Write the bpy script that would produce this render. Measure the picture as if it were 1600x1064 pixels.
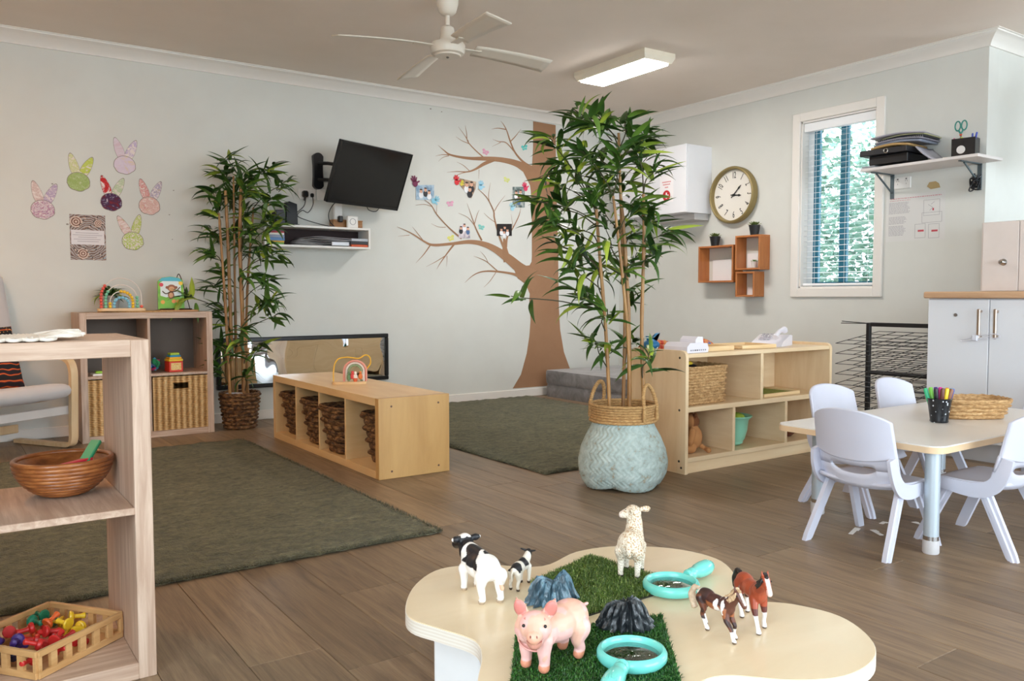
import bpy, bmesh, math, random
from mathutils import Vector, Matrix, noise as mnoise
R = math.radians
SC = bpy.context.scene
COL = SC.collection
for o in list(bpy.data.objects):
    bpy.data.objects.remove(o)

# ------------------------------------------------------------------ camera
cam_d = bpy.data.cameras.new('camera'); cam = bpy.data.objects.new('camera', cam_d); COL.objects.link(cam)
cam_d.sensor_width = 36.0; cam_d.lens = 36.0 * 1297.3 / 1600.0; cam_d.clip_start = 0.02
_yaw, _pit, _rol = 0.6093, 0.0537, -0.0017
_f = Vector((math.sin(_yaw)*math.cos(_pit), math.cos(_yaw)*math.cos(_pit), -math.sin(_pit)))
_r0 = Vector((math.cos(_yaw), -math.sin(_yaw), 0)); _u0 = _r0.cross(_f)
_r = math.cos(_rol)*_r0 + math.sin(_rol)*_u0; _u = math.cos(_rol)*_u0 - math.sin(_rol)*_r0
_m = Matrix((_r, _u, -_f)).transposed().to_4x4(); _m.translation = (-5.2431, -5.7705, 0.8659)
cam.matrix_world = _m
SC.camera = cam

# ------------------------------------------------------------------ world, daylight, exposure
SC.view_settings.view_transform = 'Standard'; SC.view_settings.look = 'None'
SC.view_settings.gamma = 1.0; SC.view_settings.use_curve_mapping = False
SC.view_settings.exposure = 1.30
SKY = 3.95
w = bpy.data.worlds.new('sky'); SC.world = w; w.use_nodes = True
bg = w.node_tree.nodes['Background']; bg.inputs['Color'].default_value = (0.77, 0.895, 1.0, 1); bg.inputs['Strength'].default_value = SKY
SC.cycles.max_bounces = 10; SC.cycles.diffuse_bounces = 5; SC.cycles.glossy_bounces = 4; SC.cycles.transparent_max_bounces = 16
SC.cycles.sample_clamp_indirect = 8.0
def portal(name, loc, rot, sx, sy):
    l = bpy.data.lights.new(name, 'AREA'); l.shape = 'RECTANGLE'; l.size = sx; l.size_y = sy
    l.cycles.is_portal = True
    o = bpy.data.objects.new(name, l); COL.objects.link(o); o.location = loc; o.rotation_euler = rot
LAMP = 27.0

# ------------------------------------------------------------------ mesh helpers
class MB:
    def __init__(s): s.v = []; s.f = []; s.m = []
    def mark(s): return len(s.v)
    def xf(s, k, M):
        for i in range(k, len(s.v)): s.v[i] = M @ Vector(s.v[i])
    def add(s, vs, fs, m=0):
        k = len(s.v); s.v += [Vector(q) for q in vs]
        for f in fs: s.f.append([i+k for i in f]); s.m.append(m)
        return s
    def box(s, x0, x1, y0, y1, z0, z1, b=0.0, m=0):
        if x1 < x0: x0, x1 = x1, x0
        if y1 < y0: y0, y1 = y1, y0
        if z1 < z0: z0, z1 = z1, z0
        if b <= 0:
            vs = [(x, y, z) for x in (x0, x1) for y in (y0, y1) for z in (z0, z1)]
            return s.add(vs, [(0,1,3,2),(4,6,7,5),(0,4,5,1),(2,3,7,6),(0,2,6,4),(1,5,7,3)], m)
        b = min(b, (x1-x0)*.49, (y1-y0)*.49, (z1-z0)*.49)
        vs = []; idx = {}
        for i, (x, dx) in enumerate(((x0, b), (x1, -b))):
            for j, (y, dy) in enumerate(((y0, b), (y1, -b))):
                for k, (z, dz) in enumerate(((z0, b), (z1, -b))):
                    idx[i,j,k] = len(vs)
                    vs += [(x, y+dy, z+dz), (x+dx, y, z+dz), (x+dx, y+dy, z)]
        I = lambda i,j,k,a: idx[i,j,k]+a
        fs = []
        for i in (0,1):
            q = [I(i,0,0,0), I(i,0,1,0), I(i,1,1,0), I(i,1,0,0)]; fs.append(q if i == 0 else q[::-1])
            q = [I(0,i,0,1), I(1,i,0,1), I(1,i,1,1), I(0,i,1,1)]; fs.append(q if i == 0 else q[::-1])
            q = [I(0,0,i,2), I(0,1,i,2), I(1,1,i,2), I(1,0,i,2)]; fs.append(q if i == 0 else q[::-1])
        for a in (0,1):
            for c in (0,1):
                fs.append([I(a,c,0,0), I(a,c,1,0), I(a,c,1,1), I(a,c,0,1)])
                fs.append([I(a,0,c,0), I(a,1,c,0), I(a,1,c,2), I(a,0,c,2)])
                fs.append([I(0,a,c,1), I(1,a,c,1), I(1,a,c,2), I(0,a,c,2)])
                for e in (0,1): fs.append([I(a,c,e,0), I(a,c,e,1), I(a,c,e,2)])
        return s.add(vs, fs, m)
    def tube(s, pts, r, n=8, m=0, closed=False, cap=True):
        pts = [Vector(p) for p in pts]; N = len(pts)
        rr = r if isinstance(r, (list, tuple)) else [r]*N
        k = len(s.v); prev = None
        for i, p in enumerate(pts):
            if closed: t = pts[(i+1) % N]-pts[i-1]
            else: t = pts[min(i+1, N-1)]-pts[max(i-1, 0)]
            if t.length < 1e-9: t = Vector((0,0,1))
            t.normalize()
            if prev is None:
                a = Vector((0,0,1)) if abs(t.z) < .9 else Vector((1,0,0)); nx = t.cross(a).normalized()
            else:
                nx = prev-t*prev.dot(t); nx = nx.normalized() if nx.length > 1e-6 else t.orthogonal().normalized()
            prev = nx; ny = t.cross(nx)
            for j in range(n):
                an = 2*math.pi*j/n; s.v.append(p+(nx*math.cos(an)+ny*math.sin(an))*rr[i])
        for i in range(N if closed else N-1):
            i2 = (i+1) % N
            for j in range(n):
                j2 = (j+1) % n; s.f.append([k+i*n+j, k+i2*n+j, k+i2*n+j2, k+i*n+j2][::-1]); s.m.append(m)
        if cap and not closed:
            s.f.append([k+j for j in range(n)][::-1][::-1]); s.m.append(m)
            s.f.append([k+(N-1)*n+j for j in range(n)][::-1]); s.m.append(m)
        return s
    def cyl(s, p0, p1, r0, r1=None, n=16, m=0): return s.tube([p0, p1], [r0, r0 if r1 is None else r1], n, m)
    def lathe(s, prof, n=32, c=(0,0,0), m=0, sx=1, sy=1, fn=None, cap0=True, cap1=True):
        k = len(s.v); L = len(prof)
        for (r, z) in prof:
            for j in range(n):
                an = 2*math.pi*j/n; q = Vector((c[0]+r*math.cos(an)*sx, c[1]+r*math.sin(an)*sy, c[2]+z))
                s.v.append(q if fn is None else Vector(fn(q, an, z)))
        for i in range(L-1):
            for j in range(n):
                j2 = (j+1) % n; s.f.append([k+i*n+j, k+i*n+j2, k+(i+1)*n+j2, k+(i+1)*n+j]); s.m.append(m)
        if cap0: s.f.append([k+j for j in range(n)][::-1]); s.m.append(m)
        if cap1: s.f.append([k+(L-1)*n+j for j in range(n)]); s.m.append(m)
        return s
    def ell(s, c, r, n=16, q=10, m=0, rot=None):
        if not isinstance(r, (list, tuple)): r = (r, r, r)
        k = len(s.v); M = rot or Matrix.Identity(3); c = Vector(c)
        s.v.append(c+M @ Vector((0,0,-r[2])))
        for i in range(1, q):
            a = -math.pi/2+math.pi*i/q
            for j in range(n):
                b = 2*math.pi*j/n; s.v.append(c+M @ Vector((r[0]*math.cos(a)*math.cos(b), r[1]*math.cos(a)*math.sin(b), r[2]*math.sin(a))))
        s.v.append(c+M @ Vector((0,0,r[2]))); T = len(s.v)-1
        for j in range(n):
            j2 = (j+1) % n
            s.f.append([k, k+1+j2, k+1+j]); s.m.append(m)
            for i in range(q-2):
                a = k+1+i*n; s.f.append([a+j, a+j2, a+n+j2, a+n+j]); s.m.append(m)
            a = k+1+(q-2)*n; s.f.append([a+j, a+j2, T]); s.m.append(m)
        return s
    def prism(s, poly, h0, h1, plane='xy', m=0, ms=None):
        # closed outline (counter-clockwise in its plane) pushed from h0 to h1 along the third axis
        P3 = {'xy': lambda a, b, h: (a, b, h), 'xz': lambda a, b, h: (a, h, b), 'yz': lambda a, b, h: (h, a, b)}[plane]
        n = len(poly); k = len(s.v)
        s.v += [Vector(P3(a, b, h0)) for a, b in poly]+[Vector(P3(a, b, h1)) for a, b in poly]
        flip = (plane == 'xz') != (h1 < h0)
        F = [[k+i for i in range(n)][::-1], [k+n+i for i in range(n)]]
        S = [[k+i, k+(i+1) % n, k+n+(i+1) % n, k+n+i] for i in range(n)]
        for f in F: s.f.append(f[::-1] if flip else f); s.m.append(m)
        for f in S: s.f.append(f[::-1] if flip else f); s.m.append(m if ms is None else ms)
        return s
    def grid(s, fn, nu, nv, m=0, wrap=False, flip=False):
        k = len(s.v); C = nu if wrap else nu+1
        for j in range(nv+1):
            for i in range(C): s.v.append(Vector(fn(i/nu, j/nv)))
        for j in range(nv):
            for i in range(nu):
                i2 = (i+1) % C if wrap else i+1
                f = [k+j*C+i, k+j*C+i2, k+(j+1)*C+i2, k+(j+1)*C+i]
                s.f.append(f[::-1] if flip else f); s.m.append(m)
        return s
    def mesh(s, name, mats, smooth=35):
        me = bpy.data.meshes.new(name); me.from_pydata([tuple(v) for v in s.v], [], s.f)
        if not isinstance(mats, (list, tuple)): mats = [mats]
        for a in mats: me.materials.append(a)
        if len(mats) > 1: me.polygons.foreach_set('material_index', s.m)
        me.update()
        if smooth:
            me.polygons.foreach_set('use_smooth', [True]*len(me.polygons))
            me.set_sharp_from_angle(angle=R(smooth))
        return me
    def build(s, name, mats, parent=None, smooth=35, solid=0, loc=None):
        o = bpy.data.objects.new(name, s.mesh(name, mats, smooth)); COL.objects.link(o)
        if parent: o.parent = parent
        if loc: o.location = loc
        if solid:
            md = o.modifiers.new('thickness', 'SOLIDIFY'); md.thickness = solid; md.offset = 0
        return o
def obj(name, mesh, parent=None, loc=None):
    o = bpy.data.objects.new(name, mesh); COL.objects.link(o)
    if parent: o.parent = parent
    if loc: o.location = loc
    return o
def tag(o, label, cat, group=None):
    o['label'] = label; o['category'] = cat
    if group: o['group'] = group
    return o
def thing(name, label, cat, loc=(0,0,0), rz=0, group=None):
    o = bpy.data.objects.new(name, None); COL.objects.link(o); o.empty_display_size = .05
    o.location = loc; o.rotation_euler = (0, 0, rz); return tag(o, label, cat, group)
def struct(o): o['kind'] = 'structure'; return o
def copy_tree(o, parent=None):
    c = o.copy(); COL.objects.link(c); c.parent = parent
    for ch in o.children: copy_tree(ch, c)
    return c
def dup(o, label, loc, rz=None):
    c = copy_tree(o); c['label'] = label; c.location = loc
    if rz is not None: c.rotation_euler = (0, 0, rz)
    return c
def smoothline(pts, n=6, closed=False):
    pts = [Vector(p) for p in pts]; N = len(pts); out = []
    rng = range(N if closed else N-1)
    for i in rng:
        g = (lambda k: pts[k % N]) if closed else (lambda k: pts[min(max(k, 0), N-1)])
        a, b, c, d = g(i-1), g(i), g(i+1), g(i+2)
        for j in range(n):
            t = j/n
            out.append(.5*((2*b)+(c-a)*t+(2*a-5*b+4*c-d)*t*t+(3*b-a-3*c+d)*t**3))
    if not closed: out.append(pts[-1])
    return out
def rrect(w, h, r, n=5):
    out = []
    for cx, cy, a0 in ((w/2-r, h/2-r, 0), (-w/2+r, h/2-r, 90), (-w/2+r, -h/2+r, 180), (w/2-r, -h/2+r, 270)):
        for i in range(n+1):
            a = R(a0+90*i/n); out.append((cx+r*math.cos(a), cy+r*math.sin(a)))
    return out

# ------------------------------------------------------------------ materials
def lin(c):
    if isinstance(c, str): c = tuple(int(c[i:i+2], 16) for i in (0, 2, 4))
    return tuple(((x/255)/12.92 if x/255 <= .04045 else ((x/255+.055)/1.055)**2.4) for x in c)+(1.0,)
class NT:
    def __init__(s, name):
        s.mat = bpy.data.materials.new(name); s.mat.use_nodes = True; s.t = s.mat.node_tree
        s.b = s.t.nodes['Principled BSDF']; s.out = s.t.nodes['Material Output']
    def n(s, typ, **kw):
        nd = s.t.nodes.new('ShaderNode'+typ)
        for k, v in kw.items():
            if k in nd.inputs: nd.inputs[k].default_value = v
            else: setattr(nd, k, v)
        return nd
    def l(s, a, b): s.t.links.new(a, b)
    def coords(s, scale=(1,1,1), kind='Object', rnd=True):
        tc = s.n('TexCoord'); mp = s.n('Mapping'); mp.inputs['Scale'].default_value = scale
        src = tc.outputs[kind]
        if rnd:
            oi = s.n('ObjectInfo'); ad = s.n('VectorMath', operation='MULTIPLY_ADD')
            cb = s.n('CombineXYZ')
            for k in range(3): s.l(oi.outputs['Random'], cb.inputs[k])
            s.l(cb.outputs[0], ad.inputs[0]); ad.inputs[1].default_value = (37.3, 19.7, 53.1); s.l(src, ad.inputs[2]); src = ad.outputs[0]
        s.l(src, mp.inputs['Vector']); return mp.outputs['Vector']
    def noise(s, vec, scale, detail=4, rough=.55, dist=0.0):
        nd = s.n('TexNoise'); nd.inputs['Scale'].default_value = scale; nd.inputs['Detail'].default_value = detail
        nd.inputs['Roughness'].default_value = rough; nd.inputs['Distortion'].default_value = dist
        if vec is not None: s.l(vec, nd.inputs['Vector'])
        return nd
    def ramp(s, fac, stops):
        cr = s.n('ValToRGB'); e = cr.color_ramp.elements
        while len(e) < len(stops): e.new(.5)
        for el, (p, c) in zip(e, stops): el.position = p; el.color = lin(c)
        s.l(fac, cr.inputs['Fac']); return cr.outputs['Color']
    def bump(s, h, strength=.3, dist=.002):
        b = s.n('Bump'); b.inputs['Strength'].default_value = strength; b.inputs['Distance'].default_value = dist
        s.l(h, b.inputs['Height']); s.l(b.outputs['Normal'], s.b.inputs['Normal'])
    def col(s, c): s.l(c, s.b.inputs['Base Color'])
_MC = {}
def plain(c, rough=.5, metal=0.0, spec=.5, coat=0.0, var=.06, bump=0.0, bscale=400, name=None, sheen=0.0, alpha=1.0):
    key = (c, rough, metal, spec, coat, var, bump, bscale, sheen)
    if key in _MC: return _MC[key]
    t = NT(name or 'paint_%s' % (c if isinstance(c, str) else '%d_%d_%d' % c)); L = lin(c)
    t.b.inputs['Roughness'].default_value = rough; t.b.inputs['Metallic'].default_value = metal
    t.b.inputs['Specular IOR Level'].default_value = spec; t.b.inputs['Coat Weight'].default_value = coat
    if sheen: t.b.inputs['Sheen Weight'].default_value = sheen
    v = t.coords(); nz = t.noise(v, 9, 3)
    mx = t.n('MixRGB', blend_type='MIX'); mx.inputs[1].default_value = tuple(x*(1-var) for x in L[:3])+(1,)
    mx.inputs[2].default_value = tuple(min(1, x*(1+var)) for x in L[:3])+(1,)
    t.l(nz.outputs['Fac'], mx.inputs[0]); t.col(mx.outputs[0])
    if bump: t.bump(t.noise(v, bscale, 3).outputs['Fac'], bump, .001)
    _MC[key] = t.mat; return t.mat
def wood(name, c1, c2, axis='x', k=5.0, rough=.45, stretch=11, bump=.12, coat=0.0, rnd=.10, c3=None):
    t = NT(name); sc = [stretch]*3; sc['xyz'.index(axis)] = 1.0
    v = t.coords(tuple(sc)); a = t.noise(v, k, 6, .6, .5)
    st = [(.3, c1), (.7, c2)] if c3 is None else [(.25, c3), (.45, c1), (.72, c2)]
    c = t.ramp(a.outputs['Fac'], st)
    oi = t.n('ObjectInfo'); hs = t.n('HueSaturation'); mr = t.n('MapRange')
    mr.inputs['To Min'].default_value = 1-rnd; mr.inputs['To Max'].default_value = 1+rnd
    t.l(oi.outputs['Random'], mr.inputs['Value']); t.l(mr.outputs[0], hs.inputs['Value']); t.l(c, hs.inputs['Color']); t.col(hs.outputs[0])
    t.b.inputs['Roughness'].default_value = rough; t.b.inputs['Coat Weight'].default_value = coat
    t.bump(t.noise(v, k*3, 5).outputs['Fac'], bump, .001); return t.mat
def mottled(name, stops, scale=20, rough=.6, bump=.2, bscale=None, bdist=.002, stretch=(1,1,1), detail=5, coat=0, spec=.5, dist=0.0, metal=0):
    t = NT(name); v = t.coords(stretch); a = t.noise(v, scale, detail, .6, dist); t.col(t.ramp(a.outputs['Fac'], stops))
    t.b.inputs['Roughness'].default_value = rough; t.b.inputs['Coat Weight'].default_value = coat; t.b.inputs['Specular IOR Level'].default_value = spec; t.b.inputs['Metallic'].default_value = metal
    if bump: t.bump(t.noise(v, bscale or scale*3, 4).outputs['Fac'], bump, bdist)
    return t.mat
def vcol(name, rough=.45, bump=0, bscale=300, coat=0.0):
    t = NT(name); a = t.n('VertexColor'); a.layer_name = 'Col'; t.col(a.outputs['Color'])
    t.b.inputs['Roughness'].default_value = rough; t.b.inputs['Coat Weight'].default_value = coat
    if bump: t.bump(t.noise(t.coords(rnd=False), bscale, 3).outputs['Fac'], bump, .001)
    return t.mat
WHITE = plain('E9E7E3', .45, name='white_paint'); BLACK = plain('15161A', .35, name='black_plastic')
# ------------------------------------------------------------------ the room
H = 2.4315; HC = 2.3556; YC = -3.2594
XL, YB, XK = -6.3, -8.2, 1.6
M_wall = mottled('wall_paint', [(.3, 'D4D4CE'), (.7, 'DADBD5')], 2.5, .75, .08, 180, .0006, detail=3, spec=.25)
M_ceil = mottled('ceiling_paint', [(.3, 'E8DCD0'), (.7, 'EDE1D6')], 2.0, .85, .05, 150, .0005, detail=3, spec=.2)
M_trim = plain('EAE5DE', .45, var=.02, name='trim_paint')
# floor: vinyl planks laid along y, each its own board on a dark base
b = MB(); b.box(XL-.1, XK+.1, YB-.1, .1, -.08, -.006)
floor = struct(b.build('floor', plain('4A3A2C', .8, name='floor_base'), smooth=0))
def plank_mat():
    t = NT('oak_vinyl'); v = t.coords((9, .75, 9)); oi = t.n('ObjectInfo')
    a = t.noise(v, 3.2, 8, .66, 1.0); fine = t.noise(t.coords((60, 2.2, 60)), 4, 4, .6, .3)
    c = t.ramp(a.outputs['Fac'], [(.28, '53402F'), (.45, '7C644C'), (.58, '917759'), (.75, 'A68C6E')])
    c2 = t.ramp(fine.outputs['Fac'], [(.3, '644E38'), (.7, '98805F')])
    mx = t.n('MixRGB', blend_type='MIX'); mx.inputs[0].default_value = .38; t.l(c, mx.inputs[1]); t.l(c2, mx.inputs[2])
    hs = t.n('HueSaturation'); mr = t.n('MapRange'); mr.inputs['To Min'].default_value = .80; mr.inputs['To Max'].default_value = 1.12
    t.l(oi.outputs['Random'], mr.inputs['Value']); t.l(mr.outputs[0], hs.inputs['Value']); hs.inputs['Saturation'].default_value = .92
    t.l(mx.outputs[0], hs.inputs['Color']); t.col(hs.outputs[0])
    rr = t.n('MapRange'); rr.inputs['To Min'].default_value = .34; rr.inputs['To Max'].default_value = .5; t.l(fine.outputs['Fac'], rr.inputs['Value']); t.l(rr.outputs[0], t.b.inputs['Roughness'])
    t.b.inputs['Specular IOR Level'].default_value = .4
    t.bump(fine.outputs['Fac'], .25, .0008); return t.mat
M_plank = plank_mat()
PW, PL = .182, 1.22
_pm = {}
def plank_mesh(w_, l_):
    key = (round(w_, 3), round(l_, 3))
    if key not in _pm:
        q = MB(); q.box(-w_/2+.0007, w_/2-.0007, -l_/2+.0007, l_/2-.0007, -.008, 0, .0012); _pm[key] = q.mesh('plank', M_plank, 20)
    return _pm[key]
rnd = random.Random(7); nx = int((XK-XL)/PW)+1
for i in range(nx):
    x0 = XL+i*PW; x1 = min(x0+PW, XK)
    y = 0-rnd.choice((.2, .35, .5, .65, .8, .95, 1.1, 1.22)); edges = [0.0]
    while y > YB: edges.append(y); y -= PL
    edges.append(YB)
    for a, c in zip(edges, edges[1:]):
        xc, yc = (x0+x1)/2, (a+c)/2
        # boards under the first rug and the far kitchen corner are never seen
        if (XL < xc < -3.9 and c > -3.05 and a < -.85): continue
        obj('plank', plank_mesh(x1-x0, a-c), floor, (xc, yc, 0))
# walls
b = MB(); b.box(XL-.12, .12, 0, .12, 0, H); struct(b.build('wall_back', M_wall, smooth=0))
WY0, WY1, WZ0, WZ1 = -2.548, -1.952, .918, 2.126        # window hole in the right wall
b = MB()
for y0, y1, z0, z1 in ((WY1, 0, 0, H), (YC, WY0, 0, H), (WY0, WY1, 0, WZ0), (WY0, WY1, WZ1, H)): b.box(0, .12, y0, y1, z0, z1)
struct(b.build('wall_right', M_wall, smooth=0))
b = MB(); b.box(.12, XK+.12, YC, YC+.1, 0, H); struct(b.build('wall_return', M_wall, smooth=0))
KY0, KY1 = -6.6, -4.4                                      # kitchen window
b = MB()
for y0, y1, z0, z1 in ((KY1, YC, 0, H), (YB, KY0, 0, H), (KY0, KY1, 0, 1.0), (KY0, KY1, 2.1, H)): b.box(XK, XK+.12, y0, y1, z0, z1)
struct(b.build('wall_kitchen', M_wall, smooth=0))
LY0, LY1 = -7.6, -4.9                                      # unseen window added in the left wall for cool light on the right wall
b = MB()
for y0, y1, z0, z1 in ((LY1, 0, 0, H), (YB, LY0, 0, H), (LY0, LY1, 0, .35), (LY0, LY1, 2.15, H)): b.box(XL-.12, XL, y0, y1, z0, z1)
struct(b.build('wall_left', M_wall, smooth=0))
DX0, DX1 = -4.3, -.1                                      # glazed doors behind the camera
b = MB()
for x0, x1, z0, z1 in ((XL, DX0, 0, H), (DX1, XK, 0, H), (DX0, DX1, 2.15, H)): b.box(x0, x1, YB-.12, YB, z0, z1)
struct(b.build('wall_front', M_wall, smooth=0))
b = MB(); b.box(XL-.12, XK+.12, YB-.12, .12, H, H+.1); struct(b.build('ceiling', M_ceil, smooth=0))
# cornice: cove profile run along the walls
prof = [(0, -.0764), (.012, -.0764), (.014, -.068), (.030, -.048), (.056, -.026), (.080, -.013), (.084, -.0115), (.086, -.004), (.098, -.004), (.098, 0), (0, 0)]
def cornice(name, path, closed=False):
    q = MB(); n = len(prof); pts = [Vector((x, y)) for x, y in path]
    for i, p in enumerate(pts):
        d0 = (p-pts[i-1]).normalized() if i else (pts[1]-p).normalized()
        d1 = (pts[i+1]-p).normalized() if i+1 < len(pts) else d0
        n0 = Vector((d0.y, -d0.x)); n1 = Vector((d1.y, -d1.x)); mi = (n0+n1); mi = mi/ (mi.length_squared/2) if mi.length > .01 else n0
        for a, z in prof: q.v.append(Vector((p.x+mi.x*a, p.y+mi.y*a, H+z)))
    for i in range(len(pts)-1):
        for j in range(n):
            j2 = (j+1) % n; q.f.append([i*n+j, (i+1)*n+j, (i+1)*n+j2, i*n+j2]); q.m.append(0)
    return struct(q.build(name, M_trim, smooth=30))
cornice('trim_1', [(XL, 0), (0, 0), (0, YC), (XK, YC)])
# baseboards
def base(name, p0, p1, t=.014, h=.068):
    q = MB(); q.box(min(p0[0], p1[0]), max(p0[0], p1[0]), min(p0[1], p1[1]), max(p0[1], p1[1]), 0, h, .004); return struct(q.build(name, M_trim))
base('baseboard_back', (XL, -.014), (0, 0)); base('baseboard_right', (-.014, YC), (0, -.014)); base('baseboard_left', (XL, YB), (XL+.014, -.014)); base('baseboard_kitchen', (.0, YC-.014), (XK, YC))
# glazed doors behind the camera and the kitchen window (daylight)
M_alu = plain('1F6E86', .4, metal=.0, var=.02, name='teal_frame'); M_alud = plain('DDE3E6', .4, name='pale_frame')
q = MB(); n = 4
for i in range(n+1):
    x = DX0+(DX1-DX0)*i/n; q.box(x-.035, x+.035, YB-.09, YB-.03, 0, 2.15)
q.box(DX0, DX1, YB-.09, YB-.03, 0, .07); q.box(DX0, DX1, YB-.09, YB-.03, 2.08, 2.15); struct(q.build('window_2', M_alud))
q = MB()
for y in (KY0, (KY0+KY1)/2, KY1): q.box(XK+.03, XK+.09, y-.03, y+.03, 1.0, 2.1)
q.box(XK+.03, XK+.09, KY0, KY1, 1.0, 1.05); q.box(XK+.03, XK+.09, KY0, KY1, 2.05, 2.1); struct(q.build('window_3', M_alud))
portal('daylight_doors', ((DX0+DX1)/2, YB-.05, 1.075), (R(90), 0, 0), DX1-DX0, 2.15)
q = MB()
for y in (LY0, (LY0+LY1)/2, LY1): q.box(XL-.09, XL-.03, y-.03, y+.03, .35, 2.15)
q.box(XL-.09, XL-.03, LY0, LY1, .35, .4); q.box(XL-.09, XL-.03, LY0, LY1, 2.1, 2.15); struct(q.build('added_window', M_alud))
portal('daylight_left', (XL-.06, (LY0+LY1)/2, 1.25), (R(90), 0, R(-90)), LY1-LY0, 1.8)
portal('daylight_kitchen', (XK+.06, (KY0+KY1)/2, 1.55), (R(90), 0, R(90)), KY1-KY0, 1.1)
portal('daylight_window', (.1, (WY0+WY1)/2, (WZ0+WZ1)/2), (R(90), 0, R(90)), WY1-WY0, WZ1-WZ0)
# window in the right wall: architrave, reveal, teal sash, venetian blind
W = MB(); fy0, fy1, fz0, fz1 = -2.608, -1.888, .854, 2.189
for y0, y1, z0, z1 in ((fy0, WY0, fz0, fz1), (WY1, fy1, fz0, fz1), (WY0, WY1, fz0, WZ0), (WY0, WY1, WZ1, fz1)): W.box(-.018, .002, y0, y1, z0, z1, .003)
win = struct(W.build('window_1', M_trim))
q = MB()
for y0, y1, z0, z1 in ((WY0, WY0+.012, WZ0, WZ1), (WY1-.012, WY1, WZ0, WZ1), (WY0, WY1, WZ0, WZ0+.012), (WY0, WY1, WZ1-.012, WZ1)): q.box(0, .12, y0, y1, z0, z1)
q.build('reveal', M_trim, win)
q = MB()
for y0, y1 in ((WY1-.105, WY1-.06), (-2.285, -2.225), (WY0+.012, WY0+.03)): q.box(.075, .105, y0, y1, WZ0+.012, WZ1-.012, .003)
q.box(.075, .105, WY0+.012, WY1-.012, WZ0+.012, WZ0+.045, .003); q.box(.075, .105, WY0+.012, WY1-.012, WZ1-.05, WZ1-.012, .003)
q.build('sash', M_alu, win)
q = MB(); q.box(.072, .11, WY1-.06, WY1-.012, WZ0+.012, WZ1-.012, .002); q.build('fly_screen_frame', M_alud, win)
def glassmat(name, tint=(1,1,1), refl=.08):
    t = NT(name); tr = t.n('BsdfTransparent'); tr.inputs[0].default_value = tint+(1,); gl = t.n('BsdfGlossy'); gl.inputs['Roughness'].default_value = .02
    mx = t.n('MixShader'); mx.inputs[0].default_value = refl; t.l(tr.outputs[0], mx.inputs[1]); t.l(gl.outputs[0], mx.inputs[2]); t.l(mx.outputs[0], t.out.inputs['Surface']); return t.mat
M_glass = glassmat('window_glass')
q = MB(); q.box(.088, .092, WY0+.03, WY1-.06, WZ0+.04, WZ1-.05); q.build('pane', M_glass, win, smooth=0)
M_slat = plain('F2F3F5', .4, var=.01, name='blind_slat')
q = MB(); q.box(.012, .056, WY0+.016, WY1-.016, WZ1-.075, WZ1-.014, .003); q.build('blind_headrail', M_slat, win)
sl = MB(); hw = (WY1-WY0)/2-.02
sl.grid(lambda u, v: (-.0125+.025*v, -hw+2*hw*u, .0018*math.sin(math.pi*v)), 1, 4); sme = sl.mesh('slat', M_slat)
z = WZ1-.095; k = 0
while z > WZ0+.04:
    o = obj('slat', sme, win, (.034, (WY0+WY1)/2, z)); o.rotation_euler = (0, R(-12), 0); z -= .0385
q = MB(); q.box(.018, .05, WY0+.016, WY1-.016, WZ0+.017, WZ0+.035, .004); q.build('blind_bottom_rail', M_slat, win)
q = MB()
for y in (-2.06, -2.30, -2.48): q.tube([(.03, y, WZ1-.08), (.03, y, WZ0+.03)], .0012, 5)
q.tube([(.010, -2.49, WZ1-.08), (.008, -2.492, 1.35)], .0016, 5); q.build('blind_cord', M_slat, win)
# garden beyond the window
M_leafout = NT('garden_leaf'); t = M_leafout; oi = t.n('ObjectInfo'); nz = t.noise(t.coords(rnd=False), 6.0, 4)
t.col(t.ramp(nz.outputs['Fac'], [(.25, '2E5A44'), (.42, '4F7F68'), (.58, '7FA594'), (.72, 'A9BFA6'), (.85, 'B4A65A')])); t.b.inputs['Roughness'].default_value = .5
M_leafout = t.mat
q = MB(); rnd = random.Random(3)
for i in range(15000):
    p = Vector((rnd.uniform(1.6, 3.2), rnd.uniform(-2.2, 1.0), rnd.uniform(.1, 2.75)))
    if p.z > 2.45+.3*math.sin(p.y*5) or (p.x-2.4)**2 > 1.0: continue
    L = rnd.uniform(.06, .14); d = Vector((rnd.uniform(-1,1), rnd.uniform(-1,1), rnd.uniform(-1,.6))).normalized(); s_ = d.orthogonal().normalized()*L*.25
    q.add([p, p+d*L*.5+s_, p+d*L, p+d*L*.5-s_], [(0,1,2,3)])
tag(q.build('garden_hedge', M_leafout, smooth=0), 'pale green leafy garden hedge seen through the window blind', 'hedge')['kind'] = 'stuff'
q = MB(); q.box(XK+.3, 9, YC+.3, 6, -.25, -.1); struct(q.build('garden_ground', plain('9FA58C', .9, name='lawn'), smooth=0))
q = MB(); q.box(XL-4, XK+4, YB-6, YB-.13, -.2, -.05); struct(q.build('patio_ground', plain('CFCAC2', .9, name='paving'), smooth=0))
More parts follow.
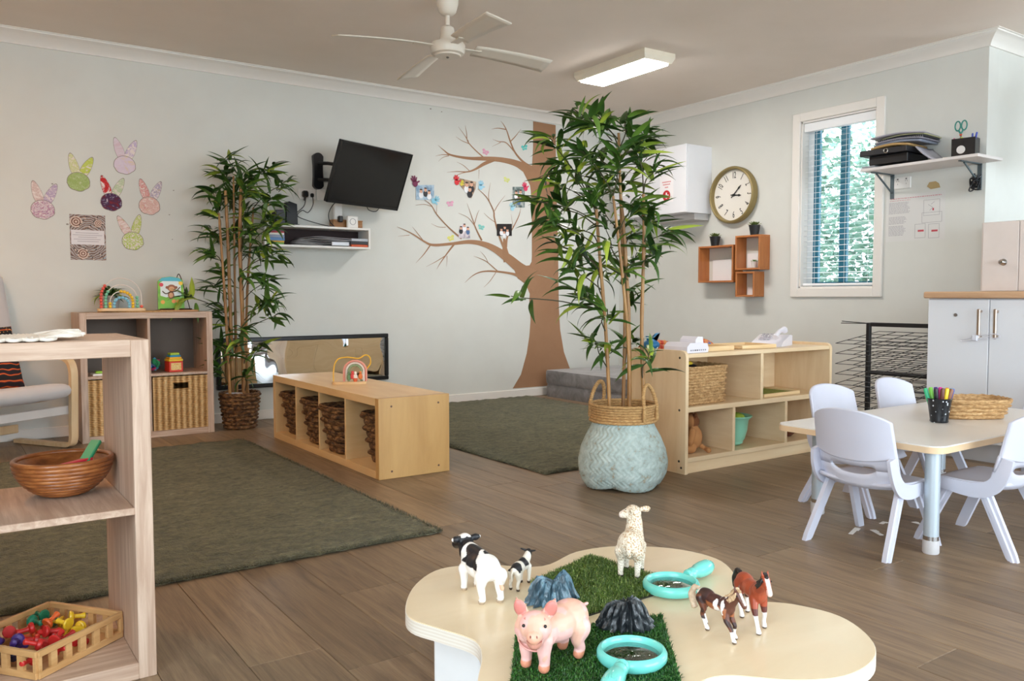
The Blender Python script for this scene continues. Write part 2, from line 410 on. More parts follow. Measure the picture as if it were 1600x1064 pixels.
# rugs
def rugmat():
    t = NT('rug_pile'); v = t.coords(rnd=False); a = t.noise(v, 3.0, 6, .65, .6); f_ = t.noise(v, 150, 3, .7); m_ = t.noise(t.coords((1, 2.2, 1), rnd=False), 14, 4, .6)
    c = t.ramp(a.outputs['Fac'], [(.3, '5C5A3A'), (.5, '706D4A'), (.7, '868260')]); c2 = t.ramp(m_.outputs['Fac'], [(.3, '4E4B30'), (.7, '938E6A')])
    mx = t.n('MixRGB', blend_type='MIX'); mx.inputs[0].default_value = .45; t.l(c, mx.inputs[1]); t.l(c2, mx.inputs[2]); m3 = t.noise(v, 46, 3, .7, .5); c3 = t.ramp(m3.outputs['Fac'], [(.3, '6E6E6E'), (.72, 'FFFFFF')]); mm = t.n('MixRGB', blend_type='MULTIPLY'); mm.inputs[0].default_value = .75; t.l(mx.outputs[0], mm.inputs[1]); t.l(c3, mm.inputs[2]); gm = t.n('HueSaturation'); gm.inputs['Value'].default_value = 1.35; t.l(mm.outputs[0], gm.inputs['Color']); t.col(gm.outputs[0])
    t.b.inputs['Roughness'].default_value = .95; t.b.inputs['Specular IOR Level'].default_value = .1; t.b.inputs['Sheen Weight'].default_value = .25
    ad = t.n('Math', operation='ADD'); t.l(f_.outputs['Fac'], ad.inputs[0]); t.l(m_.outputs['Fac'], ad.inputs[1]); t.bump(ad.outputs[0], 1.0, .02); return t.mat
M_rug = rugmat()
def rug(label, x0, x1, y0, y1, seed, cut=None):
    # body with a gently uneven top plus a dense fringe of pile tufts along its surface
    root = thing('rug', label, 'rug', ((x0+x1)/2, (y0+y1)/2, 0)); hx, hy = (x1-x0)/2, (y1-y0)/2; q = MB()
    nu, nv = int((x1-x0)/.02), int((y1-y0)/.02)
    def top(u, v):
        x, y = -hx+2*hx*u, -hy+2*hy*v; e = min(1, min(hx-abs(x), hy-abs(y))/.02)
        wob = .006*mnoise.noise((x*3, y*3, seed))
        z = .012*e**.5+.004+.006*mnoise.noise((x*22, y*22, seed+3))+.004*mnoise.noise((x*60, y*60, seed))
        return (x+wob, y+.006*mnoise.noise((x*4, y*4, seed+9)), max(z, .002))
    q.grid(top, nu, nv); q.build('pile', M_rug, root, smooth=60)
    q = MB(); q.box(-hx+.006, hx-.006, -hy+.006, hy-.006, .0005, .008, .002); q.build('backing', plain('3C3A2C', .9, name='rug_backing'), root)
    r_ = random.Random(seed); q = MB()
    for i in range(9000):
        side = r_.random()
        if side < .45: x = r_.uniform(-hx, hx); y = -hy+r_.random()**2*.03-.004
        elif side < .7: x = hx-r_.random()**2*.03+.004; y = r_.uniform(-hy, hy)
        elif side < .8: x = -hx+r_.random()**2*.03-.004; y = r_.uniform(-hy, hy)
        else: x = r_.uniform(-hx, hx); y = r_.uniform(-hy, hy)
        a = r_.uniform(0, 6.28); l = r_.uniform(.01, .018); dx, dy = math.cos(a)*l*.6, math.sin(a)*l*.6
        q.add([(x-dy*.16, y+dx*.16, .006), (x+dy*.16, y-dx*.16, .006), (x+dx, y+dy, .008+l*.75)], [(0,1,2)])
    o = q.build('pile_tufts', M_rug, root, smooth=0); o['kind'] = 'stuff'; return root
rug('large olive green shaggy rug on the floor beside the cube bench', -6.1, -3.74, -3.165, -.79, 2.0)
rug('grey green rug on the floor under the painted tree', -2.84, -1.09, -2.60, -.05, 11.0)
# ------------------------------------------------------------------ cube shelving
def shelf_woods(nm, c1, c2, **k): return {a: wood(nm+'_'+a, c1, c2, a, **k) for a in 'xyz'}
WO = shelf_woods('limed_oak', 'B79A84', 'D2B9A4', k=4, stretch=16, rnd=.04, rough=.5, c3='A98B76')
WB = shelf_woods('birch', 'D9B27C', 'E6C592', k=2.2, stretch=7, rnd=.05, rough=.38)
WBE = shelf_woods('birch_end_shaded', 'BE9258', 'CFA468', k=2.0, stretch=5, rnd=.03, rough=.36)  # orange is the veneer's own; darkened further for the panel's shaded side
WM = shelf_woods('maple', 'DDBE93', 'EBD2AC', k=2.0, stretch=8, rnd=.05, rough=.36)
def panel(name, x0, x1, y0, y1, z0, z1, wd, parent, bev=.0015):
    d = (x1-x0, y1-y0, z1-z0); ax = 'xyz'[max(range(3), key=lambda i: abs(d[i]))]
    c = Vector(((x0+x1)/2, (y0+y1)/2, (z0+z1)/2)); q = MB()
    q.box(x0-c.x, x1-c.x, y0-c.y, y1-c.y, z0-c.z, z1-c.z, bev)
    return q.build(name, wd[ax], parent, loc=c)
T, ti = .038, .016
M_cubeshade = plain('6B5F55', .7, name='taupe_cube_shade')
def cubes(label, loc, w_, d_, h_, nx_, nz_, wd, rz=0, name='cube_shelf', screws=False):
    # origin at the middle of the foot; front towards -y
    r_ = thing(name, label, 'shelf', loc, rz); hx = w_/2; hy = d_/2
    panel('side_panel', -hx, -hx+T, -hy, hy, 0, h_, wd, r_); panel('side_panel', hx-T, hx, -hy, hy, 0, h_, wd, r_)
    panel('top', -hx+T, hx-T, -hy, hy, h_-T, h_, wd, r_); panel('bottom', -hx+T, hx-T, -hy, hy, 0, T, wd, r_)
    iw = w_-2*T; ih = h_-2*T
    for i in range(1, nx_):
        x = -hx+T+iw*i/nx_
        panel('divider', x-ti/2, x+ti/2, -hy, hy, T, h_-T, wd, r_)
    for k in range(1, nz_):
        z = T+ih*k/nz_
        for i in range(nx_):
            xa = -hx+T+iw*i/nx_+(ti/2 if i else 0); xb = -hx+T+iw*(i+1)/nx_-(ti/2 if i < nx_-1 else 0)
            panel('shelf_board', xa, xb, -hy, hy, z-ti/2, z+ti/2, wd, r_)
    if screws:
        ms = plain('6E4A32', .5, name='screw_cap')
        for x in (hx,):
            for y in (-hy+.06, hy-.06):
                for z in (.035, h_-.035):
                    q = MB(); q.cyl((x-.002, y, z), (x+.0008, y, z), .005, n=12); q.build('screw_cap', ms, r_)
    return r_
cubby = cubes('limed oak two by two cube shelf against the wall under the rabbit cutouts', (-4.165, -.19, 0), .757, .34, .77, 2, 2, WO)
q = MB(); q.box(-.34, .34, .160, .166, .038, .732); q.build('back_board', M_cubeshade, cubby, smooth=0)  # dark sheet added at the back, standing in for shade inside the cubes
# low bench of four cubes, open on both long sides (front faces -x)
bench = thing('cube_bench', 'low birch bench with four open cubes standing between the two rugs', 'bench', (-3.3537, -1.512, 0))
hx, hy, hh = .1919, .7327, .3851
panel('end_panel', -hx, hx, -hy, -hy+T, 0, hh, WBE, bench); panel('end_panel', -hx, hx, hy-T, hy, 0, hh, WB, bench)
panel('top', -hx, hx, -hy+T, hy-T, hh-T, hh, WB, bench); panel('bottom', -hx, hx, -hy+T, hy-T, 0, T, WB, bench)
for i in (1, 2, 3):
    y = -hy+T+(2*hy-2*T)*i/4; panel('divider', -hx, hx, y-ti/2, y+ti/2, T, hh-T, WB, bench)
ms = plain('5E4030', .5, name='screw_hole')
for x in (-.125, .13):
    for z in (.035, .345):
        q = MB(); q.cyl((x, -hy-.0008, z), (x, -hy+.003, z), .0052, n=12); q.build('screw_cap', ms, bench)
# foreground shelf, two cubes wide and two high, cut off by the frame
fshelf = cubes('limed oak open cube shelf with a macrame runner, nearest the camera', (-4.847-.3825, -3.585, 0), .765, .39, .77, 2, 2, WO)
# ------------------------------------------------------------------ right low shelf
rs = thing('storage_shelf', 'pale maple open storage shelf with toys, behind the mint planter', 'shelf', (-1.70, -2.80, 0))
hx, hy, hz = .585, .19, .60
def hole_side(name, x0, x1, rnd_=.03):
    poly = [(-hy, 0), (hy, 0), (hy, hz-rnd_)]+[(hy-rnd_+rnd_*math.cos(R(a)), hz-rnd_+rnd_*math.sin(R(a))) for a in (30, 60, 90)]+[(-hy+rnd_+rnd_*math.cos(R(a)), hz-rnd_+rnd_*math.sin(R(a))) for a in (90, 120, 150)]+[(-hy, hz-rnd_)]
    q = MB(); q.prism(poly, x0, x1, 'yz'); return q.build(name, WM['z'], rs)
hole_side('end_panel', -hx, -hx+.02); hole_side('end_panel', hx-.02, hx)
panel('top', -hx+.02, hx-.02, -hy+.004, hy-.004, .565, .585, WM, rs); panel('shelf_board', -hx+.02, hx-.02, -hy+.004, hy-.004, .30, .325, WM, rs)
panel('bottom', -hx+.02, hx-.02, -hy+.004, hy-.004, .055, .078, WM, rs); panel('plinth', -hx+.02, hx-.02, -hy+.012, -hy+.03, 0, .055, WM, rs)
panel('divider', -.02, 0, -hy+.006, hy-.006, .325, .565, WM, rs); panel('divider', -.235, -.215, -hy+.006, hy-.006, .078, .30, WM, rs); panel('divider', .185, .205, -hy+.006, hy-.006, .078, .30, WM, rs)
for i, (xa, xb, za, zb) in enumerate(((-hx+.02, -.02, .325, .565), (-hx+.02, -.235, .078, .30), (-.215, .185, .078, .30), (.205, hx-.02, .078, .30), (.10, hx-.02, .325, .565))):
    panel('back_board', xa, xb, hy-.010, hy-.004, za, zb, WM, rs)
ms2 = plain('2A211B', .5, name='dark_screw')
for y, z in ((-.15, .565), (-.15, .31), (-.15, .06), (-.165, .03), (.12, .31)):
    q = MB(); q.cyl((-hx-.0008, y, z), (-hx+.003, y, z), .006, n=12); q.build('screw', ms2, rs)
# ------------------------------------------------------------------ kids' table and chairs
M_ttop = plain('E4DFD8', .32, var=.02, name='laminate_white'); M_edge = plain('E0C29C', .45, var=.04, name='table_edge'); M_leg = plain('B9C4CC', .38, metal=.35, var=.03, name='grey_steel')
kt = thing('activity_table', 'low white-topped table with blue grey legs and small chairs around it', 'table', (-1.97, -4.045, 0))
poly = [(x*1.0, y) for x, y in rrect(1.2, .65, .05, 6)]
q = MB(); q.prism([(x*.9965, y*.993) for x, y in poly], .3655, .370, m=0); q.build('tabletop', M_ttop, kt)
q = MB(); q.prism(poly, .345, .3655, m=0); q.build('edge_band', M_edge, kt)
for lx, ly in ((-.545, -.275), (-.41, .255), (.55, -.275), (.55, .275)):
    q = MB(); q.lathe([(.024, .05), (.0242, .345)], 24); lg = q.build('leg', M_leg, kt, loc=(lx, ly, 0))
    q = MB(); q.lathe([(.0246, .046), (.0246, .06)], 24); q.build('steel_band', plain('C8C8C8', .2, metal=1, name='steel_band'), lg)
    q = MB(); q.lathe([(.024, 0), (.0265, .004), (.0265, .046)], 24); q.build('foot', plain('C9C6C6', .55, name='rubber_foot'), lg)
M_chair = plain('CBCCD9', .42, var=.015, name='lavender_grey_plastic', bump=.06, bscale=700)
def make_chair(label, loc, rz):
    c = thing('toddler_chair', label, 'chair', loc, rz, 'small chairs round the activity table')
    def bx(s, z):       # curved plan of the shell: s across (-1..1)
        return -.118+.040*abs(s)**2.3-.055*(z-.24)/.24*1.0
    # upper backrest panel
    q = MB(); N = 26
    def bp(off):
        def f(u, v):
            s = 2*u-1; zt = .487-.030*abs(s)**2.2-.006*abs(s)**8; zb = .330-.022*(1-abs(s)**2.2)+.0
            z = zb+(zt-zb)*v; wd = .150-.006*v
            return (bx(s, z)+off, wd*s, z)
        return f
    q.grid(bp(0.0), N, 12, flip=False); k0 = 0
    nvt = (N+1)*13; q.grid(bp(-.014), N, 12, flip=True)
    C = N+1
    ring = [i for i in range(C)]+[j*C+N for j in range(1, 13)]+[12*C+i for i in range(N-1, -1, -1)]+[j*C for j in range(11, 0, -1)]
    for a in range(len(ring)):
        i0, i1 = ring[a], ring[(a+1) % len(ring)]; q.f.append([i0, i1, i1+nvt, i0+nvt][::-1]); q.m.append(0)
    o = q.build('backrest', M_chair, c, smooth=50); md = o.modifiers.new('soft', 'BEVEL'); md.width = .004; md.segments = 2; md.limit_method = 'ANGLE'
    # lower shell with the hand slot, sweeping round into the seat sides
    q = MB(); a_ = .56
    def zs(s):
        if abs(s) >= a_: return .283, .283
        h = .0155*(1-(abs(s)/a_)**4)**.5; m_ = .286-.010*(1-(s/a_)**2)
        return m_-h, m_+h
    S = sorted(set([-1+2*i/30 for i in range(31)]+[-a_, a_, -a_+.01, a_-.01, -a_+.04, a_-.04]))
    def strip(lo, hi, off, flip):
        k = len(q.v)
        for s in S:
            for j in range(4):
                z = lo(s)+(hi(s)-lo(s))*j/3; q.v.append(Vector((bx(s, z)+.010*(1-(z-.21)/.13)+off, .150*s*(1.0), z)))
        for i in range(len(S)-1):
            for j in range(3):
                f = [k+i*4+j, k+(i+1)*4+j, k+(i+1)*4+j+1, k+i*4+j+1]; q.f.append(f[::-1] if flip else f); q.m.append(0)
    strip(lambda s: .228-.012*(1-abs(s)**3), lambda s: zs(s)[0], -.004, False); strip(lambda s: zs(s)[1], lambda s: .338, -.004, False)
    o = q.build('lower_back', M_chair, c, smooth=60, solid=.010)
    # seat pan
    q = MB()
    def seat(u, v):
        x = -.112+.245*u; s = 2*v-1; w_ = .135+.012*math.sin(math.pi*u*.9)
        z = .232-.010*math.sin(math.pi*min(1, u*1.15))*(1-s*s*.6)-.028*max(0, u-.86)/.14*max(0, u-.86)/.14+.010*abs(s)**4*(1-u)
        return (x-.012*(abs(s)**4)*(u > .5), w_*s, z)
    q.grid(seat, 18, 16); q.build('seat', M_chair, c, smooth=60, solid=.012)
    # side rails that link back shell and legs
    for sg in (-1, 1):
        q = MB(); pts = [(-.128, .142*sg, .330), (-.112, .147*sg, .275), (-.080, .148*sg, .232), (-.03, .148*sg, .216), (.04, .147*sg, .218), (.105, .140*sg, .222)]
        P_ = smoothline(pts, 5); k = len(q.v); n = len(P_)
        for i, p in enumerate(P_):
            t_ = (P_[min(i+1, n-1)]-P_[max(i-1, 0)]).normalized(); nn = Vector((-t_.z, 0, t_.x)); h = .020+.010*math.sin(math.pi*i/(n-1))
            for dy, dn in ((-.006, -h), (.006, -h), (.009, 0), (.006, h*.7), (-.006, h*.7)): q.v.append(p+nn*dn+Vector((0, dy, 0)))
        for i in range(n-1):
            for j in range(5): q.f.append([k+i*5+j, k+i*5+(j+1) % 5, k+(i+1)*5+(j+1) % 5, k+(i+1)*5+j]); q.m.append(0)
        q.f.append([k+j for j in range(5)][::-1]); q.f.append([k+(n-1)*5+j for j in range(5)]); q.m += [0, 0]
        q.build('side_rail', M_chair, c, smooth=45)
    # four splayed legs with a raised rib
    for fx, fy, tx, ty in ((-.160, .155, -.045, .132), (-.160, -.155, -.045, -.132), (.160, .150, .060, .128), (.160, -.150, .060, -.128)):
        q = MB(); p0 = Vector((tx, ty, .226)); p1 = Vector((fx, fy, 0)); d = (p1-p0); side = Vector((d.x, 0, d.z)).normalized(); side = Vector((side.z, 0, -side.x)); 
        if side.x < 0: side = -side
        sy = 1 if fy > 0 else -1; k = len(q.v)
        for t_ in (0, .25, .6, .93, 1.0):
            p = p0+d*t_; hw = .019-.002*t_; yo = .012
            for a, e in ((-hw, -yo), (hw, -yo), (hw, yo*.3), (hw*.45, yo*.3), (hw*.3, yo*.9), (-hw*.3, yo*.9), (-hw*.45, yo*.3), (-hw, yo*.3)):
                v_ = p+side*a+Vector((0, e*sy, 0))
                if t_ == 1.0: v_.z = 0.0
                q.v.append(v_)
        for i in range(4):
            for j in range(8):
                f = [k+i*8+j, k+i*8+(j+1) % 8, k+(i+1)*8+(j+1) % 8, k+(i+1)*8+j]; q.f.append(f if sy > 0 else f[::-1]); q.m.append(0)
        f = [k+32+j for j in range(8)]; q.f += [f if sy > 0 else f[::-1], [k+j for j in range(8)][::sy*-1]]; q.m += [0, 0]
        q.build('leg', M_chair, c, smooth=30)
    return c
ch = make_chair('lavender grey chair at the near left end of the table, its back to the camera', (-2.566, -4.137, 0), 0)
dup(ch, 'lavender grey chair behind the left corner of the table, next to the storage shelf', (-2.12, -3.80, 0), R(-92))
dup(ch, 'lavender grey chair on the far side of the table, before the black wire rack', (-1.64, -3.80, 0), R(-90))
dup(ch, 'lavender grey chair on the near side of the table, seat edge tucked under the basket', (-2.238, -4.366, 0), R(90))
dup(ch, 'lavender grey chair at the far right end of the table, before the white cupboard', (-1.20, -4.13, 0), R(180))
# ------------------------------------------------------------------ white cupboard with wooden worktop
M_lam = plain('E6E7EB', .35, var=.015, name='white_laminate')
cp = thing('kitchen_cupboard', 'white two-door cupboard with long steel handles, right of the wire rack', 'cupboard', (-.84, -3.375, 0))
q = MB(); q.box(.02, .80, -1.6, 0, .1, .848, .002); q.build('carcass', M_lam, cp)
q = MB(); q.box(.06, .78, -1.58, -.02, 0, .1); q.build('kickboard', plain('C9C9CC', .5, name='kick'), cp, smooth=0)
M_hand = plain('B7A596', .3, metal=.9, var=.03, name='brushed_handle'); M_screw = plain('8B8580', .4, metal=.6, name='lock_metal')
for k, (ya, yb, hyy, ly) in enumerate(((-.008, -.322, -.285, -.155), (-.326, -.64, -.365, -.50), (-.644, -.96, -.92, -.78), (-.964, -1.28, -1.0, -1.1))):
    q = MB(); q.box(.0, .019, yb, ya, .105, .842, .002); d = q.build('door', M_lam, cp)
    q = MB(); q.box(-.034, -.026, hyy-.008, hyy+.008, .645, .795, .003)
    for z in (.657, .783): q.box(-.028, .001, hyy-.005, hyy+.005, z-.006, z+.006)
    q.build('handle', M_hand, d)
    q = MB(); q.cyl((-.004, ly, .762), (.002, ly, .762), .009, n=16); q.build('lock', M_screw, d)
q = MB(); q.tube(smoothline([(-.04, -.355, .66), (-.042, -.30, .64), (-.038, -.22, .628), (-.03, -.20, .632), (-.036, -.26, .648), (-.04, -.33, .668), (-.04, -.385, .67), (-.04, -.395, .655), (-.04, -.36, .648)], 4), .0022, 6)
q.box(-.05, -.030, -.29, -.262, .632, .662, .004); q.build('child_lock', plain('DADAE4', .25, name='clear_plastic'), cp)
wt = MB(); wt.box(-.02, .84, -1.62, .012, .849, .8845, .006)
o = wt.build('worktop', wood('worktop_beech', 'C09672', 'D8B28E', 'y', k=3, stretch=10, rnd=0), loc=(-.84, -3.375, 0)); tag(o, 'beech coloured worktop with rounded edge on the white cupboard', 'worktop')
cc = thing('cream_cabinet', 'cream cabinet with a round chrome knob standing on the worktop', 'cabinet', (-.30, -3.385, .885))
q = MB(); q.box(.012, .30, -1.0, 0, 0, .395, .002); q.build('carcass', plain('DCD2CB', .5, name='cream_laminate'), cc)
for ya, yb in ((-.012, -.205), (-.209, -.40)):
    q = MB(); q.box(0, .012, yb, ya, .003, .392, .002); d = q.build('door', plain('E2D8D2', .45, name='cream_door'), cc)
q = MB(); q.lathe([(.010, 0), (.010, .006), (.006, .010), (.006, .018), (.013, .024), (.015, .032), (.011, .038), (.0, .039)], 20, cap1=False); q.lathe([(.019, -.001), (.019, .003), (.012, .005)], 20)
kb = q.build('knob', plain('C0C0C0', .12, metal=1, name='chrome'), cc); kb.rotation_euler = (0, R(-90), 0); kb.location = (0, -.128, .165)
uc = thing('wall_cupboard', 'white wall cupboard at the right edge, above the cream cabinet', 'cupboard', (-.10, -3.60, 1.62))
q = MB(); q.box(.02, .33, -.9, 0, 0, .48, .002); q.build('carcass', M_lam, uc); q = MB(); q.box(0, .018, -.45, -.003, .003, .477, .002); q.build('door', M_lam, uc)
# ------------------------------------------------------------------ low flower-shaped play table
ltab = thing('play_table', 'low cloud-shaped wooden play table in the foreground', 'table', (0, 0, 0))
outl = [(-4.425,-4.195),(-4.344,-4.091),(-4.241,-4.031),(-4.135,-4.07),(-4.03,-4.158),(-3.888,-4.118),(-3.766,-4.143),(-3.66,-4.243),(-3.632,-4.365),(-3.688,-4.472),(-3.780,-4.548),(-3.795,-4.604),(-3.738,-4.672),(-3.715,-4.771),(-3.765,-4.871),(-3.846,-4.928),(-3.952,-4.938),(-4.04,-4.895),(-4.125,-4.815),(-4.20,-4.82),(-4.27,-4.90),(-4.37,-4.955),(-4.49,-4.94),(-4.57,-4.85),(-4.565,-4.73),(-4.50,-4.60),(-4.43,-4.505),(-4.403,-4.435),(-4.428,-4.350),(-4.452,-4.27)]
pl = [(p.x, p.y) for p in smoothline([(x, y, 0) for x, y in outl], 5, True)]
if sum(a[0]*b_[1]-b_[0]*a[1] for a, b_ in zip(pl, pl[1:]+pl[:1])) < 0: pl = pl[::-1]
def inset(P, d):
    out = []; n = len(P)
    for i in range(n):
        a, c = Vector(P[i-1]), Vector(P[(i+1) % n]); t_ = (c-a).normalized(); out.append((P[i][0]-t_.y*d, P[i][1]+t_.x*d))
    return out
M_lt = wood('pale_ply', 'DEC9A4', 'E9D8B8', 'x', k=1.5, stretch=4, rnd=0, rough=.30, coat=.25, bump=.04)
def plyedge():
    t = NT('ply_edge'); tc = t.n('TexCoord'); sp = t.n('SeparateXYZ'); t.l(tc.outputs['Object'], sp.inputs[0])
    ma = t.n('Math', operation='MULTIPLY'); ma.inputs[1].default_value = 900; t.l(sp.outputs['Z'], ma.inputs[0]); sn = t.n('Math', operation='SINE'); t.l(ma.outputs[0], sn.inputs[0])
    mr = t.n('MapRange'); mr.inputs['From Min'].default_value = -1; t.l(sn.outputs[0], mr.inputs['Value']); t.col(t.ramp(mr.outputs[0], [(.3, 'E2D8C8'), (.7, 'ECE5D9')])); t.b.inputs['Roughness'].default_value = .5; return t.mat
q = MB(); q.prism(inset(pl, .0015), .198, .200, m=0); q.build('tabletop', M_lt, ltab, smooth=30)
q = MB(); q.prism(pl, .170, .198, m=0); q.build('ply_edge', plyedge(), ltab, smooth=30)
for (x, y, a) in ((-4.278, -4.205, 35), (-3.80, -4.35, -50), (-3.86, -4.78, 40), (-4.40, -4.80, -45)):
    q = MB(); q.box(-.055, .055, -.055, .055, 0, .170, .003); o = q.build('leg', plain('EDEBE8', .4, name='leg_white'), ltab, loc=(x, y, 0)); o.rotation_euler = (0, 0, R(a))
# ------------------------------------------------------------------ folding foam mattress in the corner
def velvet():
    t = NT('grey_velvet'); v = t.coords(); a = t.noise(v, 7, 5, .6, 1.2); t.col(t.ramp(a.outputs['Fac'], [(.3, '5E5B5C'), (.5, '777475'), (.72, '949193')])); t.b.inputs['Roughness'].default_value = .8; t.b.inputs['Sheen Weight'].default_value = .5; t.bump(a.outputs['Fac'], .4, .01); return t.mat
M_vel = velvet(); mt = thing('folding_mattress', 'grey velvet folded foam mattress in the corner under the tree', 'mattress', (-.52, -.86, 0))
def cushion(hx, hy, z0, z1, nu, nv, r, seed):
    q = MB(); poly = rrect(2*hx, 2*hy, r, 5); n = len(poly); rows = 8; k = 0
    for j in range(rows+1):
        v = j/rows; e = .010*(1-abs(2*v-1)**3); z = z0+(z1-z0)*v
        for (x, y) in poly:
            l = math.hypot(x, y); q.v.append(Vector((x*(1+e/l)+.004*mnoise.noise((x*9, y*9, z*30+seed)), y*(1+e/l)+.004*mnoise.noise((y*9, x*9, z*30+seed)), z)))
    for j in range(rows):
        for i in range(n): q.f.append([j*n+i, j*n+(i+1) % n, (j+1)*n+(i+1) % n, (j+1)*n+i]); q.m.append(0)
    q.f += [[i for i in range(n)][::-1], [rows*n+i for i in range(n)]]; q.m += [0, 0]; return q
cushion(.40, .76, 0, .112, 1, 1, .02, 1).build('foam_layer', M_vel, mt, smooth=50); cushion(.405, .765, .114, .228, 1, 1, .02, 5).build('foam_layer', M_vel, mt, smooth=50)
# ------------------------------------------------------------------ armchair behind the near shelf
ac = thing('armchair', 'bentwood armchair with pale grey cushion at the left edge', 'armchair', (-4.88, -.585, 0), math.atan2(.54, .84))
# local frame: x across, y back; front faces -y
W2 = .30; M_bent = wood('bent_beech', 'D7B487', 'E6CBA3', 'z', k=3, stretch=8, rnd=.0, rough=.4); M_cush = plain('C6BEBB', .9, var=.04, name='chair_fabric', bump=.3, bscale=900, sheen=.3)
def strap(path, w_, t_, x):
    q = MB(); P_ = smoothline(path, 6); n = len(P_)
    for i, p in enumerate(P_):
        tt = (P_[min(i+1, n-1)]-P_[max(i-1, 0)]).normalized(); nn = Vector((0, -tt.z, tt.y))
        for dx, dn in ((-w_/2, -t_/2), (w_/2, -t_/2), (w_/2, t_/2), (-w_/2, t_/2)): q.v.append(p+nn*dn+Vector((x+dx, 0, 0)))
    for i in range(n-1):
        for j in range(4): q.f.append([i*4+j, i*4+(j+1) % 4, (i+1)*4+(j+1) % 4, (i+1)*4+j]); q.m.append(0)
    q.f += [[0,1,2,3][::-1], [(n-1)*4+j for j in range(4)]]; q.m += [0, 0]; return q
for sx in (-1, 1):
    strap([(0, .36, .505), (0, .2, .520), (0, .06, .522), (0, -.02, .505), (0, -.055, .455), (0, -.058, .36), (0, -.05, .15), (0, -.045, .05), (0, -.02, .018), (0, .06, .014), (0, .30, .014), (0, .42, .014)], .045, .022, sx*W2).build('arm_frame', M_bent, ac)
    strap([(0, -.04, .33), (0, .15, .27), (0, .28, .28), (0, .36, .45), (0, .44, .80), (0, .47, .98)], .035, .02, sx*(W2-.045)).build('seat_frame', M_bent, ac)
q = MB(); q.box(-W2, W2, -.035, -.012, .195, .245, .004); q.build('front_rail', plain('CFC6BF', .5, name='rail_wood'), ac)
q = MB(); q.box(-W2, W2, .40, .42, .06, .11, .004); q.build('back_rail', M_bent, ac)
def chair_cushion():
    path = smoothline([(0, -.13, .345), (0, -.02, .335), (0, .14, .305), (0, .24, .31), (0, .30, .40), (0, .37, .66), (0, .42, .88), (0, .445, 1.0)], 6); n = len(path); q = MB(); K = 14
    for i, p in enumerate(path):
        tt = (path[min(i+1, n-1)]-path[max(i-1, 0)]).normalized(); nn = Vector((0, -tt.z, tt.y)); e = min(1, min(i, n-1-i)/3.0); th = .045*math.sqrt(max(.08, 1-(1-e)**2)); ww = .25-.03*(1-e)**2
        for j in range(K):
            a = 2*math.pi*j/K; ca, sa = math.cos(a), math.sin(a)
            q.v.append(p+Vector((ww*math.copysign(abs(ca)**.35, ca), 0, 0))+nn*th*math.copysign(abs(sa)**.7, sa))
    for i in range(n-1):
        for j in range(K): q.f.append([i*K+j, i*K+(j+1) % K, (i+1)*K+(j+1) % K, (i+1)*K+j]); q.m.append(0)
    q.f += [[j for j in range(K)][::-1], [(n-1)*K+j for j in range(K)]]; q.m += [0, 0]; return q
chair_cushion().build('cushion', M_cush, ac, smooth=70)
def pillowmat():
    t = NT('dot_art_fabric'); tc = t.n('TexCoord'); sp = t.n('SeparateXYZ'); t.l(tc.outputs['Object'], sp.inputs[0])
    wv = t.n('TexWave', wave_type='BANDS', bands_direction='Z'); wv.inputs['Scale'].default_value = 5; wv.inputs['Distortion'].default_value = 3; wv.inputs['Detail'].default_value = 1; wv.inputs['Detail Scale'].default_value = 2
    t.l(tc.outputs['Object'], wv.inputs['Vector']); c = t.ramp(wv.outputs['Fac'], [(.0, '181314'), (.38, '1C1515'), (.45, 'C2401C'), (.62, 'D9752A'), (.72, 'A32418'), (.85, '20171A')])
    vo = t.n('TexVoronoi'); vo.inputs['Scale'].default_value = 55; t.l(tc.outputs['Object'], vo.inputs['Vector']); lt = t.n('Math', operation='LESS_THAN'); lt.inputs[1].default_value = .28; t.l(vo.outputs['Distance'], lt.inputs[0])
    top = t.n('Math', operation='GREATER_THAN'); top.inputs[1].default_value = .0; t.l(sp.outputs['Z'], top.inputs[0]); mu = t.n('Math', operation='MULTIPLY'); t.l(lt.outputs[0], mu.inputs[0]); t.l(top.outputs[0], mu.inputs[1])
    mx = t.n('MixRGB'); t.l(mu.outputs[0], mx.inputs[0]); t.l(c, mx.inputs[1]); mx.inputs[2].default_value = lin('E0B060'); t.col(mx.outputs[0]); t.b.inputs['Roughness'].default_value = .85; return t.mat
q = MB()
def pil(u, v):
    a, b_ = 2*u-1, 2*v-1; th = .05*(1-a**4)**.5*(1-b_**4)**.5 if abs(a) < 1 and abs(b_) < 1 else 0; k = 1+.04*(a*a*b_*b_)
    return (.17*a*k, -th, .17*b_*k)
q.grid(pil, 18, 18); q.grid(lambda u, v: (pil(u, v)[0], -pil(u, v)[1], pil(u, v)[2]), 18, 18, flip=True)
o = q.build('throw_pillow', pillowmat(), smooth=70, loc=(-5.005, -.47, .53)); o.rotation_euler = (R(-16), 0, math.atan2(.54, .84)); tag(o, 'black and orange dot-patterned pillow leaning on the armchair', 'pillow')
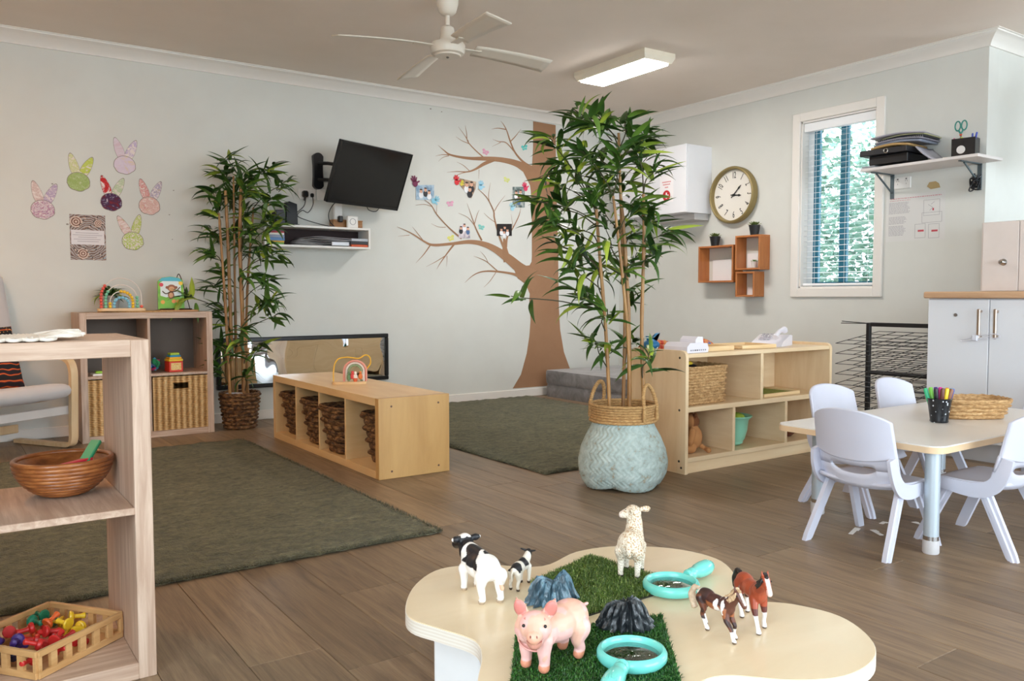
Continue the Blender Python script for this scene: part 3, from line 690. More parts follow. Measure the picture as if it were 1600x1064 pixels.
# ------------------------------------------------------------------ painted tree and wall decorations (x, z on the back wall)
RIB = [[(-0.907,1.831,0.1395),(-1.032,1.921,0.093),(-1.154,1.975,0.0581),(-1.302,1.995,0.0418),(-1.463,1.992,0.0349),(-1.638,1.979,0.0232),(-1.807,1.989,0.0151),(-1.874,2.021,0.0081),(-1.926,2.055,0.0012)],[(-0.999,1.954,0.0279),(-1.098,1.998,0.0209),(-1.182,2.069,0.0163),(-1.232,2.158,0.0139),(-1.265,2.237,0.0105),(-1.297,2.285,0.007),(-1.328,2.314,0.0012)],[(-1.275,2.25,0.0081),(-1.355,2.252,0.0058),(-1.418,2.237,0.0012)],[(-1.232,2.154,0.0093),(-1.182,2.201,0.007),(-1.12,2.272,0.0012)],[(-1.195,2.08,0.0105),(-1.274,2.141,0.0081),(-1.346,2.143,0.0058),(-1.409,2.155,0.0012)],[(-1.328,2.138,0.0046),(-1.415,2.095,0.0012)],[(-1.499,1.999,0.0116),(-1.586,2.056,0.0093),(-1.651,2.115,0.0081),(-1.661,2.179,0.0058),(-1.674,2.237,0.0012)],[(-1.642,2.111,0.0081),(-1.688,2.168,0.0046),(-1.739,2.22,0.0012)],[(-1.634,2.095,0.0058),(-1.706,2.113,0.0046),(-1.761,2.139,0.0012)],[(-1.816,1.988,0.0081),(-1.89,1.984,0.0046),(-1.951,1.967,0.0012)],[(-1.827,1.981,0.0058),(-1.882,1.963,0.0035),(-1.924,1.928,0.0012)],[(-1.392,1.99,0.0256),(-1.49,1.949,0.0279),(-1.578,1.897,0.0163),(-1.656,1.869,0.0105),(-1.758,1.863,0.0058),(-1.847,1.849,0.0012)],[(-1.635,1.878,0.0058),(-1.69,1.916,0.0046),(-1.754,1.939,0.0012)],[(-1.652,1.869,0.0058),(-1.741,1.84,0.0046),(-1.804,1.785,0.0012)],[(-1.543,1.897,0.0046),(-1.547,1.819,0.0012)],[(-0.984,1.032,0.1162),(-1.118,1.091,0.0988),(-1.249,1.176,0.0814),(-1.385,1.252,0.0581),(-1.502,1.292,0.0442),(-1.641,1.305,0.0325),(-1.812,1.283,0.0232),(-1.978,1.269,0.0198),(-2.059,1.295,0.0139),(-2.17,1.353,0.0093),(-2.294,1.399,0.0012)],[(-1.263,1.157,0.0814),(-1.285,1.232,0.0604),(-1.291,1.292,0.0372),(-1.296,1.345,0.0209)],[(-1.304,1.277,0.0232),(-1.358,1.395,0.0163),(-1.394,1.512,0.0139),(-1.402,1.571,0.0116),(-1.465,1.671,0.0081),(-1.535,1.725,0.0046),(-1.561,1.738,0.0012)],[(-1.399,1.564,0.0081),(-1.45,1.672,0.0058),(-1.432,1.799,0.0012)],[(-1.393,1.569,0.007),(-1.348,1.634,0.0046),(-1.284,1.705,0.0012)],[(-1.385,1.475,0.0058),(-1.447,1.509,0.0046),(-1.5,1.548,0.0012)],[(-1.278,1.277,0.0256),(-1.263,1.361,0.0163),(-1.211,1.431,0.0105),(-1.146,1.54,0.0081),(-1.125,1.613,0.0012)],[(-1.207,1.446,0.0046),(-1.224,1.551,0.0012)],[(-1.519,1.321,0.0163),(-1.575,1.415,0.0116),(-1.606,1.487,0.0081),(-1.66,1.618,0.0012)],[(-1.585,1.436,0.007),(-1.649,1.499,0.0046),(-1.743,1.533,0.0012)],[(-1.589,1.455,0.007),(-1.562,1.533,0.0046),(-1.541,1.571,0.0012)],[(-1.714,1.329,0.0163),(-1.836,1.415,0.0105),(-1.94,1.509,0.0093),(-1.992,1.58,0.007),(-2.056,1.621,0.0023)],[(-1.984,1.571,0.0046),(-2.056,1.583,0.0035),(-2.131,1.572,0.0012)],[(-1.946,1.515,0.0046),(-1.939,1.597,0.0012)],[(-1.861,1.414,0.0046),(-1.927,1.413,0.0035),(-1.993,1.436,0.0012)],[(-2.002,1.268,0.0105),(-2.059,1.196,0.007),(-2.132,1.124,0.0012)],[(-1.787,1.278,0.0163),(-1.854,1.201,0.0105),(-1.913,1.128,0.0058),(-1.946,1.077,0.0012)],[(-1.866,1.187,0.007),(-1.946,1.142,0.0046),(-2.039,1.097,0.0012)],[(-1.85,1.187,0.0046),(-1.855,1.101,0.0012)],[(-2.186,1.339,0.0046),(-2.287,1.325,0.0012)],[(-2.067,1.301,0.007),(-2.122,1.362,0.0046),(-2.161,1.403,0.0012)],[(-0.965,0.946,0.1046),(-1.099,1.015,0.0465),(-1.212,1.052,0.0209),(-1.395,1.07,0.0151),(-1.52,1.065,0.0105),(-1.608,1.032,0.007),(-1.686,0.972,0.0012)],[(-1.359,1.069,0.0093),(-1.467,1.145,0.007),(-1.537,1.173,0.0046),(-1.599,1.191,0.0012)],[(-1.458,1.141,0.0046),(-1.493,1.196,0.0035),(-1.537,1.232,0.0012)],[(-1.381,1.061,0.0058),(-1.44,0.989,0.0046),(-1.503,0.936,0.0012)]]
TRUNK = [(-0.993,2.351),(-0.993,2.132),(-1.003,1.996),(-1.02,1.806),(-1.007,1.535),(-1.007,1.207),(-1.021,0.988),(-1.034,0.823),(-1.021,0.658),(-1.034,0.52),(-1.062,0.372),(-1.123,0.194),(-1.21,0.078),(-0.574,0.077),(-0.581,0.204),(-0.655,0.367),(-0.698,0.567),(-0.713,0.765),(-0.721,1.215),(-0.736,1.66),(-0.747,1.992),(-0.751,2.346)]
FIL = [[(-1.117,1.997),(-0.999,1.974),(-0.965,1.781),(-1.0,1.655),(-1.026,1.807),(-1.098,1.915),(-1.21,1.973)],[(-1.032,1.127),(-0.975,1.21),(-0.975,0.822),(-1.027,0.878),(-1.071,0.964),(-1.156,1.014),(-1.23,1.158),(-1.184,1.144),(-1.109,1.119)]]
def wallA(q, name, mats, parent=None, smooth=0): return q.build(name, mats, parent, smooth)
mural = thing('tree_mural', 'brown tree painted on the back wall with bare branches', 'mural', (0, 0, 0))
M_tree = mottled('tree_paint', [(.3, '9A7457'), (.7, 'A57E60')], 3, .7, .05, 200, .0005, spec=.25)
q = MB(); q.prism([(x, z) for x, z in TRUNK][::-1], -.0018, -.0002, 'xz'); q.build('trunk', M_tree, mural, smooth=0)
for k_, L in enumerate(RIB):
    P3 = smoothline([(x, z, w_) for x, z, w_ in L], 6); n = len(P3); y = -.0019-.00004*k_; q = MB()
    for i, p in enumerate(P3):
        d = Vector((P3[min(i+1, n-1)].x-P3[max(i-1, 0)].x, P3[min(i+1, n-1)].y-P3[max(i-1, 0)].y)).normalized(); w_ = max(p.z, .0012)/2
        for s_ in (1, -1):
            q.v.append(Vector((p.x-d.y*w_*s_, y, p.y+d.x*w_*s_)))
    for i in range(n-1): q.f.append([2*i, 2*i+1, 2*i+3, 2*i+2]); q.m.append(0)
    q.build('branch', M_tree, mural, smooth=0, solid=.0002)
for k_, F in enumerate(FIL):
    q = MB(); q.prism(F, -.0017-.00008*k_, -.0003, 'xz'); q.build('limb_joint', M_tree, mural, smooth=0)
# prints and cut-outs
def flat(poly, y0=-.0034, y1=-.0044):
    q = MB(); a = sum(p[0]*r_[1]-r_[0]*p[1] for p, r_ in zip(poly, poly[1:]+poly[:1]))
    if a < 0: poly = poly[::-1]
    q.prism(poly, y1, y0, 'xz'); return q
def circ(cx, cz, rx, rz=None, n=14): return [(cx+rx*math.cos(2*math.pi*i/n), cz+(rz or rx)*math.sin(2*math.pi*i/n)) for i in range(n)]
def photo(label, poly, basec, people, seed):
    cx = sum(p[0] for p in poly)/len(poly); cz = sum(p[1] for p in poly)/len(poly)
    t_ = thing('family_photo', label, 'photo', (cx, 0, cz), 0, 'photos stuck on the painted tree')
    flat([(x-cx, z-cz) for x, z in poly]).build('print', mottled('photo_%d' % seed, basec, 28, .35, 0), t_, smooth=0)
    w_ = max(p[0] for p in poly)-min(p[0] for p in poly); h_ = max(p[1] for p in poly)-min(p[1] for p in poly); n = len(people)
    q = MB(); y = -.0046
    for i, (fx, fz, sk, sh) in enumerate(people):
        x, z = fx*w_, fz*h_; s_ = min(w_, h_)*.13
        k = q.mark(); q.prism(circ(x, z-s_*1.9, s_*1.25, s_*1.5), y-.0003, y, 'xz', m=sh); q.prism(circ(x, z, s_*.8, s_), y-.0006, y-.0003, 'xz', m=0); q.prism(circ(x, z+s_*.75, s_*.78, s_*.34), y-.0008, y-.0004, 'xz', m=4)
    q.build('people_in_print', [plain('D9A68A', .5, name='print_skin'), plain('EDEDF0', .5, name='print_white'), plain('54719C', .5, name='print_blue'), plain('23222A', .5, name='print_dark'), plain('33241E', .5, name='print_hair')], t_, smooth=0)
photo('family photo with light blue border, lowest branch tip near the television', [(-2.127,1.728),(-1.966,1.74),(-1.967,1.624),(-2.128,1.614)], [(.3, '5C7FA0'), (.5, '9DB7CC'), (.7, 'C9D6DE')], [(-.22, .06, 0, 1), (.02, .16, 0, 3), (.22, .02, 0, 1)], 1)
photo('crumpled heart-like family photo below the upper limb', [(-1.733,1.812),(-1.573,1.795),(-1.579,1.737),(-1.619,1.658),(-1.682,1.715),(-1.742,1.768)], [(.3, '4A3B38'), (.5, 'A98C76'), (.7, 'D8C4A8')], [(-.05, .12, 0, 1), (.22, .16, 0, 3), (.12, -.12, 0, 3)], 2)
photo('upright family photo of people in pale clothes beside the trunk', [(-1.21,1.781),(-1.085,1.79),(-1.085,1.615),(-1.211,1.608)], [(.3, '3D4A4A'), (.5, '7D8C8A'), (.7, 'C3C5BE')], [(-.2, .2, 0, 1), (.15, .26, 0, 1), (.0, -.05, 0, 2)], 3)
photo('cut-out photo of three people standing on the low limb', [(-1.743,1.332),(-1.733,1.42),(-1.70,1.452),(-1.672,1.425),(-1.64,1.432),(-1.633,1.335)], [(.3, '8A7D8E'), (.5, 'CFC5CC'), (.7, 'E9E2E4')], [(-.3, .12, 0, 3), (.0, .3, 0, 1), (.3, .1, 0, 2)], 4)
photo('dark family photo in the fork of the low limb', [(-1.37,1.464),(-1.218,1.471),(-1.219,1.37),(-1.371,1.364)], [(.3, '131013'), (.6, '231B1C'), (.8, '3C2A28')], [(-.2, .0, 0, 1), (.02, .18, 0, 3), (.2, -.02, 0, 1), (-.02, -.18, 0, 1)], 5)
def hand(label, x, z, s_, rot, c):
    t_ = thing('handprint', label, 'handprint', (x, 0, z), 0, 'handprints on the painted tree'); q = MB(); y = -.0056
    q.prism(circ(0, 0, s_*.42, s_*.45), y-.0004, y, 'xz')
    for a, l, w_ in ((-32, .95, .11), (-11, 1.12, .12), (8, 1.1, .12), (28, .95, .10), (72, .8, .13)):
        d = Vector((math.sin(R(a)), math.cos(R(a)))); n_ = Vector((-d.y, d.x)); b0 = d*s_*.25; b1 = d*s_*l*.95
        poly = [b0+n_*w_*s_, b0-n_*w_*s_, b1-n_*w_*s_*.85, b1+d*s_*.1, b1+n_*w_*s_*.85]; poly = [(p.x, p.y) for p in poly]
        ar = sum(p[0]*r_[1]-r_[0]*p[1] for p, r_ in zip(poly, poly[1:]+poly[:1])); q.prism(poly if ar > 0 else poly[::-1], y-.0006, y, 'xz')
    o = q.build('hand_shape', plain(c, .7, var=.12, name='hand_'+c), t_, smooth=0); o.rotation_euler = (0, R(rot), 0)
hand('dark purple handprint at the branch tip beside the television', -2.135, 1.738, .056, -12, '7A2F52'); hand('red handprint on the crumpled photo', -1.757, 1.778, .052, -5, 'D8333A')
hand('pink red handprint against the trunk', -1.076, 1.776, .05, -18, 'E2476A'); hand('light blue handprint under the leftmost photo', -1.968, 1.615, .05, 60, '8CCDE4')
hand('light blue handprint right of the crumpled photo', -1.53, 1.755, .05, 10, '9FD3EA'); hand('light blue handprint below the upright photo', -1.214, 1.60, .045, -10, 'A5D8E8'); hand('yellow handprint on the crumpled photo', -1.712, 1.766, .032, 20, 'E4D24B')
def butterfly(label, x, z, s_, rot, c):
    t_ = thing('butterfly_decal', label, 'butterfly', (x, 0, z), 0, 'butterflies on the painted tree'); q = MB()
    for sg in (-1, 1):
        for cx, cz, rx, rz_ in ((.52, .30, .42, .32), (.38, -.28, .30, .26)): q.prism(circ(sg*cx*s_, cz*s_, rx*s_, rz_*s_, 10), -.0034, -.0026, 'xz')
    q.prism(circ(0, 0, .09*s_, .5*s_, 8), -.0036, -.0026, 'xz'); o = q.build('wings', plain(c, .6, var=.15, name='butterfly_'+c), t_, smooth=0); o.rotation_euler = (0, R(rot), 0)
butterfly('pink butterfly above the upper limb', -1.481, 2.042, .036, 20, 'DC9DB6'); butterfly('teal butterfly beside the trunk top', -1.085, 2.118, .036, -15, '5FC4BE'); butterfly('pale yellow butterfly left of the upright photo', -1.271, 1.833, .034, 15, 'DCE08A')
butterfly('pink butterfly left of the middle branches', -1.818, 1.601, .036, -10, 'E3A6C0'); butterfly('teal butterfly above the low limb', -1.524, 1.427, .034, 12, '85CFC6'); butterfly('yellow butterfly on the low limb', -1.812, 1.328, .036, -20, 'E2E07A')
# rabbit cut-outs
def scribble(name, stops, scale):
    t = NT(name); v = t.coords((1, 1, 1.3)); a = t.noise(v, scale, 5, .7, 2.6); t.col(t.ramp(a.outputs['Fac'], stops)); t.b.inputs['Roughness'].default_value = .7; return t.mat
PAPER = 'E6DAD4'
def rabbit(label, x, z, s_, rot, head, earL, earR, ea=(18, -24)):
    t_ = thing('rabbit_cutout', label, 'paper cutout', (x, 0, z), 0, 'painted paper rabbits on the back wall'); t_.rotation_euler = (0, R(rot), 0)
    hd = [(math.cos(a)*s_*(.93+(.06*abs(math.sin(3.5*a)) if math.sin(a) < -.2 else .0)), math.sin(a)*s_*(.82+(.06*abs(math.sin(3.5*a)) if math.sin(a) < -.2 else .0))) for a in [2*math.pi*i/48 for i in range(48)]]
    ol = plain('8F8179', .8, name='cut_outline')
    def ear(a, m_, nm):
        d = Vector((-math.sin(R(a)), math.cos(R(a)))); n_ = Vector((-d.y, d.x)); c = d*s_*1.55; L = s_*1.08; w_ = s_*.38
        def po(k): return [((c+d*L*k*math.cos(t2)+n_*w_*k*math.sin(t2)*(1-.25*math.cos(t2))).x, (c+d*L*k*math.cos(t2)+n_*w_*k*math.sin(t2)*(1-.25*math.cos(t2))).y) for t2 in [2*math.pi*i/20 for i in range(20)]]
        flat(po(1.06), -.0004, -.0012).build('ear_outline', ol, t_, smooth=0); flat(po(1.0), -.001, -.0018).build('ear', m_, t_, smooth=0)
    ear(ea[0], earL, 'l'); ear(ea[1], earR, 'r')
    flat([(a*1.05, b_*1.06) for a, b_ in hd], -.0008, -.0022).build('head_outline', ol, t_, smooth=0); flat(hd, -.0014, -.0028).build('head', head, t_, smooth=0)
sc = scribble
rabbit('paper rabbit painted in purple and pink strokes, leftmost', -4.675, 1.393, .066, 2, sc('r1', [(.40, PAPER), (.46, 'B9A0B8'), (.50, PAPER), (.54, 'B4517A'), (.60, '7D5F9C'), (.63, PAPER), (.8, PAPER)], 30), sc('r1l', [(.45, PAPER), (.55, 'C9A7A0'), (.62, PAPER)], 20), sc('r1r', [(.42, PAPER), (.55, 'A98FB6'), (.66, PAPER)], 20))
rabbit('paper rabbit painted green, highest on the left', -4.477, 1.575, .066, 4, sc('r2', [(.35, 'B6C58A'), (.5, '98AE5C'), (.65, 'C3CB9E')], 18), sc('r2l', [(.4, PAPER), (.55, 'C9CE86'), (.7, PAPER)], 16), sc('r2r', [(.38, PAPER), (.5, 'BDCB42'), (.68, 'D3D67A')], 18))
rabbit('pale lilac paper rabbit with a yellow smudge, topmost', -4.212, 1.70, .066, 0, sc('r3', [(.38, 'DED0DA'), (.52, 'DAC8D8'), (.62, 'DFCBA8'), (.75, PAPER)], 10), sc('r3l', [(.4, 'DCCFD8'), (.6, 'D8BFC8')], 12), sc('r3r', [(.45, PAPER), (.6, 'B7A2CC'), (.7, PAPER)], 18))
rabbit('paper rabbit with dark purple face and a red ear', -4.295, 1.462, .064, 4, sc('r4', [(.34, 'CFC0CC'), (.44, '3B1F50'), (.56, '5A1230'), (.68, '8E1420'), (.8, '3A1C4C')], 14), sc('r4l', [(.4, PAPER), (.47, 'C81D20'), (.8, 'C81D20')], 7), sc('r4r', [(.4, PAPER), (.55, 'B2C79A'), (.7, PAPER)], 14), (22, -22))
rabbit('paper rabbit with coral pink swirls, rightmost', -4.071, 1.452, .066, 1, sc('r5', [(.42, PAPER), (.47, 'DB9A86'), (.51, PAPER), (.55, 'CE6F66'), (.60, PAPER), (.64, 'D9B25A'), (.7, PAPER)], 30), sc('r5l', [(.42, PAPER), (.54, 'D57E7A'), (.66, PAPER)], 24), sc('r5r', [(.44, PAPER), (.55, 'A79ABF'), (.62, 'D9C274'), (.7, PAPER)], 20))
rabbit('paper rabbit with lime green scribbles, lowest on the right', -4.176, 1.222, .066, -3, sc('r6', [(.44, PAPER), (.48, 'A7C32E'), (.54, 'B7CC4C'), (.57, PAPER), (.8, PAPER)], 26), sc('r6l', [(.45, PAPER), (.56, 'D6A9A6'), (.62, 'A8BE3C'), (.72, PAPER)], 14), sc('r6r', [(.40, PAPER), (.52, 'B3C63A'), (.64, PAPER)], 14), (26, -18))
# dot-art poster
po = thing('dot_art_poster', 'brown dot-art poster with a white text panel, under the rabbits', 'poster', (-4.433, 0, 1.233))
def posterm():
    t = NT('dot_art'); tc = t.n('TexCoord'); wv = t.n('TexWave', wave_type='RINGS', rings_direction='SPHERICAL'); wv.inputs['Scale'].default_value = 22; wv.inputs['Distortion'].default_value = 9; wv.inputs['Detail'].default_value = 2; wv.inputs['Detail Scale'].default_value = .9
    t.l(tc.outputs['Object'], wv.inputs['Vector']); t.col(t.ramp(wv.outputs['Fac'], [(.1, '5A4038'), (.3, '8E6A58'), (.5, 'C9A58C'), (.62, '76564A'), (.8, 'D8BDA6'), (.95, '8796A0')])); t.b.inputs['Roughness'].default_value = .5; return t.mat
flat([(-.10, -.14), (.10, -.14), (.10, .14), (-.10, .14)], -.0004, -.0016).build('sheet', posterm(), po, smooth=0)
q = MB()
for cx, cz, r_ in ((-.065, .095, .034), (-.03, -.10, .032), (.06, .09, .022)):
    for i, rr in enumerate((1, .8, .6, .4, .2)): q.prism(circ(cx, cz, r_*rr, n=18), -.0018-.0001*i, -.0016, 'xz', m=i % 2)
for i in range(40):
    a = i*.7; q.prism(circ(-.09+.18*((i*.37) % 1), (.055+.08*((i*.61) % 1))*(1 if i % 2 else -1), .004, n=8), -.0019, -.0016, 'xz', m=2 if i % 3 else 0)
q.build('dot_motifs', [plain('D9C0AE', .6, name='dot_cream'), plain('7A4F3E', .6, name='dot_brown'), plain('2A1E1C', .6, name='dot_black')], po, smooth=0)['kind'] = 'stuff'
flat([(-.094, -.045), (.092, -.045), (.092, .045), (-.094, .045)], -.0016, -.0024).build('text_panel', plain('E3DDDE', .6, var=.01, name='panel_white'), po, smooth=0)
q = MB()
for i, (a, b_) in enumerate(((-.07, .06), (-.085, .08), (-.055, .05), (-.08, .07), (-.06, .06))): q.box(a, b_, -.0026, -.0024, .026-.013*i, .0285-.013*i)
q.build('text_lines', plain('9A8D96', .7, name='print_grey'), po, smooth=0)
# scuffs and old fixings on the wall
for x, z, r_, lab in ((-4.62, 1.55, .006, 'grey scuff left of the green rabbit'), (-4.545, 1.31, .008, 'grey scuff left of the dot-art poster'), (-3.935, 1.24, .004, 'tiny grey scuff near the lime rabbit'), (-3.92, 1.56, .005, 'grey scuff near the coral rabbit ear'), (-3.95, 1.40, .005, 'thin grey scuff right of the coral rabbit'), (-1.99, 2.33, .008, 'grey plug mark high on the wall near the cornice'), (-1.89, 2.32, .006, 'smaller grey plug mark near the cornice')):
    q = MB(); q.prism(circ(0, 0, r_, r_*.6, 8), -.0008, 0, 'xz'); tag(q.build('wall_mark', plain('8E857E', .9, name='scuff'), smooth=0, loc=(x, 0, z)), lab, 'mark', 'scuffs on the back wall')
# ------------------------------------------------------------------ television on its swing arm
M_gblk = plain('0C0D10', .18, var=.0, name='gloss_black'); M_scr = plain('0A0B0D', .12, var=0, name='screen_off', spec=.5)
tv = thing('television', 'black flat television tilted down on a wall arm', 'television', (-2.661, -.33, 1.707))
yaw, til = .371, .376
n_ = Vector((math.sin(yaw)*math.cos(til), -math.cos(yaw)*math.cos(til), -math.sin(til))); r_ = Vector((math.cos(yaw), math.sin(yaw), 0)); u_ = n_.cross(r_)
if u_.z < 0: u_ = -u_
Mt = Matrix((r_, -n_, u_)).transposed().to_4x4(); Mt.translation = (-2.661, -.33, 1.707)   # local x right, -y towards viewer, z up
tv.matrix_world = Mt
q = MB(); q.box(-.36, .36, .0, .03, -.216, .216, .004); q.box(-.24, .24, .028, .062, -.15, .10, .012); q.build('case', BLACK, tv)
q = MB(); q.box(-.348, .348, -.003, .001, -.192, .206, .001); q.build('screen', M_scr, tv)
q = MB()
for a in ((-.36, .36, .206, .216), (-.36, .36, -.216, -.192)): q.box(a[0], a[1], -.006, .004, a[2], a[3], .002)
for x in (-.36, .35): q.box(x, x+.010, -.006, .004, -.216, .216, .002)
q.build('bezel', M_gblk, tv)
arm = thing('tv_wall_arm', 'black swing arm with a long wall plate, left of the television', 'bracket', (-2.933, 0, 1.765))
q = MB(); pl_ = [(p[0], p[1]) for p in rrect(.075, .26, .036, 6)]
pl_ = [(x*(1-.22*math.exp(-(z/.05)**2)), z) for x, z in [(v.x, v.y) for v in smoothline([(a, b_, 0) for a, b_ in pl_], 3, True)]]
q.prism(pl_, -.035, 0, 'xz'); q.build('wall_plate', BLACK, arm)
for z in (.055, -.062):
    q = MB(); q.tube([(0, -.03, z), (.05, -.085, z-.003), (.20, -.20, z-.03)], .013, 10); q.build('arm', BLACK, arm)
q = MB(); q.cyl((.20, -.20, -.14), (.20, -.20, .06), .02, n=16); q.build('hinge', BLACK, arm)
def cable(label, pts, r=.003, c='17171A', name='cable', mat=None):
    q = MB(); q.tube(smoothline(pts, 6), r, 6); o = q.build(name, mat or plain(c, .5, name='cable_'+c)); tag(o, label, 'cable'); return o
# power points behind the television
so = thing('power_point', 'white double power point with a black plug, left of the television', 'socket', (-3.01, 0, 1.597))
q = MB(); q.box(-.064, .064, -.012, 0, -.036, .036, .004); q.build('face_plate', WHITE, so)
q = MB(); q.box(-.045, -.005, -.05, -.012, -.026, .02, .008); q.cyl((-.025, -.03, -.025), (-.03, -.03, -.05), .008); q.build('plug', BLACK, so); q = MB(); q.box(.018, .042, -.035, -.012, -.022, .006, .006); q.build('plug', BLACK, so)
so2 = thing('light_switch', 'narrow white switch plate right of the power point', 'switch', (-2.905, 0, 1.60)); q = MB(); q.box(-.03, .03, -.014, 0, -.04, .04, .004); q.build('face_plate', WHITE, so2)
cable('black cord hanging from the plug down to the router', [(-3.035, -.035, 1.545), (-3.06, -.06, 1.50), (-3.13, -.09, 1.44), (-3.12, -.06, 1.40), (-3.10, -.05, 1.362)])
cable('thin black cord looping from the socket to the wall shelf', [(-2.98, -.03, 1.58), (-2.985, -.05, 1.52), (-3.03, -.07, 1.46), (-3.08, -.09, 1.47), (-3.12, -.10, 1.43), (-3.06, -.12, 1.40), (-2.94, -.14, 1.37), (-2.86, -.14, 1.362)])
cable('black television cord looping beside the power board', [(-2.83, -.20, 1.56), (-2.875, -.16, 1.52), (-2.895, -.12, 1.46), (-2.885, -.11, 1.40), (-2.85, -.11, 1.368)])
cable('black cord drooping under the television', [(-2.66, -.235, 1.54), (-2.63, -.215, 1.49), (-2.56, -.20, 1.485), (-2.52, -.19, 1.54)])
pb = thing('power_board', 'white power board leaning behind the television on the wall shelf', 'power board', (-2.815, -.09, 1.358)); q = MB(); q.box(-.03, .03, -.018, .018, 0, .175, .006); q.build('body', WHITE, pb); q = MB(); q.box(-.012, .022, -.05, -.018, .04, .085, .006); q.build('plug', BLACK, pb)
# ------------------------------------------------------------------ wall shelf below
ws = thing('media_shelf', 'white box shelf fixed to the wall under the television', 'shelf', (-3.0, -.10, 1.205))
for nm, a in (('top', (-.39, .39, -.10, .10, .137, .152)), ('bottom', (-.39, .39, -.10, .10, 0, .015)), ('side', (-.39, -.375, -.10, .10, .015, .137)), ('side', (.375, .39, -.10, .10, .015, .137))):
    q = MB(); q.box(*a, .001); q.build(nm, WHITE, ws)
q = MB(); q.box(-.375, .375, .08, .10, .015, .137); q.build('back_panel', plain('2B1716', .7, name='dark_back'), ws, smooth=0)
z = 1.221
for i, (c, hgt, l) in enumerate((('6A9A3F', .012, .12), ('C9A23A', .012, .118), ('5C86B8', .02, .125), ('8A97B0', .018, .12), ('E2DFDA', .013, .122), ('B4373C', .009, .12), ('6B4A5A', .010, .118))):
    t_ = thing('picture_book', ['lime green', 'mustard', 'mid blue', 'grey blue', 'white', 'red', 'plum'][i]+' book in the pile at the left end of the media shelf', 'book', (-3.31, -.115, z), R((-2, 1, 0, 2, -1, 1, 0)[i]), 'books piled on the media shelf')
    q = MB(); q.box(-l/2, l/2, -.078, .078, 0, hgt, .0015); q.build('cover', plain(c, .5, name='book_'+c), t_); q = MB(); q.box(-l/2+.002, l/2+.0008, -.074, .0785, .002, hgt-.002); q.build('pages', plain('DDD8CC', .8, name='pages'), t_); z += hgt+.0006
z = 1.221
for i, (c, hgt) in enumerate((('CF5A33', .016), ('2A2B30', .022), ('B9BDC6', .02))):
    t_ = thing('folder', ['orange', 'black', 'pale grey'][i]+' folder lying at the right end of the media shelf', 'folder', (-2.69, -.115, z), R((1, -2, 2)[i]), 'folders on the media shelf'); q = MB(); q.box(-.07, .06, -.08, .07, 0, hgt, .002); q.build('cover', plain(c, .5, name='folder_'+c), t_); z += hgt+.0006
t_ = thing('laminated_sheets', 'grey bundle of laminated sheets on the media shelf', 'papers', (-2.97, -.11, 1.221))
for i in range(6):
    q = MB(); q.grid(lambda u, v: (-.21+.42*u+.01*i, -.075+.15*v, .004+.0095*i+.012*math.sin(u*3.1)*(i/5)+.003*math.sin(u*9+i)), 14, 3); q.build('sheet', plain(('B9B4B4', 'C9C5C6', 'A9A4A6')[i % 3], .3, name='laminate_%d' % (i % 3)), t_, smooth=60, solid=.002)
q = MB(); q.box(.06, .19, -.095, -.085, .003, .03, .002); q.build('clip', plain('C4C4C8', .3, metal=.5, name='clip_metal'), t_)
rt = thing('modem', 'black upright modem on the media shelf', 'modem', (-3.175, -.115, 1.358), R(12)); q = MB(); q.prism([(-.045, 0), (.045, 0), (.04, .15), (-.02, .165), (-.04, .155)], -.02, .02, 'xz'); q.build('body', BLACK, rt)
q = MB(); q.box(-.055, .055, -.03, .03, 0, .010, .003); q.build('foot', BLACK, rt)
dk = thing('speaker_box', 'dark blue box speaker beside the modem', 'speaker', (-3.262, -.12, 1.358)); q = MB(); q.box(-.035, .035, -.04, .04, 0, .10, .006); q.build('body', plain('26243A', .5, name='navy_plastic'), dk); q = MB(); q.box(-.026, .026, -.042, -.04, .012, .088); q.build('grille', BLACK, dk)
b2 = thing('spray_bottle', 'white bottle behind the bamboo on the media shelf', 'bottle', (-3.335, -.10, 1.358)); q = MB(); q.lathe([(.021, 0), (.024, .005), (.024, .09), (.012, .115), (.011, .13)], 18); q.build('body', plain('D9D9D2', .4, name='bottle_white'), b2); q = MB(); q.lathe([(.012, .13), (.012, .15), (.006, .16)], 14); q.build('cap', plain('E3C23C', .4, name='cap_yellow'), b2)
rd = thing('wireless_doorbell', 'small white square speaker with a ring, standing on the media shelf', 'speaker', (-2.725, -.14, 1.358)); q = MB(); q.box(-.042, .042, -.012, .012, 0, .088, .006); q.build('body', WHITE, rd)
q = MB(); q.tube([(math.cos(R(a))*.022, -.0125, .046+math.sin(R(a))*.022) for a in range(0, 360, 20)], .0016, 6, closed=True); q.build('ring', plain('77777C', .5, name='ring_grey'), rd)
bx = thing('wooden_box', 'low brown wooden box behind the white speaker', 'box', (-2.745, -.075, 1.358)); q = MB(); q.box(-.115, .115, -.035, .035, 0, .052, .003); q.build('body', wood('walnut_box', '8A5A2E', 'A87540', 'x', rnd=0), bx); q = MB(); q.box(-.117, .117, -.037, .037, .052, .060, .002); q.build('lid', wood('walnut_lid', '946234', 'B07E48', 'x', rnd=0), bx)
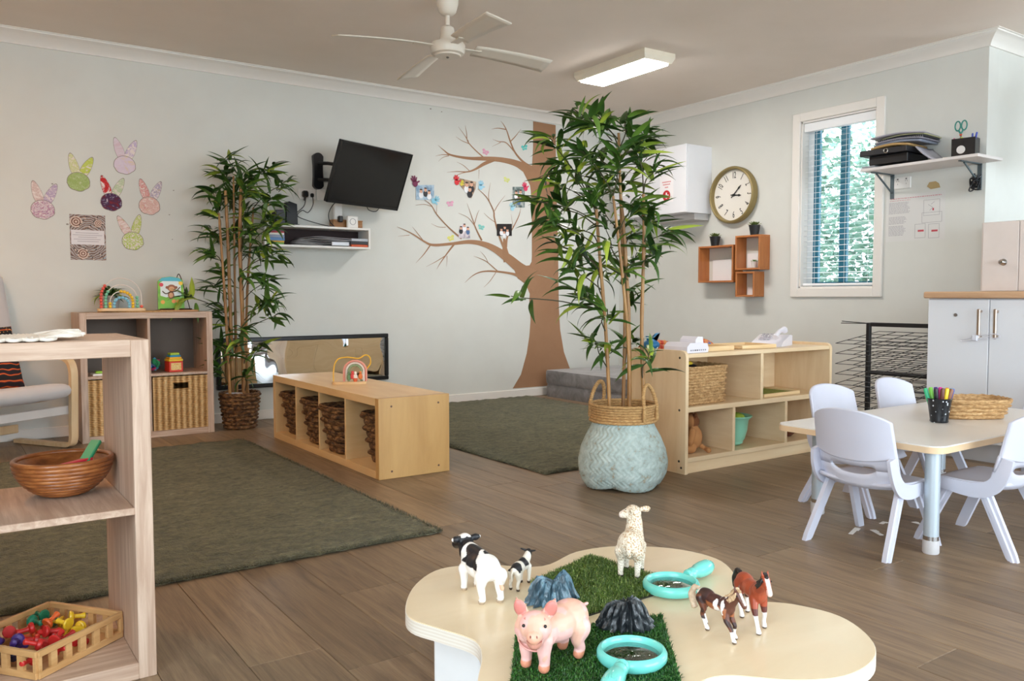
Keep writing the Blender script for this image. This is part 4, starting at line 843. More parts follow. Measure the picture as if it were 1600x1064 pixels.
# ------------------------------------------------------------------ long mirror on the back wall
mi = thing('wall_mirror', 'long black-framed acrylic mirror low on the back wall', 'mirror', (-3.033, -.022, .405)); hx, hz = .643, .176
t = NT('wavy_mirror'); t.b.inputs['Metallic'].default_value = 1; t.b.inputs['Roughness'].default_value = .015; t.b.inputs['Base Color'].default_value = (.86, .88, .88, 1); t.bump(t.noise(t.coords(rnd=False), 3.0, 1).outputs['Fac'], .35, .02); M_mir = t.mat
q = MB(); q.grid(lambda u, v: (-hx+.026+(2*hx-.052)*u, -.002, -hz+.026+(2*hz-.052)*v), 8, 4); q.build('mirror_sheet', M_mir, mi)
q = MB(); q.box(-hx+.01, hx-.01, 0, .02, -hz+.01, hz-.01); q.build('backing', BLACK, mi, smooth=0)
M_fr = plain('0F0F11', .3, name='black_frame')
for a in ((-hx, hx, hz-.03, hz), (-hx, hx, -hz, -hz+.03), (-hx, -hx+.03, -hz+.03, hz-.03), (hx-.03, hx, -hz+.03, hz-.03)):
    q = MB(); q.box(a[0], a[1], -.014, .02, a[2], a[3], .005); q.build('frame_bar', M_fr, mi)
# ------------------------------------------------------------------ right wall: cabinet, clock, box shelves
fa = thing('first_aid_cabinet', 'white wall cabinet with a red cross sheet, left of the clock', 'cabinet', (-.15, -.68, 1.53))
q = MB(); q.box(-.13, .15, -.425, .425, 0, .54, .002); q.build('carcass', M_lam, fa)
q = MB(); q.box(-.15, -.132, -.425, -.002, .002, .54, .002); q.build('door', M_lam, fa); q = MB(); q.box(-.15, -.132, .002, .425, .002, .54, .002); q.build('door', M_lam, fa)
q = MB(); q.box(-.02, .15, -.40, .40, -.05, 0, .002); q.build('under_rail', plain('C9C7C6', .5, name='rail_grey'), fa)
sh = thing('first_aid_sign', 'white sheet with red text and a red cross disc on the cabinet', 'sign', (-.3012, -.895, 1.735))
q = MB(); q.box(-.001, 0, -.075, .075, -.11, .11); q.build('sheet', plain('F1EEF0', .5, var=.01, name='sheet_white'), sh, smooth=0)
q = MB(); M_red = plain('C2262C', .5, name='sign_red'); q.prism(circ(0, -.055, .043, n=28), -.0018, -.001, 'yz'); q.build('disc', M_red, sh, smooth=0)
q = MB(); q.box(-.0024, -.0018, -.024, .024, -.062, -.048); q.box(-.0024, -.0018, -.007, .007, -.079, -.031); q.build('cross', plain('FFFFFF', .5, var=0, name='cross_white'), sh, smooth=0)
q = MB()
for z, a in ((.055, .048), (.035, .04), (.012, .018)):
    y = -a
    while y < a: q.box(-.0016, -.001, y, min(y+.011, a), z-.005, z+.005); y += .0145
q.build('red_lettering', plain('D98A8E', .6, name='faded_red'), sh, smooth=0)
ck = thing('wall_clock', 'round gold-rimmed wall clock with black numerals', 'clock', (0, -1.355, 1.657))
M_gold = plain('8E7C4E', .5, metal=.25, var=.06, name='brass_rim'); q = MB(); q.lathe([(.208, 0), (.222, .01), (.224, .05), (.218, .062), (.208, .066), (.202, .062), (.200, .045), (.200, .02)], 64, cap0=True, cap1=False); o = q.build('rim', M_gold, ck); o.rotation_euler = (R(90), 0, R(-90))
q = MB(); q.lathe([(.201, .018), (.201, .022)], 64); o = q.build('dial', plain('E9E4DA', .6, var=.02, name='dial_cream'), ck); o.rotation_euler = (R(90), 0, R(-90))
M_num = plain('17150F', .5, name='numeral_black')
def text(s_, size, name, mat, parent, M, extr=.0008):
    cu = bpy.data.curves.new(name, 'FONT'); cu.body = s_; cu.size = size; cu.extrude = extr; cu.align_x = 'CENTER'; cu.align_y = 'CENTER'; cu.resolution_u = 3
    tmp = bpy.data.objects.new('tmp', cu); COL.objects.link(tmp); bpy.context.view_layer.update(); me = bpy.data.meshes.new_from_object(tmp.evaluated_get(bpy.context.evaluated_depsgraph_get())); bpy.data.objects.remove(tmp); bpy.data.curves.remove(cu)
    me.name = name; me.materials.clear(); me.materials.append(mat); o = bpy.data.objects.new(name, me); COL.objects.link(o); o.parent = parent; o.matrix_local = M; return o
FACE = Matrix(((0, 0, -1), (-1, 0, 0), (0, 1, 0))).to_4x4()      # text x -> -y, text y -> z, normal -> -x
for k in range(1, 13):
    a = R(30*k); r0 = .155; M = Matrix.Translation((-.0235, -math.sin(a)*r0, math.cos(a)*r0)) @ FACE @ Matrix.Rotation(-a if k not in (4,5,6,7,8) else math.pi-a+0*math.pi, 4, 'Z') if False else Matrix.Translation((-.0235, -math.sin(a)*r0, math.cos(a)*r0)) @ FACE @ Matrix.Rotation(-a if not 3 < k < 9 else math.pi-a, 4, 'Z') @ Matrix.Diagonal((.62, 1.15, 1, 1))
    text(str(k), .064, 'numeral', M_num, ck, M)
def handp(ang, l, w_, nm, x):
    a = R(ang); d = Vector((0, -math.sin(a), math.cos(a))); n_ = Vector((0, math.cos(a), math.sin(a))); q = MB()
    P_ = [(-.03, w_*.6), (0, w_), (l*.55, w_*.7), (l*.72, w_*1.7), (l*.85, w_*.9), (l, .0008)]
    vs = [d*t_+n_*h for t_, h in P_]+[d*t_-n_*h for t_, h in P_[::-1]]; q.prism([(v.y, v.z) for v in vs][::-1], x-.001, x+.001, 'yz'); q.build(nm, M_num, ck, smooth=0)
handp(96, .075, .006, 'hour_hand', -.027); handp(46, .105, .0045, 'minute_hand', -.030); q = MB(); q.cyl((-.033, 0, 0), (-.022, 0, 0), .010, n=16); q.build('hub', M_num, ck)
WC = {a: wood('cherry_'+a, 'A8622F', 'C07A42', a, k=3, stretch=9, rnd=.05, rough=.35) for a in 'xyz'}
def boxshelf(label, y0, y1, z0, z1, card):
    t_ = thing('box_shelf', label, 'shelf', (-.06, (y0+y1)/2, z0), 0, 'cherry wood box shelves'); hy = (y1-y0)/2; h = z1-z0; th = .014
    for nm, a in (('top', (-.06, .06, -hy, hy, h-th, h)), ('bottom', (-.06, .06, -hy, hy, 0, th)), ('side', (-.06, .06, -hy, -hy+th, th, h-th)), ('side', (-.06, .06, hy-th, hy, th, h-th))): panel(nm, *a, WC, t_, .0015)
    return t_
boxshelf('largest cherry wood box shelf, lower left of the three', -1.436, -1.078, .970, 1.262, 1); boxshelf('upper right cherry wood box shelf below the clock', -1.69, -1.455, 1.062, 1.326, 1); boxshelf('smallest cherry wood box shelf, lowest of the three', -1.642, -1.462, .856, 1.049, 1)
for lab, y, z, hy, h in (('large white card standing inside the largest box shelf', -1.26, .985, .125, .17), ('white card standing inside the upper right box shelf', -1.57, 1.077, .085, .115), ('small white card inside the lowest box shelf', -1.552, .871, .06, .062)):
    q = MB(); q.box(-.003, 0, -hy, hy, 0, h); tag(q.build('blank_card', plain('EDEDEE', .6, var=.01, name='card_white'), smooth=0, loc=(-.006, y, z)), lab, 'card')
def succulent(label, loc, r, potc, leafc, hgt):
    t_ = thing('succulent', label, 'plant', loc, 0, 'little potted succulents'); q = MB(); q.lathe([(r*.72, 0), (r, hgt), (r*1.06, hgt), (r*1.06, hgt+.006), (r*.94, hgt+.006), (r*.9, hgt-.004)], 20, cap1=False); q.lathe([(r*.92, hgt-.008), (r*.2, hgt-.004)], 16); q.build('pot', potc, t_)
    rr = random.Random(int(r*9000)); lm = MB(); lm.grid(lambda u, v: ((u-.5)*.42*math.sin(math.pi*min(.97, v*.85+.12)), .05*(1-abs(2*u-1)), v), 4, 5); me = lm.mesh('leaf', leafc, 60)
    for ring, (n, tilt, L) in enumerate(((11, 68, 1.05), (9, 45, .9), (6, 20, .7))):
        for i in range(n):
            o = obj('leaf', me, t_, (0, 0, hgt)); o.rotation_euler = (R(tilt+rr.uniform(-8, 8)), 0, 2*math.pi*(i+.4*ring)/n); s_ = r*L*1.25; o.scale = (s_, s_, s_)
M_suc = mottled('succulent_green', [(.3, '54682F'), (.6, '8B9A52'), (.8, 'A9B06C')], 40, .5, 0); M_suc2 = mottled('succulent_bright', [(.3, '4A7A34'), (.7, '7FB04C')], 40, .5, 0)
succulent('succulent in a black pot on the largest box shelf', (-.065, -1.205, 1.262), .042, plain('17171A', .5, name='pot_black'), M_suc, .07); succulent('succulent in a black pot on the upper box shelf, under the clock', (-.065, -1.595, 1.326), .042, plain('17171A', .5, name='pot_black'), M_suc, .07)
succulent('tiny bright green succulent in a white pot inside the box shelf', (-.05, -1.585, 1.076), .023, plain('E4E2DE', .4, name='pot_white'), M_suc2, .045)
# ------------------------------------------------------------------ office shelf right of the window
os_ = thing('office_shelf', 'white board shelf on two grey brackets right of the window', 'shelf', (0, -2.98, 1.662)); q = MB(); q.box(-.295, 0, -.375, .365, 0, .018, .002); q.build('board', plain('E2DCDA', .45, var=.01, name='shelf_white'), os_)
M_brk = plain('59666B', .45, metal=.4, name='bracket_grey')
for y in (.315, -.245):
    q = MB(); q.box(-.24, 0, y-.011, y+.011, -.006, 0, .001); q.box(-.006, 0, y-.013, y+.013, -.16, 0, .001); q.tube([(-.19, y, -.008), (-.006, y, -.12)], .006, 8); q.build('bracket', M_brk, os_)
def sheetstack(nm, label, cat, loc, rz, parts):
    t_ = thing(nm, label, cat, loc, rz)
    for p in parts: p(t_)
    return t_
fb = thing('box_file', 'black box file with a silver finger ring, on the office shelf', 'box file', (-.16, -2.79, 1.6935), R(3)); q = MB(); q.box(-.13, .13, -.13, .12, 0, .055, .003); q.build('box', BLACK, fb); q = MB(); q.box(-.165, .12, -.14, .165, .057, .092, .003); q.build('lid', plain('1B1B20', .45, name='black_card'), fb)
q = MB(); q.tube([(-.167, -.01+math.cos(R(a))*.013, .074+math.sin(R(a))*.013) for a in range(0, 360, 24)], .0035, 8, closed=True); q.build('finger_ring', plain('C9C4BC', .25, metal=1, name='silver'), fb)
z = 1.792
for i, (nm, lab, c, th, lx, ly, dx, dy, rz_) in enumerate((('kraft_papers', 'bulging brown kraft papers on the black box file', 'C09A63', .016, .23, .25, -.15, -2.79, 3), ('blue_folder', 'blue patterned folder in the paper pile', '8C93A3', .014, .22, .30, -.14, -2.83, 3), ('grey_folder', 'grey plastic folder in the paper pile', '8E8B96', .010, .24, .30, -.14, -2.84, 4), ('notebook', 'black spiral notebook in the paper pile', '24262C', .012, .21, .29, -.14, -2.85, 5), ('lime_folder', 'lime green folder near the top of the paper pile', 'B9B88C', .006, .22, .28, -.13, -2.86, 6), ('plastic_wallet', 'silver grey plastic wallet on top of the paper pile', 'A7A3AE', .008, .25, .33, -.15, -2.83, 8))):
    t_ = thing(nm, lab, 'folder' if i else 'papers', (dx, dy, z), R(rz_), 'papers piled on the office shelf')
    q = MB(); q.grid(lambda u, v: (-lx/2+lx*u, -ly/2+ly*v, th/2+.014*math.sin(v*math.pi)), 10, 12); o = q.build('cover', plain(c, .4, var=.1, name='paper_'+c), t_, smooth=60, solid=th*.85)
    if nm == 'notebook':
        q = MB()
        for k in range(22):
            y = -ly/2+.012+k*(ly-.024)/21; q.tube([(-lx/2+math.cos(R(a))*.006, y, th/2+math.sin(R(a))*.007) for a in range(0, 360, 60)], .0012, 5, closed=True)
        q.build('spiral_wire', plain('D8D5CF', .35, metal=.6, name='spiral'), t_)
    z += th+.0015
tt = thing('loose_sheets', 'white loose sheets under the black box file', 'papers', (-.20, -2.675, 1.681), R(4))
for i in range(3):
    q = MB(); q.box(-.08-.005*i, .1, -.03, .06, .001+.004*i, .003+.004*i); q.build('sheet', plain('D5D9DE', .6, name='loose_sheet'), tt, smooth=0)
wl = thing('leaning_wallet', 'clear plastic wallet drooping off the paper pile', 'folder', (-.14, -3.01, 1.681)); q = MB(); q.grid(lambda u, v: (-.10+.2*u, .06-.14*v, .10*(1-v)**1.6+.004*math.sin(u*7)), 8, 10); q.build('sheet', plain('BDBBC6', .25, name='clear_wallet'), wl, smooth=60, solid=.006)
ph = thing('pen_holder', 'black square desk tidy with a round sticker, on the office shelf', 'pen holder', (-.13, -3.20, 1.681), R(10)); q = MB(); k0 = q.mark(); hw = .045
for a in ((-hw, hw, -hw-.02, -hw-.017, 0, .12), (-hw, hw, hw+.017, hw+.02, 0, .105), (-hw, -hw+.003, -hw-.02, hw+.02, 0, .12), (hw-.003, hw, -hw-.02, hw+.02, 0, .12), (-hw, hw, -hw-.02, hw+.02, 0, .003), (-hw, hw, -.002, .002, 0, .105)): q.box(*a)
q.build('tidy_box', BLACK, ph, smooth=0); q = MB(); q.prism(circ(.012, .052, .024, n=24), -hw-.0012, -hw, 'yz'); q.build('sticker', plain('D9D4D0', .5, name='sticker'), ph, smooth=0)
def pen(label, loc, tip, c, cap, grp, L=.14, r=.005, nm='pen'):
    t_ = thing(nm, label, 'pen', loc, 0, grp); d = (Vector(tip)-Vector(loc)).normalized(); t_.rotation_euler = d.to_track_quat('Z', 'Y').to_euler()
    q = MB(); q.lathe([(r*.9, 0), (r, .004), (r, L*.66)], 12); q.build('barrel', plain(c, .4, name='barrel_'+c), t_); q = MB(); q.lathe([(r*1.12, L*.66), (r*1.12, L*.96), (r*.8, L)], 12); q.build('cap', plain(cap, .35, name='cap_'+cap), t_)
G = 'pens in the desk tidy'
pen('blue pen at the right of the desk tidy', (-.13, -3.235, 1.69), (-.15, -3.275, 1.83), '2E3C8C', '2A3EA8', G, .145); pen('second blue pen leaning right in the desk tidy', (-.12, -3.23, 1.69), (-.15, -3.25, 1.83), '23306E', '33479E', G, .14); pen('pink pen at the left of the desk tidy', (-.15, -3.16, 1.69), (-.165, -3.145, 1.83), 'C23A72', 'D24A86', G, .12); pen('yellow marker in the desk tidy', (-.14, -3.19, 1.69), (-.15, -3.185, 1.83), 'D9CE42', 'C9D84A', G, .122, .006)
sx = thing('scissors', 'green-handled scissors standing in the desk tidy', 'scissors', (-.15, -3.18, 1.825)); 
q = MB()
for sg in (-1, 1): q.tube([(0, sg*.019+math.cos(R(a))*.016, .055+math.sin(R(a))*.028) for a in range(0, 360, 20)], .0042, 8, closed=True); q.tube([(0, sg*.014, .03), (0, -sg*.002, 0)], .005, 8)
q.build('handles', plain('2F8276', .4, name='teal_handle'), sx); q = MB(); q.box(-.001, .001, -.006, .006, -.08, .004); q.build('blades', plain('B5B5B8', .25, metal=1, name='blade'), sx); q = MB(); q.ell((0, 0, .002), (.006, .009, .008)); q.build('pivot', plain('C8543A', .4, name='pivot_orange'), sx)
q = MB(); rr = random.Random(5); pts = [(-.02+rr.uniform(-.025, .02), rr.uniform(-.028, .028), -.06+rr.uniform(-.05, .045)) for _ in range(30)]; q.tube(smoothline(pts, 4), .0042, 6); o = q.build('bundled_cable', BLACK, loc=(-.03, -3.225, 1.61)); tag(o, 'bundled black cable hanging from the right shelf bracket', 'cable')
pw = thing('wall_socket', 'white double socket plate under the office shelf', 'socket', (0, -2.735, 1.60)); q = MB(); q.box(-.010, 0, -.060, .055, -.038, .038, .004); q.build('face_plate', WHITE, pw); q = MB()
for y in (-.03, .028):
    for dy, dz in ((-.006, .012), (.006, .012), (0, -.006)): q.box(-.0108, -.0098, y+dy-.0012, y+dy+.0012, dz-.004, dz+.004)
    q.box(-.0125, -.0098, y-.005, y+.005, .020, .030, .001)
q.build('slots', plain('6E6A66', .6, name='slot_grey'), pw, smooth=0)
ft = thing('evacuation_notice', 'faded evacuation notice with red heading and small plan, under the office shelf', 'notice', (0, -2.82, 1.375))
q = MB(); q.box(-.0008, 0, -.20, .195, -.155, .148); q.build('sheet', plain('D9D8D5', .5, var=.01, name='notice_paper'), ft, smooth=0)
q = MB(); rr = random.Random(8)
def words_(z, y0, y1, h, gap=.004):
    y = y0
    while y > y1:
        l = rr.uniform(.006, .02); q.box(-.0012, -.0008, max(y-l, y1), y, z-h/2, z+h/2); y -= l+gap
words_(.125, .165, -.175, .005); words_(.112, .17, .03, .003); o = q.build('red_heading', plain('C98A90', .6, name='faded_heading'), ft, smooth=0); q = MB()
for i in range(26):
    z = .098-.0085*i
    if i in (9, 10, 17): continue
    words_(z, .175, (.02 if i < 9 else .05)+rr.uniform(0, .03), .0036, .003)
q.build('text_lines', plain('A9A5AA', .7, name='faded_text'), ft, smooth=0); q = MB()
def frame(y0, y1, z0, z1, t_=.0016):
    for a in ((y0, y1, z0, z0+t_), (y0, y1, z1-t_, z1), (y0, y0+t_, z0, z1), (y1-t_, y1, z0, z1)): q.box(-.0012, -.0008, a[0], a[1], a[2], a[3])
frame(-.165, -.06, .00, .10); frame(-.18, -.05, -.045, .02); frame(-.075, -.005, -.14, -.05); frame(-.165, -.095, -.145, -.055)
for a, b_ in (((-.09, .07), (-.12, .05)), ((-.12, .05), (-.10, .03)), ((-.11, .07), (-.13, .085))): q.tube([(-.001, a[0], a[1]), (-.001, b_[0], b_[1])], .001, 4)
q.build('plan_lines', plain('8F8B90', .7, name='plan_grey'), ft, smooth=0); q = MB(); q.box(-.0012, -.0008, -.065, -.025, -.10, -.088); q.box(-.0012, -.0008, -.155, -.115, -.105, -.093); q.box(-.0012, -.0008, -.128, -.118, .03, .045); q.build('red_numbers', plain('C04A56', .6, name='notice_red'), ft, smooth=0)
q = MB(); q.prism([(-.04, -.02), (.02, -.025), (.045, -.005), (.03, .02), (-.01, .022), (-.03, .008)], -.003, 0, 'yz'); o = q.build('bird_cutout', plain('B39A6C', .7, name='tan_card'), smooth=0, loc=(0, -2.945, 1.565)); tag(o, 'small tan bird-shaped card stuck above the notice', 'card')
# ------------------------------------------------------------------ ceiling fan and light
fn = thing('ceiling_fan', 'cream four-blade ceiling fan on a short rod', 'ceiling fan', (-2.983, -1.947, 0)); M_fan = plain('DDD3C4', .4, var=.02, name='fan_cream')
q = MB(); q.lathe([(.055, H), (.060, H-.01), (.058, H-.04), (.045, H-.085), (.028, H-.10), (.014, H-.102)], 28, cap0=False); q.build('canopy', M_fan, fn); q = MB(); q.cyl((0, 0, H-.16), (0, 0, H-.09), .012, n=14); q.build('rod', M_fan, fn)
q = MB(); q.lathe([(.018, H-.155), (.034, H-.165), (.042, H-.225), (.050, H-.235), (.085, H-.245), (.092, H-.255), (.092, H-.285), (.085, H-.300), (.070, H-.305), (.066, H-.312), (.0, H-.314)], 36, cap1=False); q.build('motor', M_fan, fn)
q = MB(); q.ell((.0, 0, H-.316), (.008, .008, .006), 10, 6); q.build('screw', plain('6F6A62', .4, metal=.5, name='fan_screw'), fn)
for k in range(4):
    a = -.125+k*math.pi/2; q = MB()
    def bl(u, v): 
        x = .15+.45*u; w_ = .047+.018*u; z = -.005*u-.020*u*u; return (x, w_*(2*v-1), z-.25*w_*(2*v-1))
    q.grid(bl, 12, 4); o = q.build('blade', M_fan, fn, smooth=60, solid=.006); o.location = (0, 0, H-.262); o.rotation_euler = (0, 0, a)
    q = MB(); q.box(.075, .19, -.022, .022, -.007, -.001, .002); q.build('blade_iron', M_fan, o)
def ceiling_light(label, loc, rz, LCOL=(1, .96, .92, 1), K=1.0):
    t_ = thing('ceiling_light', label, 'ceiling light', loc, rz, 'surface ceiling lights'); q = MB(); k0 = q.mark()
    for (hx_, hy_, z_) in ((.135, .36, 0), (.135, .36, -.028), (.118, .345, -.060), (.100, .322, -.062)): q.v += [Vector((-hx_, -hy_, z_)), Vector((hx_, -hy_, z_)), Vector((hx_, hy_, z_)), Vector((-hx_, hy_, z_))]
    for i in range(3):
        for j in range(4): q.f.append([i*4+j, (i+1)*4+j, (i+1)*4+(j+1) % 4, i*4+(j+1) % 4]); q.m.append(0)
    q.build('housing', plain('E6DCC8', .45, name='light_housing'), t_, smooth=0)
    t2 = NT('diffuser'); t2.b.inputs['Emission Color'].default_value = LCOL; t2.b.inputs['Emission Strength'].default_value = LAMP*K; t2.b.inputs['Base Color'].default_value = (.9, .88, .85, 1)
    q = MB(); q.box(-.105, .105, -.325, .325, -.070, -.060, .003); q.build('diffuser', t2.mat, t_); return t_
ceiling_light('lit rectangular ceiling light near the corner of the walls', (-1.36, -1.52, H), R(-1))
ceiling_light('warm helper light added above the armchair, out of frame, to warm the left wall', (-5.7, -1.9, H), R(0), (1, .52, .22, 1), .85)  # invented warm lamp, out of view, added to warm the left wall
# ------------------------------------------------------------------ woven baskets
def weave_mat(name, stops, scale=60, rough=.65):
    t = NT(name); v = t.coords((1, 1, 2.2)); a = t.noise(v, scale, 4, .6, .4); t.col(t.ramp(a.outputs['Fac'], stops)); t.b.inputs['Roughness'].default_value = rough; t.b.inputs['Specular IOR Level'].default_value = .3
    t.bump(t.noise(v, scale*3, 3).outputs['Fac'], .5, .002); return t.mat
M_banana = weave_mat('banana_leaf', [(.28, '1E130C'), (.42, '4A3220'), (.56, '7A5636'), (.75, 'B5905E')], 38)
M_sea = weave_mat('seagrass', [(.25, '7A5836'), (.45, 'A98254'), (.62, 'C7A272'), (.8, 'DBBE92')], 60)
def wickmat():
    t = NT('wicker'); v = t.coords(rnd=False); wx = t.n('TexWave', bands_direction='X'); wx.inputs['Scale'].default_value = 8.7; wx.inputs['Distortion'].default_value = .6; wz = t.n('TexWave', bands_direction='Z'); wz.inputs['Scale'].default_value = 30; wz.inputs['Distortion'].default_value = 1.5
    t.l(v, wx.inputs['Vector']); t.l(v, wz.inputs['Vector']); nz = t.noise(v, 25, 4); a1 = t.n('Math', operation='MULTIPLY_ADD'); a1.inputs[1].default_value = .45; t.l(wx.outputs['Fac'], a1.inputs[0]); a2 = t.n('Math', operation='MULTIPLY'); a2.inputs[1].default_value = .3; t.l(wz.outputs['Fac'], a2.inputs[0]); a3 = t.n('Math', operation='MULTIPLY_ADD'); a3.inputs[1].default_value = .3; t.l(nz.outputs['Fac'], a3.inputs[0]); t.l(a2.outputs[0], a3.inputs[2]); t.l(a3.outputs[0], a1.inputs[2])
    t.col(t.ramp(a1.outputs[0], [(.2, '7C5426'), (.42, 'B2844A'), (.62, 'CFA66C'), (.85, 'E4C694')])); t.b.inputs['Roughness'].default_value = .6; t.bump(a1.outputs[0], .8, .006); return t.mat
M_wick = wickmat()
M_dark = plain('1C130E', .9, name='basket_dark')
def basket_body(rows, cols, amp, hw0, hd0, hw1, hd1, h, corner, belly=0.0, tw=0):
    # superellipse-walled basket; over-and-under strands are real bumps
    q = MB(); vr = rows*4
    def shell(off, am, flip):
        def f(u, v):
            a = 2*math.pi*u; ca, sa = math.cos(a), math.sin(a); n = corner
            hw = hw0+(hw1-hw0)*v+belly*math.sin(math.pi*v); hd = hd0+(hd1-hd0)*v+belly*math.sin(math.pi*v)
            rr = (abs(ca)**n+abs(sa)**n)**(-1/n); row = v*rows; par = 1 if int(row) % 2 else -1
            w_ = am*(abs(math.sin(math.pi*row))**.6)*(1+.9*math.sin(cols*a/2+(math.pi/2 if par > 0 else -math.pi/2)+tw*row))
            return ((hw+off+w_)*ca*rr, (hd+off+w_)*sa*rr, h*v)
        q.grid(f, cols*4, vr, wrap=True, flip=flip)
    shell(0, amp, False); n0 = len(q.v); shell(-.007, 0, True); C = cols*4
    for i in range(C):
        j = (i+1) % C; q.f.append([vr*C+i, vr*C+j, n0+vr*C+j, n0+vr*C+i]); q.m.append(0)
    q.f.append([i for i in range(C)][::-1]); q.f.append([n0+C+i for i in range(C)]); q.m += [0, 0]
    return q
def rim_tube(hw, hd, z, r, corner, n=72, twist=True, wob=.12):
    pts = []
    for i in range(n):
        a = 2*math.pi*i/n; ca, sa = math.cos(a), math.sin(a); rr = (abs(ca)**corner+abs(sa)**corner)**(-1/corner); pts.append((hw*ca*rr, hd*sa*rr, z+r*wob*math.sin(a*23)))
    q = MB(); q.tube(pts, [r*(1+.18*math.sin(i*2.1)) for i in range(n)], 8, closed=True); return q
def box_basket(name, label, cat, loc, rz, w_, d_, h, mat, rows, cols, amp, corner, flare=.03, group=None, rim=True):
    t_ = thing(name, label, cat, loc, rz, group); basket_body(rows, cols, amp, w_/2-flare, d_/2-flare, w_/2, d_/2, h, corner).build('woven_body', mat, t_, smooth=60)
    if rim: rim_tube(w_/2, d_/2, h, .007, corner).build('rim', mat, t_, smooth=60)
    return t_
# four dark baskets in the bench cubes
for i, lab in enumerate(('dark woven basket in the bench cube at the far end', 'dark woven basket in the second bench cube from the far end', 'dark woven basket in the second bench cube from the near end', 'dark woven basket in the bench cube at the near end')):
    yy = -1.512+(.7327-.038)*(.75-.5*i)
    if i == 0: b0 = box_basket('bench_basket', lab, 'basket', (-3.385, yy+.03, .039), R(2), .29, .265, .245, M_banana, 8, 15, .0085, 5.0, .042, 'dark baskets in the bench')
    else: dup(b0, lab, (-3.385+(.0, -.015, -.03, .03)[i], yy+(.03, .005, .035, -.02)[i], .039), R((2, -2, 1, 2)[i]))
# large seagrass basket in the storage shelf
sb = box_basket('seagrass_basket', 'square seagrass basket on the upper left of the storage shelf', 'basket', (-2.085, -2.835, .326), R(2), .32, .24, .185, M_sea, 13, 24, .0035, 7.0, .008)
# rectangular basket on the kids' table
box_basket('table_basket', 'oval woven basket on the white table, behind the pen pot', 'basket', (-1.80, -4.08, .371), R(-34), .29, .20, .075, M_sea, 5, 22, .006, 3.4, .028)
# wicker drawers in the wall cube shelf
def wicker_drawer(label, loc):
    t_ = thing('wicker_drawer', label, 'basket', loc, 0, 'wicker drawers in the cube shelf'); w_, h = .325, .325; q = MB(); nu, nv = 76, 44
    hole = lambda x, z: abs(x) < .045 and .252 < z < .292
    k = 0; ids = {}
    for j in range(nv+1):
        for i in range(nu+1):
            x = -w_/2+w_*i/nu; z = h*j/nv; par = (j//2) % 2
            y = -.0042*(1+math.sin(i*math.pi/3+(math.pi if (j//3) % 2 else 0)))*(1 if 2 < i < nu-2 and 1 < j < nv-1 else 0)-(.004 if (i <= 3 or i >= nu-3 or j <= 1) else 0)
            ids[i, j] = len(q.v); q.v.append(Vector((x, -.15+y, z)))
    for j in range(nv):
        for i in range(nu):
            x = -w_/2+w_*(i+.5)/nu; z = h*(j+.5)/nv
            if hole(x, z): continue
            q.f.append([ids[i, j], ids[i+1, j], ids[i+1, j+1], ids[i, j+1]]); q.m.append(0)
    q.build('front_weave', M_wick, t_, smooth=60)
    q = MB(); q.box(-w_/2, -w_/2+.01, -.149, .15, 0, h, .002); q.box(w_/2-.01, w_/2, -.149, .15, 0, h, .002); q.box(-w_/2, w_/2, .14, .15, 0, h, .002); q.box(-w_/2, w_/2, -.149, .15, 0, .008); q.build('side_weave', M_wick, t_)
    q = MB(); q.box(-.052, .052, -.16, -.15, .290, .298, .003); q.box(-.052, .052, -.16, -.15, .246, .254, .003); q.box(-.052, -.044, -.16, -.15, .254, .290, .003); q.box(.044, .052, -.16, -.15, .254, .290, .003); q.build('handle_rim', M_wick, t_)
    q = MB(); q.tube([(-w_/2, -.152, h), (w_/2, -.152, h)], .006, 8); q.build('rim', M_wick, t_); return t_
wd = wicker_drawer('wicker drawer in the lower right cube of the shelf', (-3.985, -.20, .039)); dup(wd, 'wicker drawer in the lower left cube of the shelf', (-4.345, -.20, .039), 0)
# ------------------------------------------------------------------ bamboo plants
def leafmat(name, dark, mid, light):
    t = NT(name); oi = t.n('ObjectInfo'); c = t.ramp(oi.outputs['Random'], [(.0, dark), (.45, mid), (.72, mid), (.9, light)]); cr = c.node.color_ramp
    tc = t.n('TexCoord'); sp = t.n('SeparateXYZ'); t.l(tc.outputs['Object'], sp.inputs[0]); ab = t.n('Math', operation='ABSOLUTE'); t.l(sp.outputs['X'], ab.inputs[0]); gt = t.n('MapRange'); gt.inputs['From Min'].default_value = .0; gt.inputs['From Max'].default_value = .012; gt.inputs['To Min'].default_value = 1.25; gt.inputs['To Max'].default_value = .95; t.l(ab.outputs[0], gt.inputs['Value'])
    hs = t.n('HueSaturation'); t.l(c, hs.inputs['Color']); t.l(gt.outputs[0], hs.inputs['Value']); t.col(hs.outputs[0])
    t.b.inputs['Roughness'].default_value = .42; t.b.inputs['Specular IOR Level'].default_value = .4
    return t.mat
M_bleaf = leafmat('bamboo_leaf', '1D3513', '3F6222', 'A5B840')
M_cane = mottled('bamboo_cane', [(.3, '7E5730'), (.55, 'A87C48'), (.8, 'BE965E')], 9, .45, .2, 30, .001, (3, 3, .6)); M_twig = plain('3F3B22', .7, name='twig')
M_bx1 = plain('35551F', .42, var=.25, name='bamboo_leaf_dark'); M_bx2 = plain('5F8030', .42, var=.25, name='bamboo_leaf_mid')
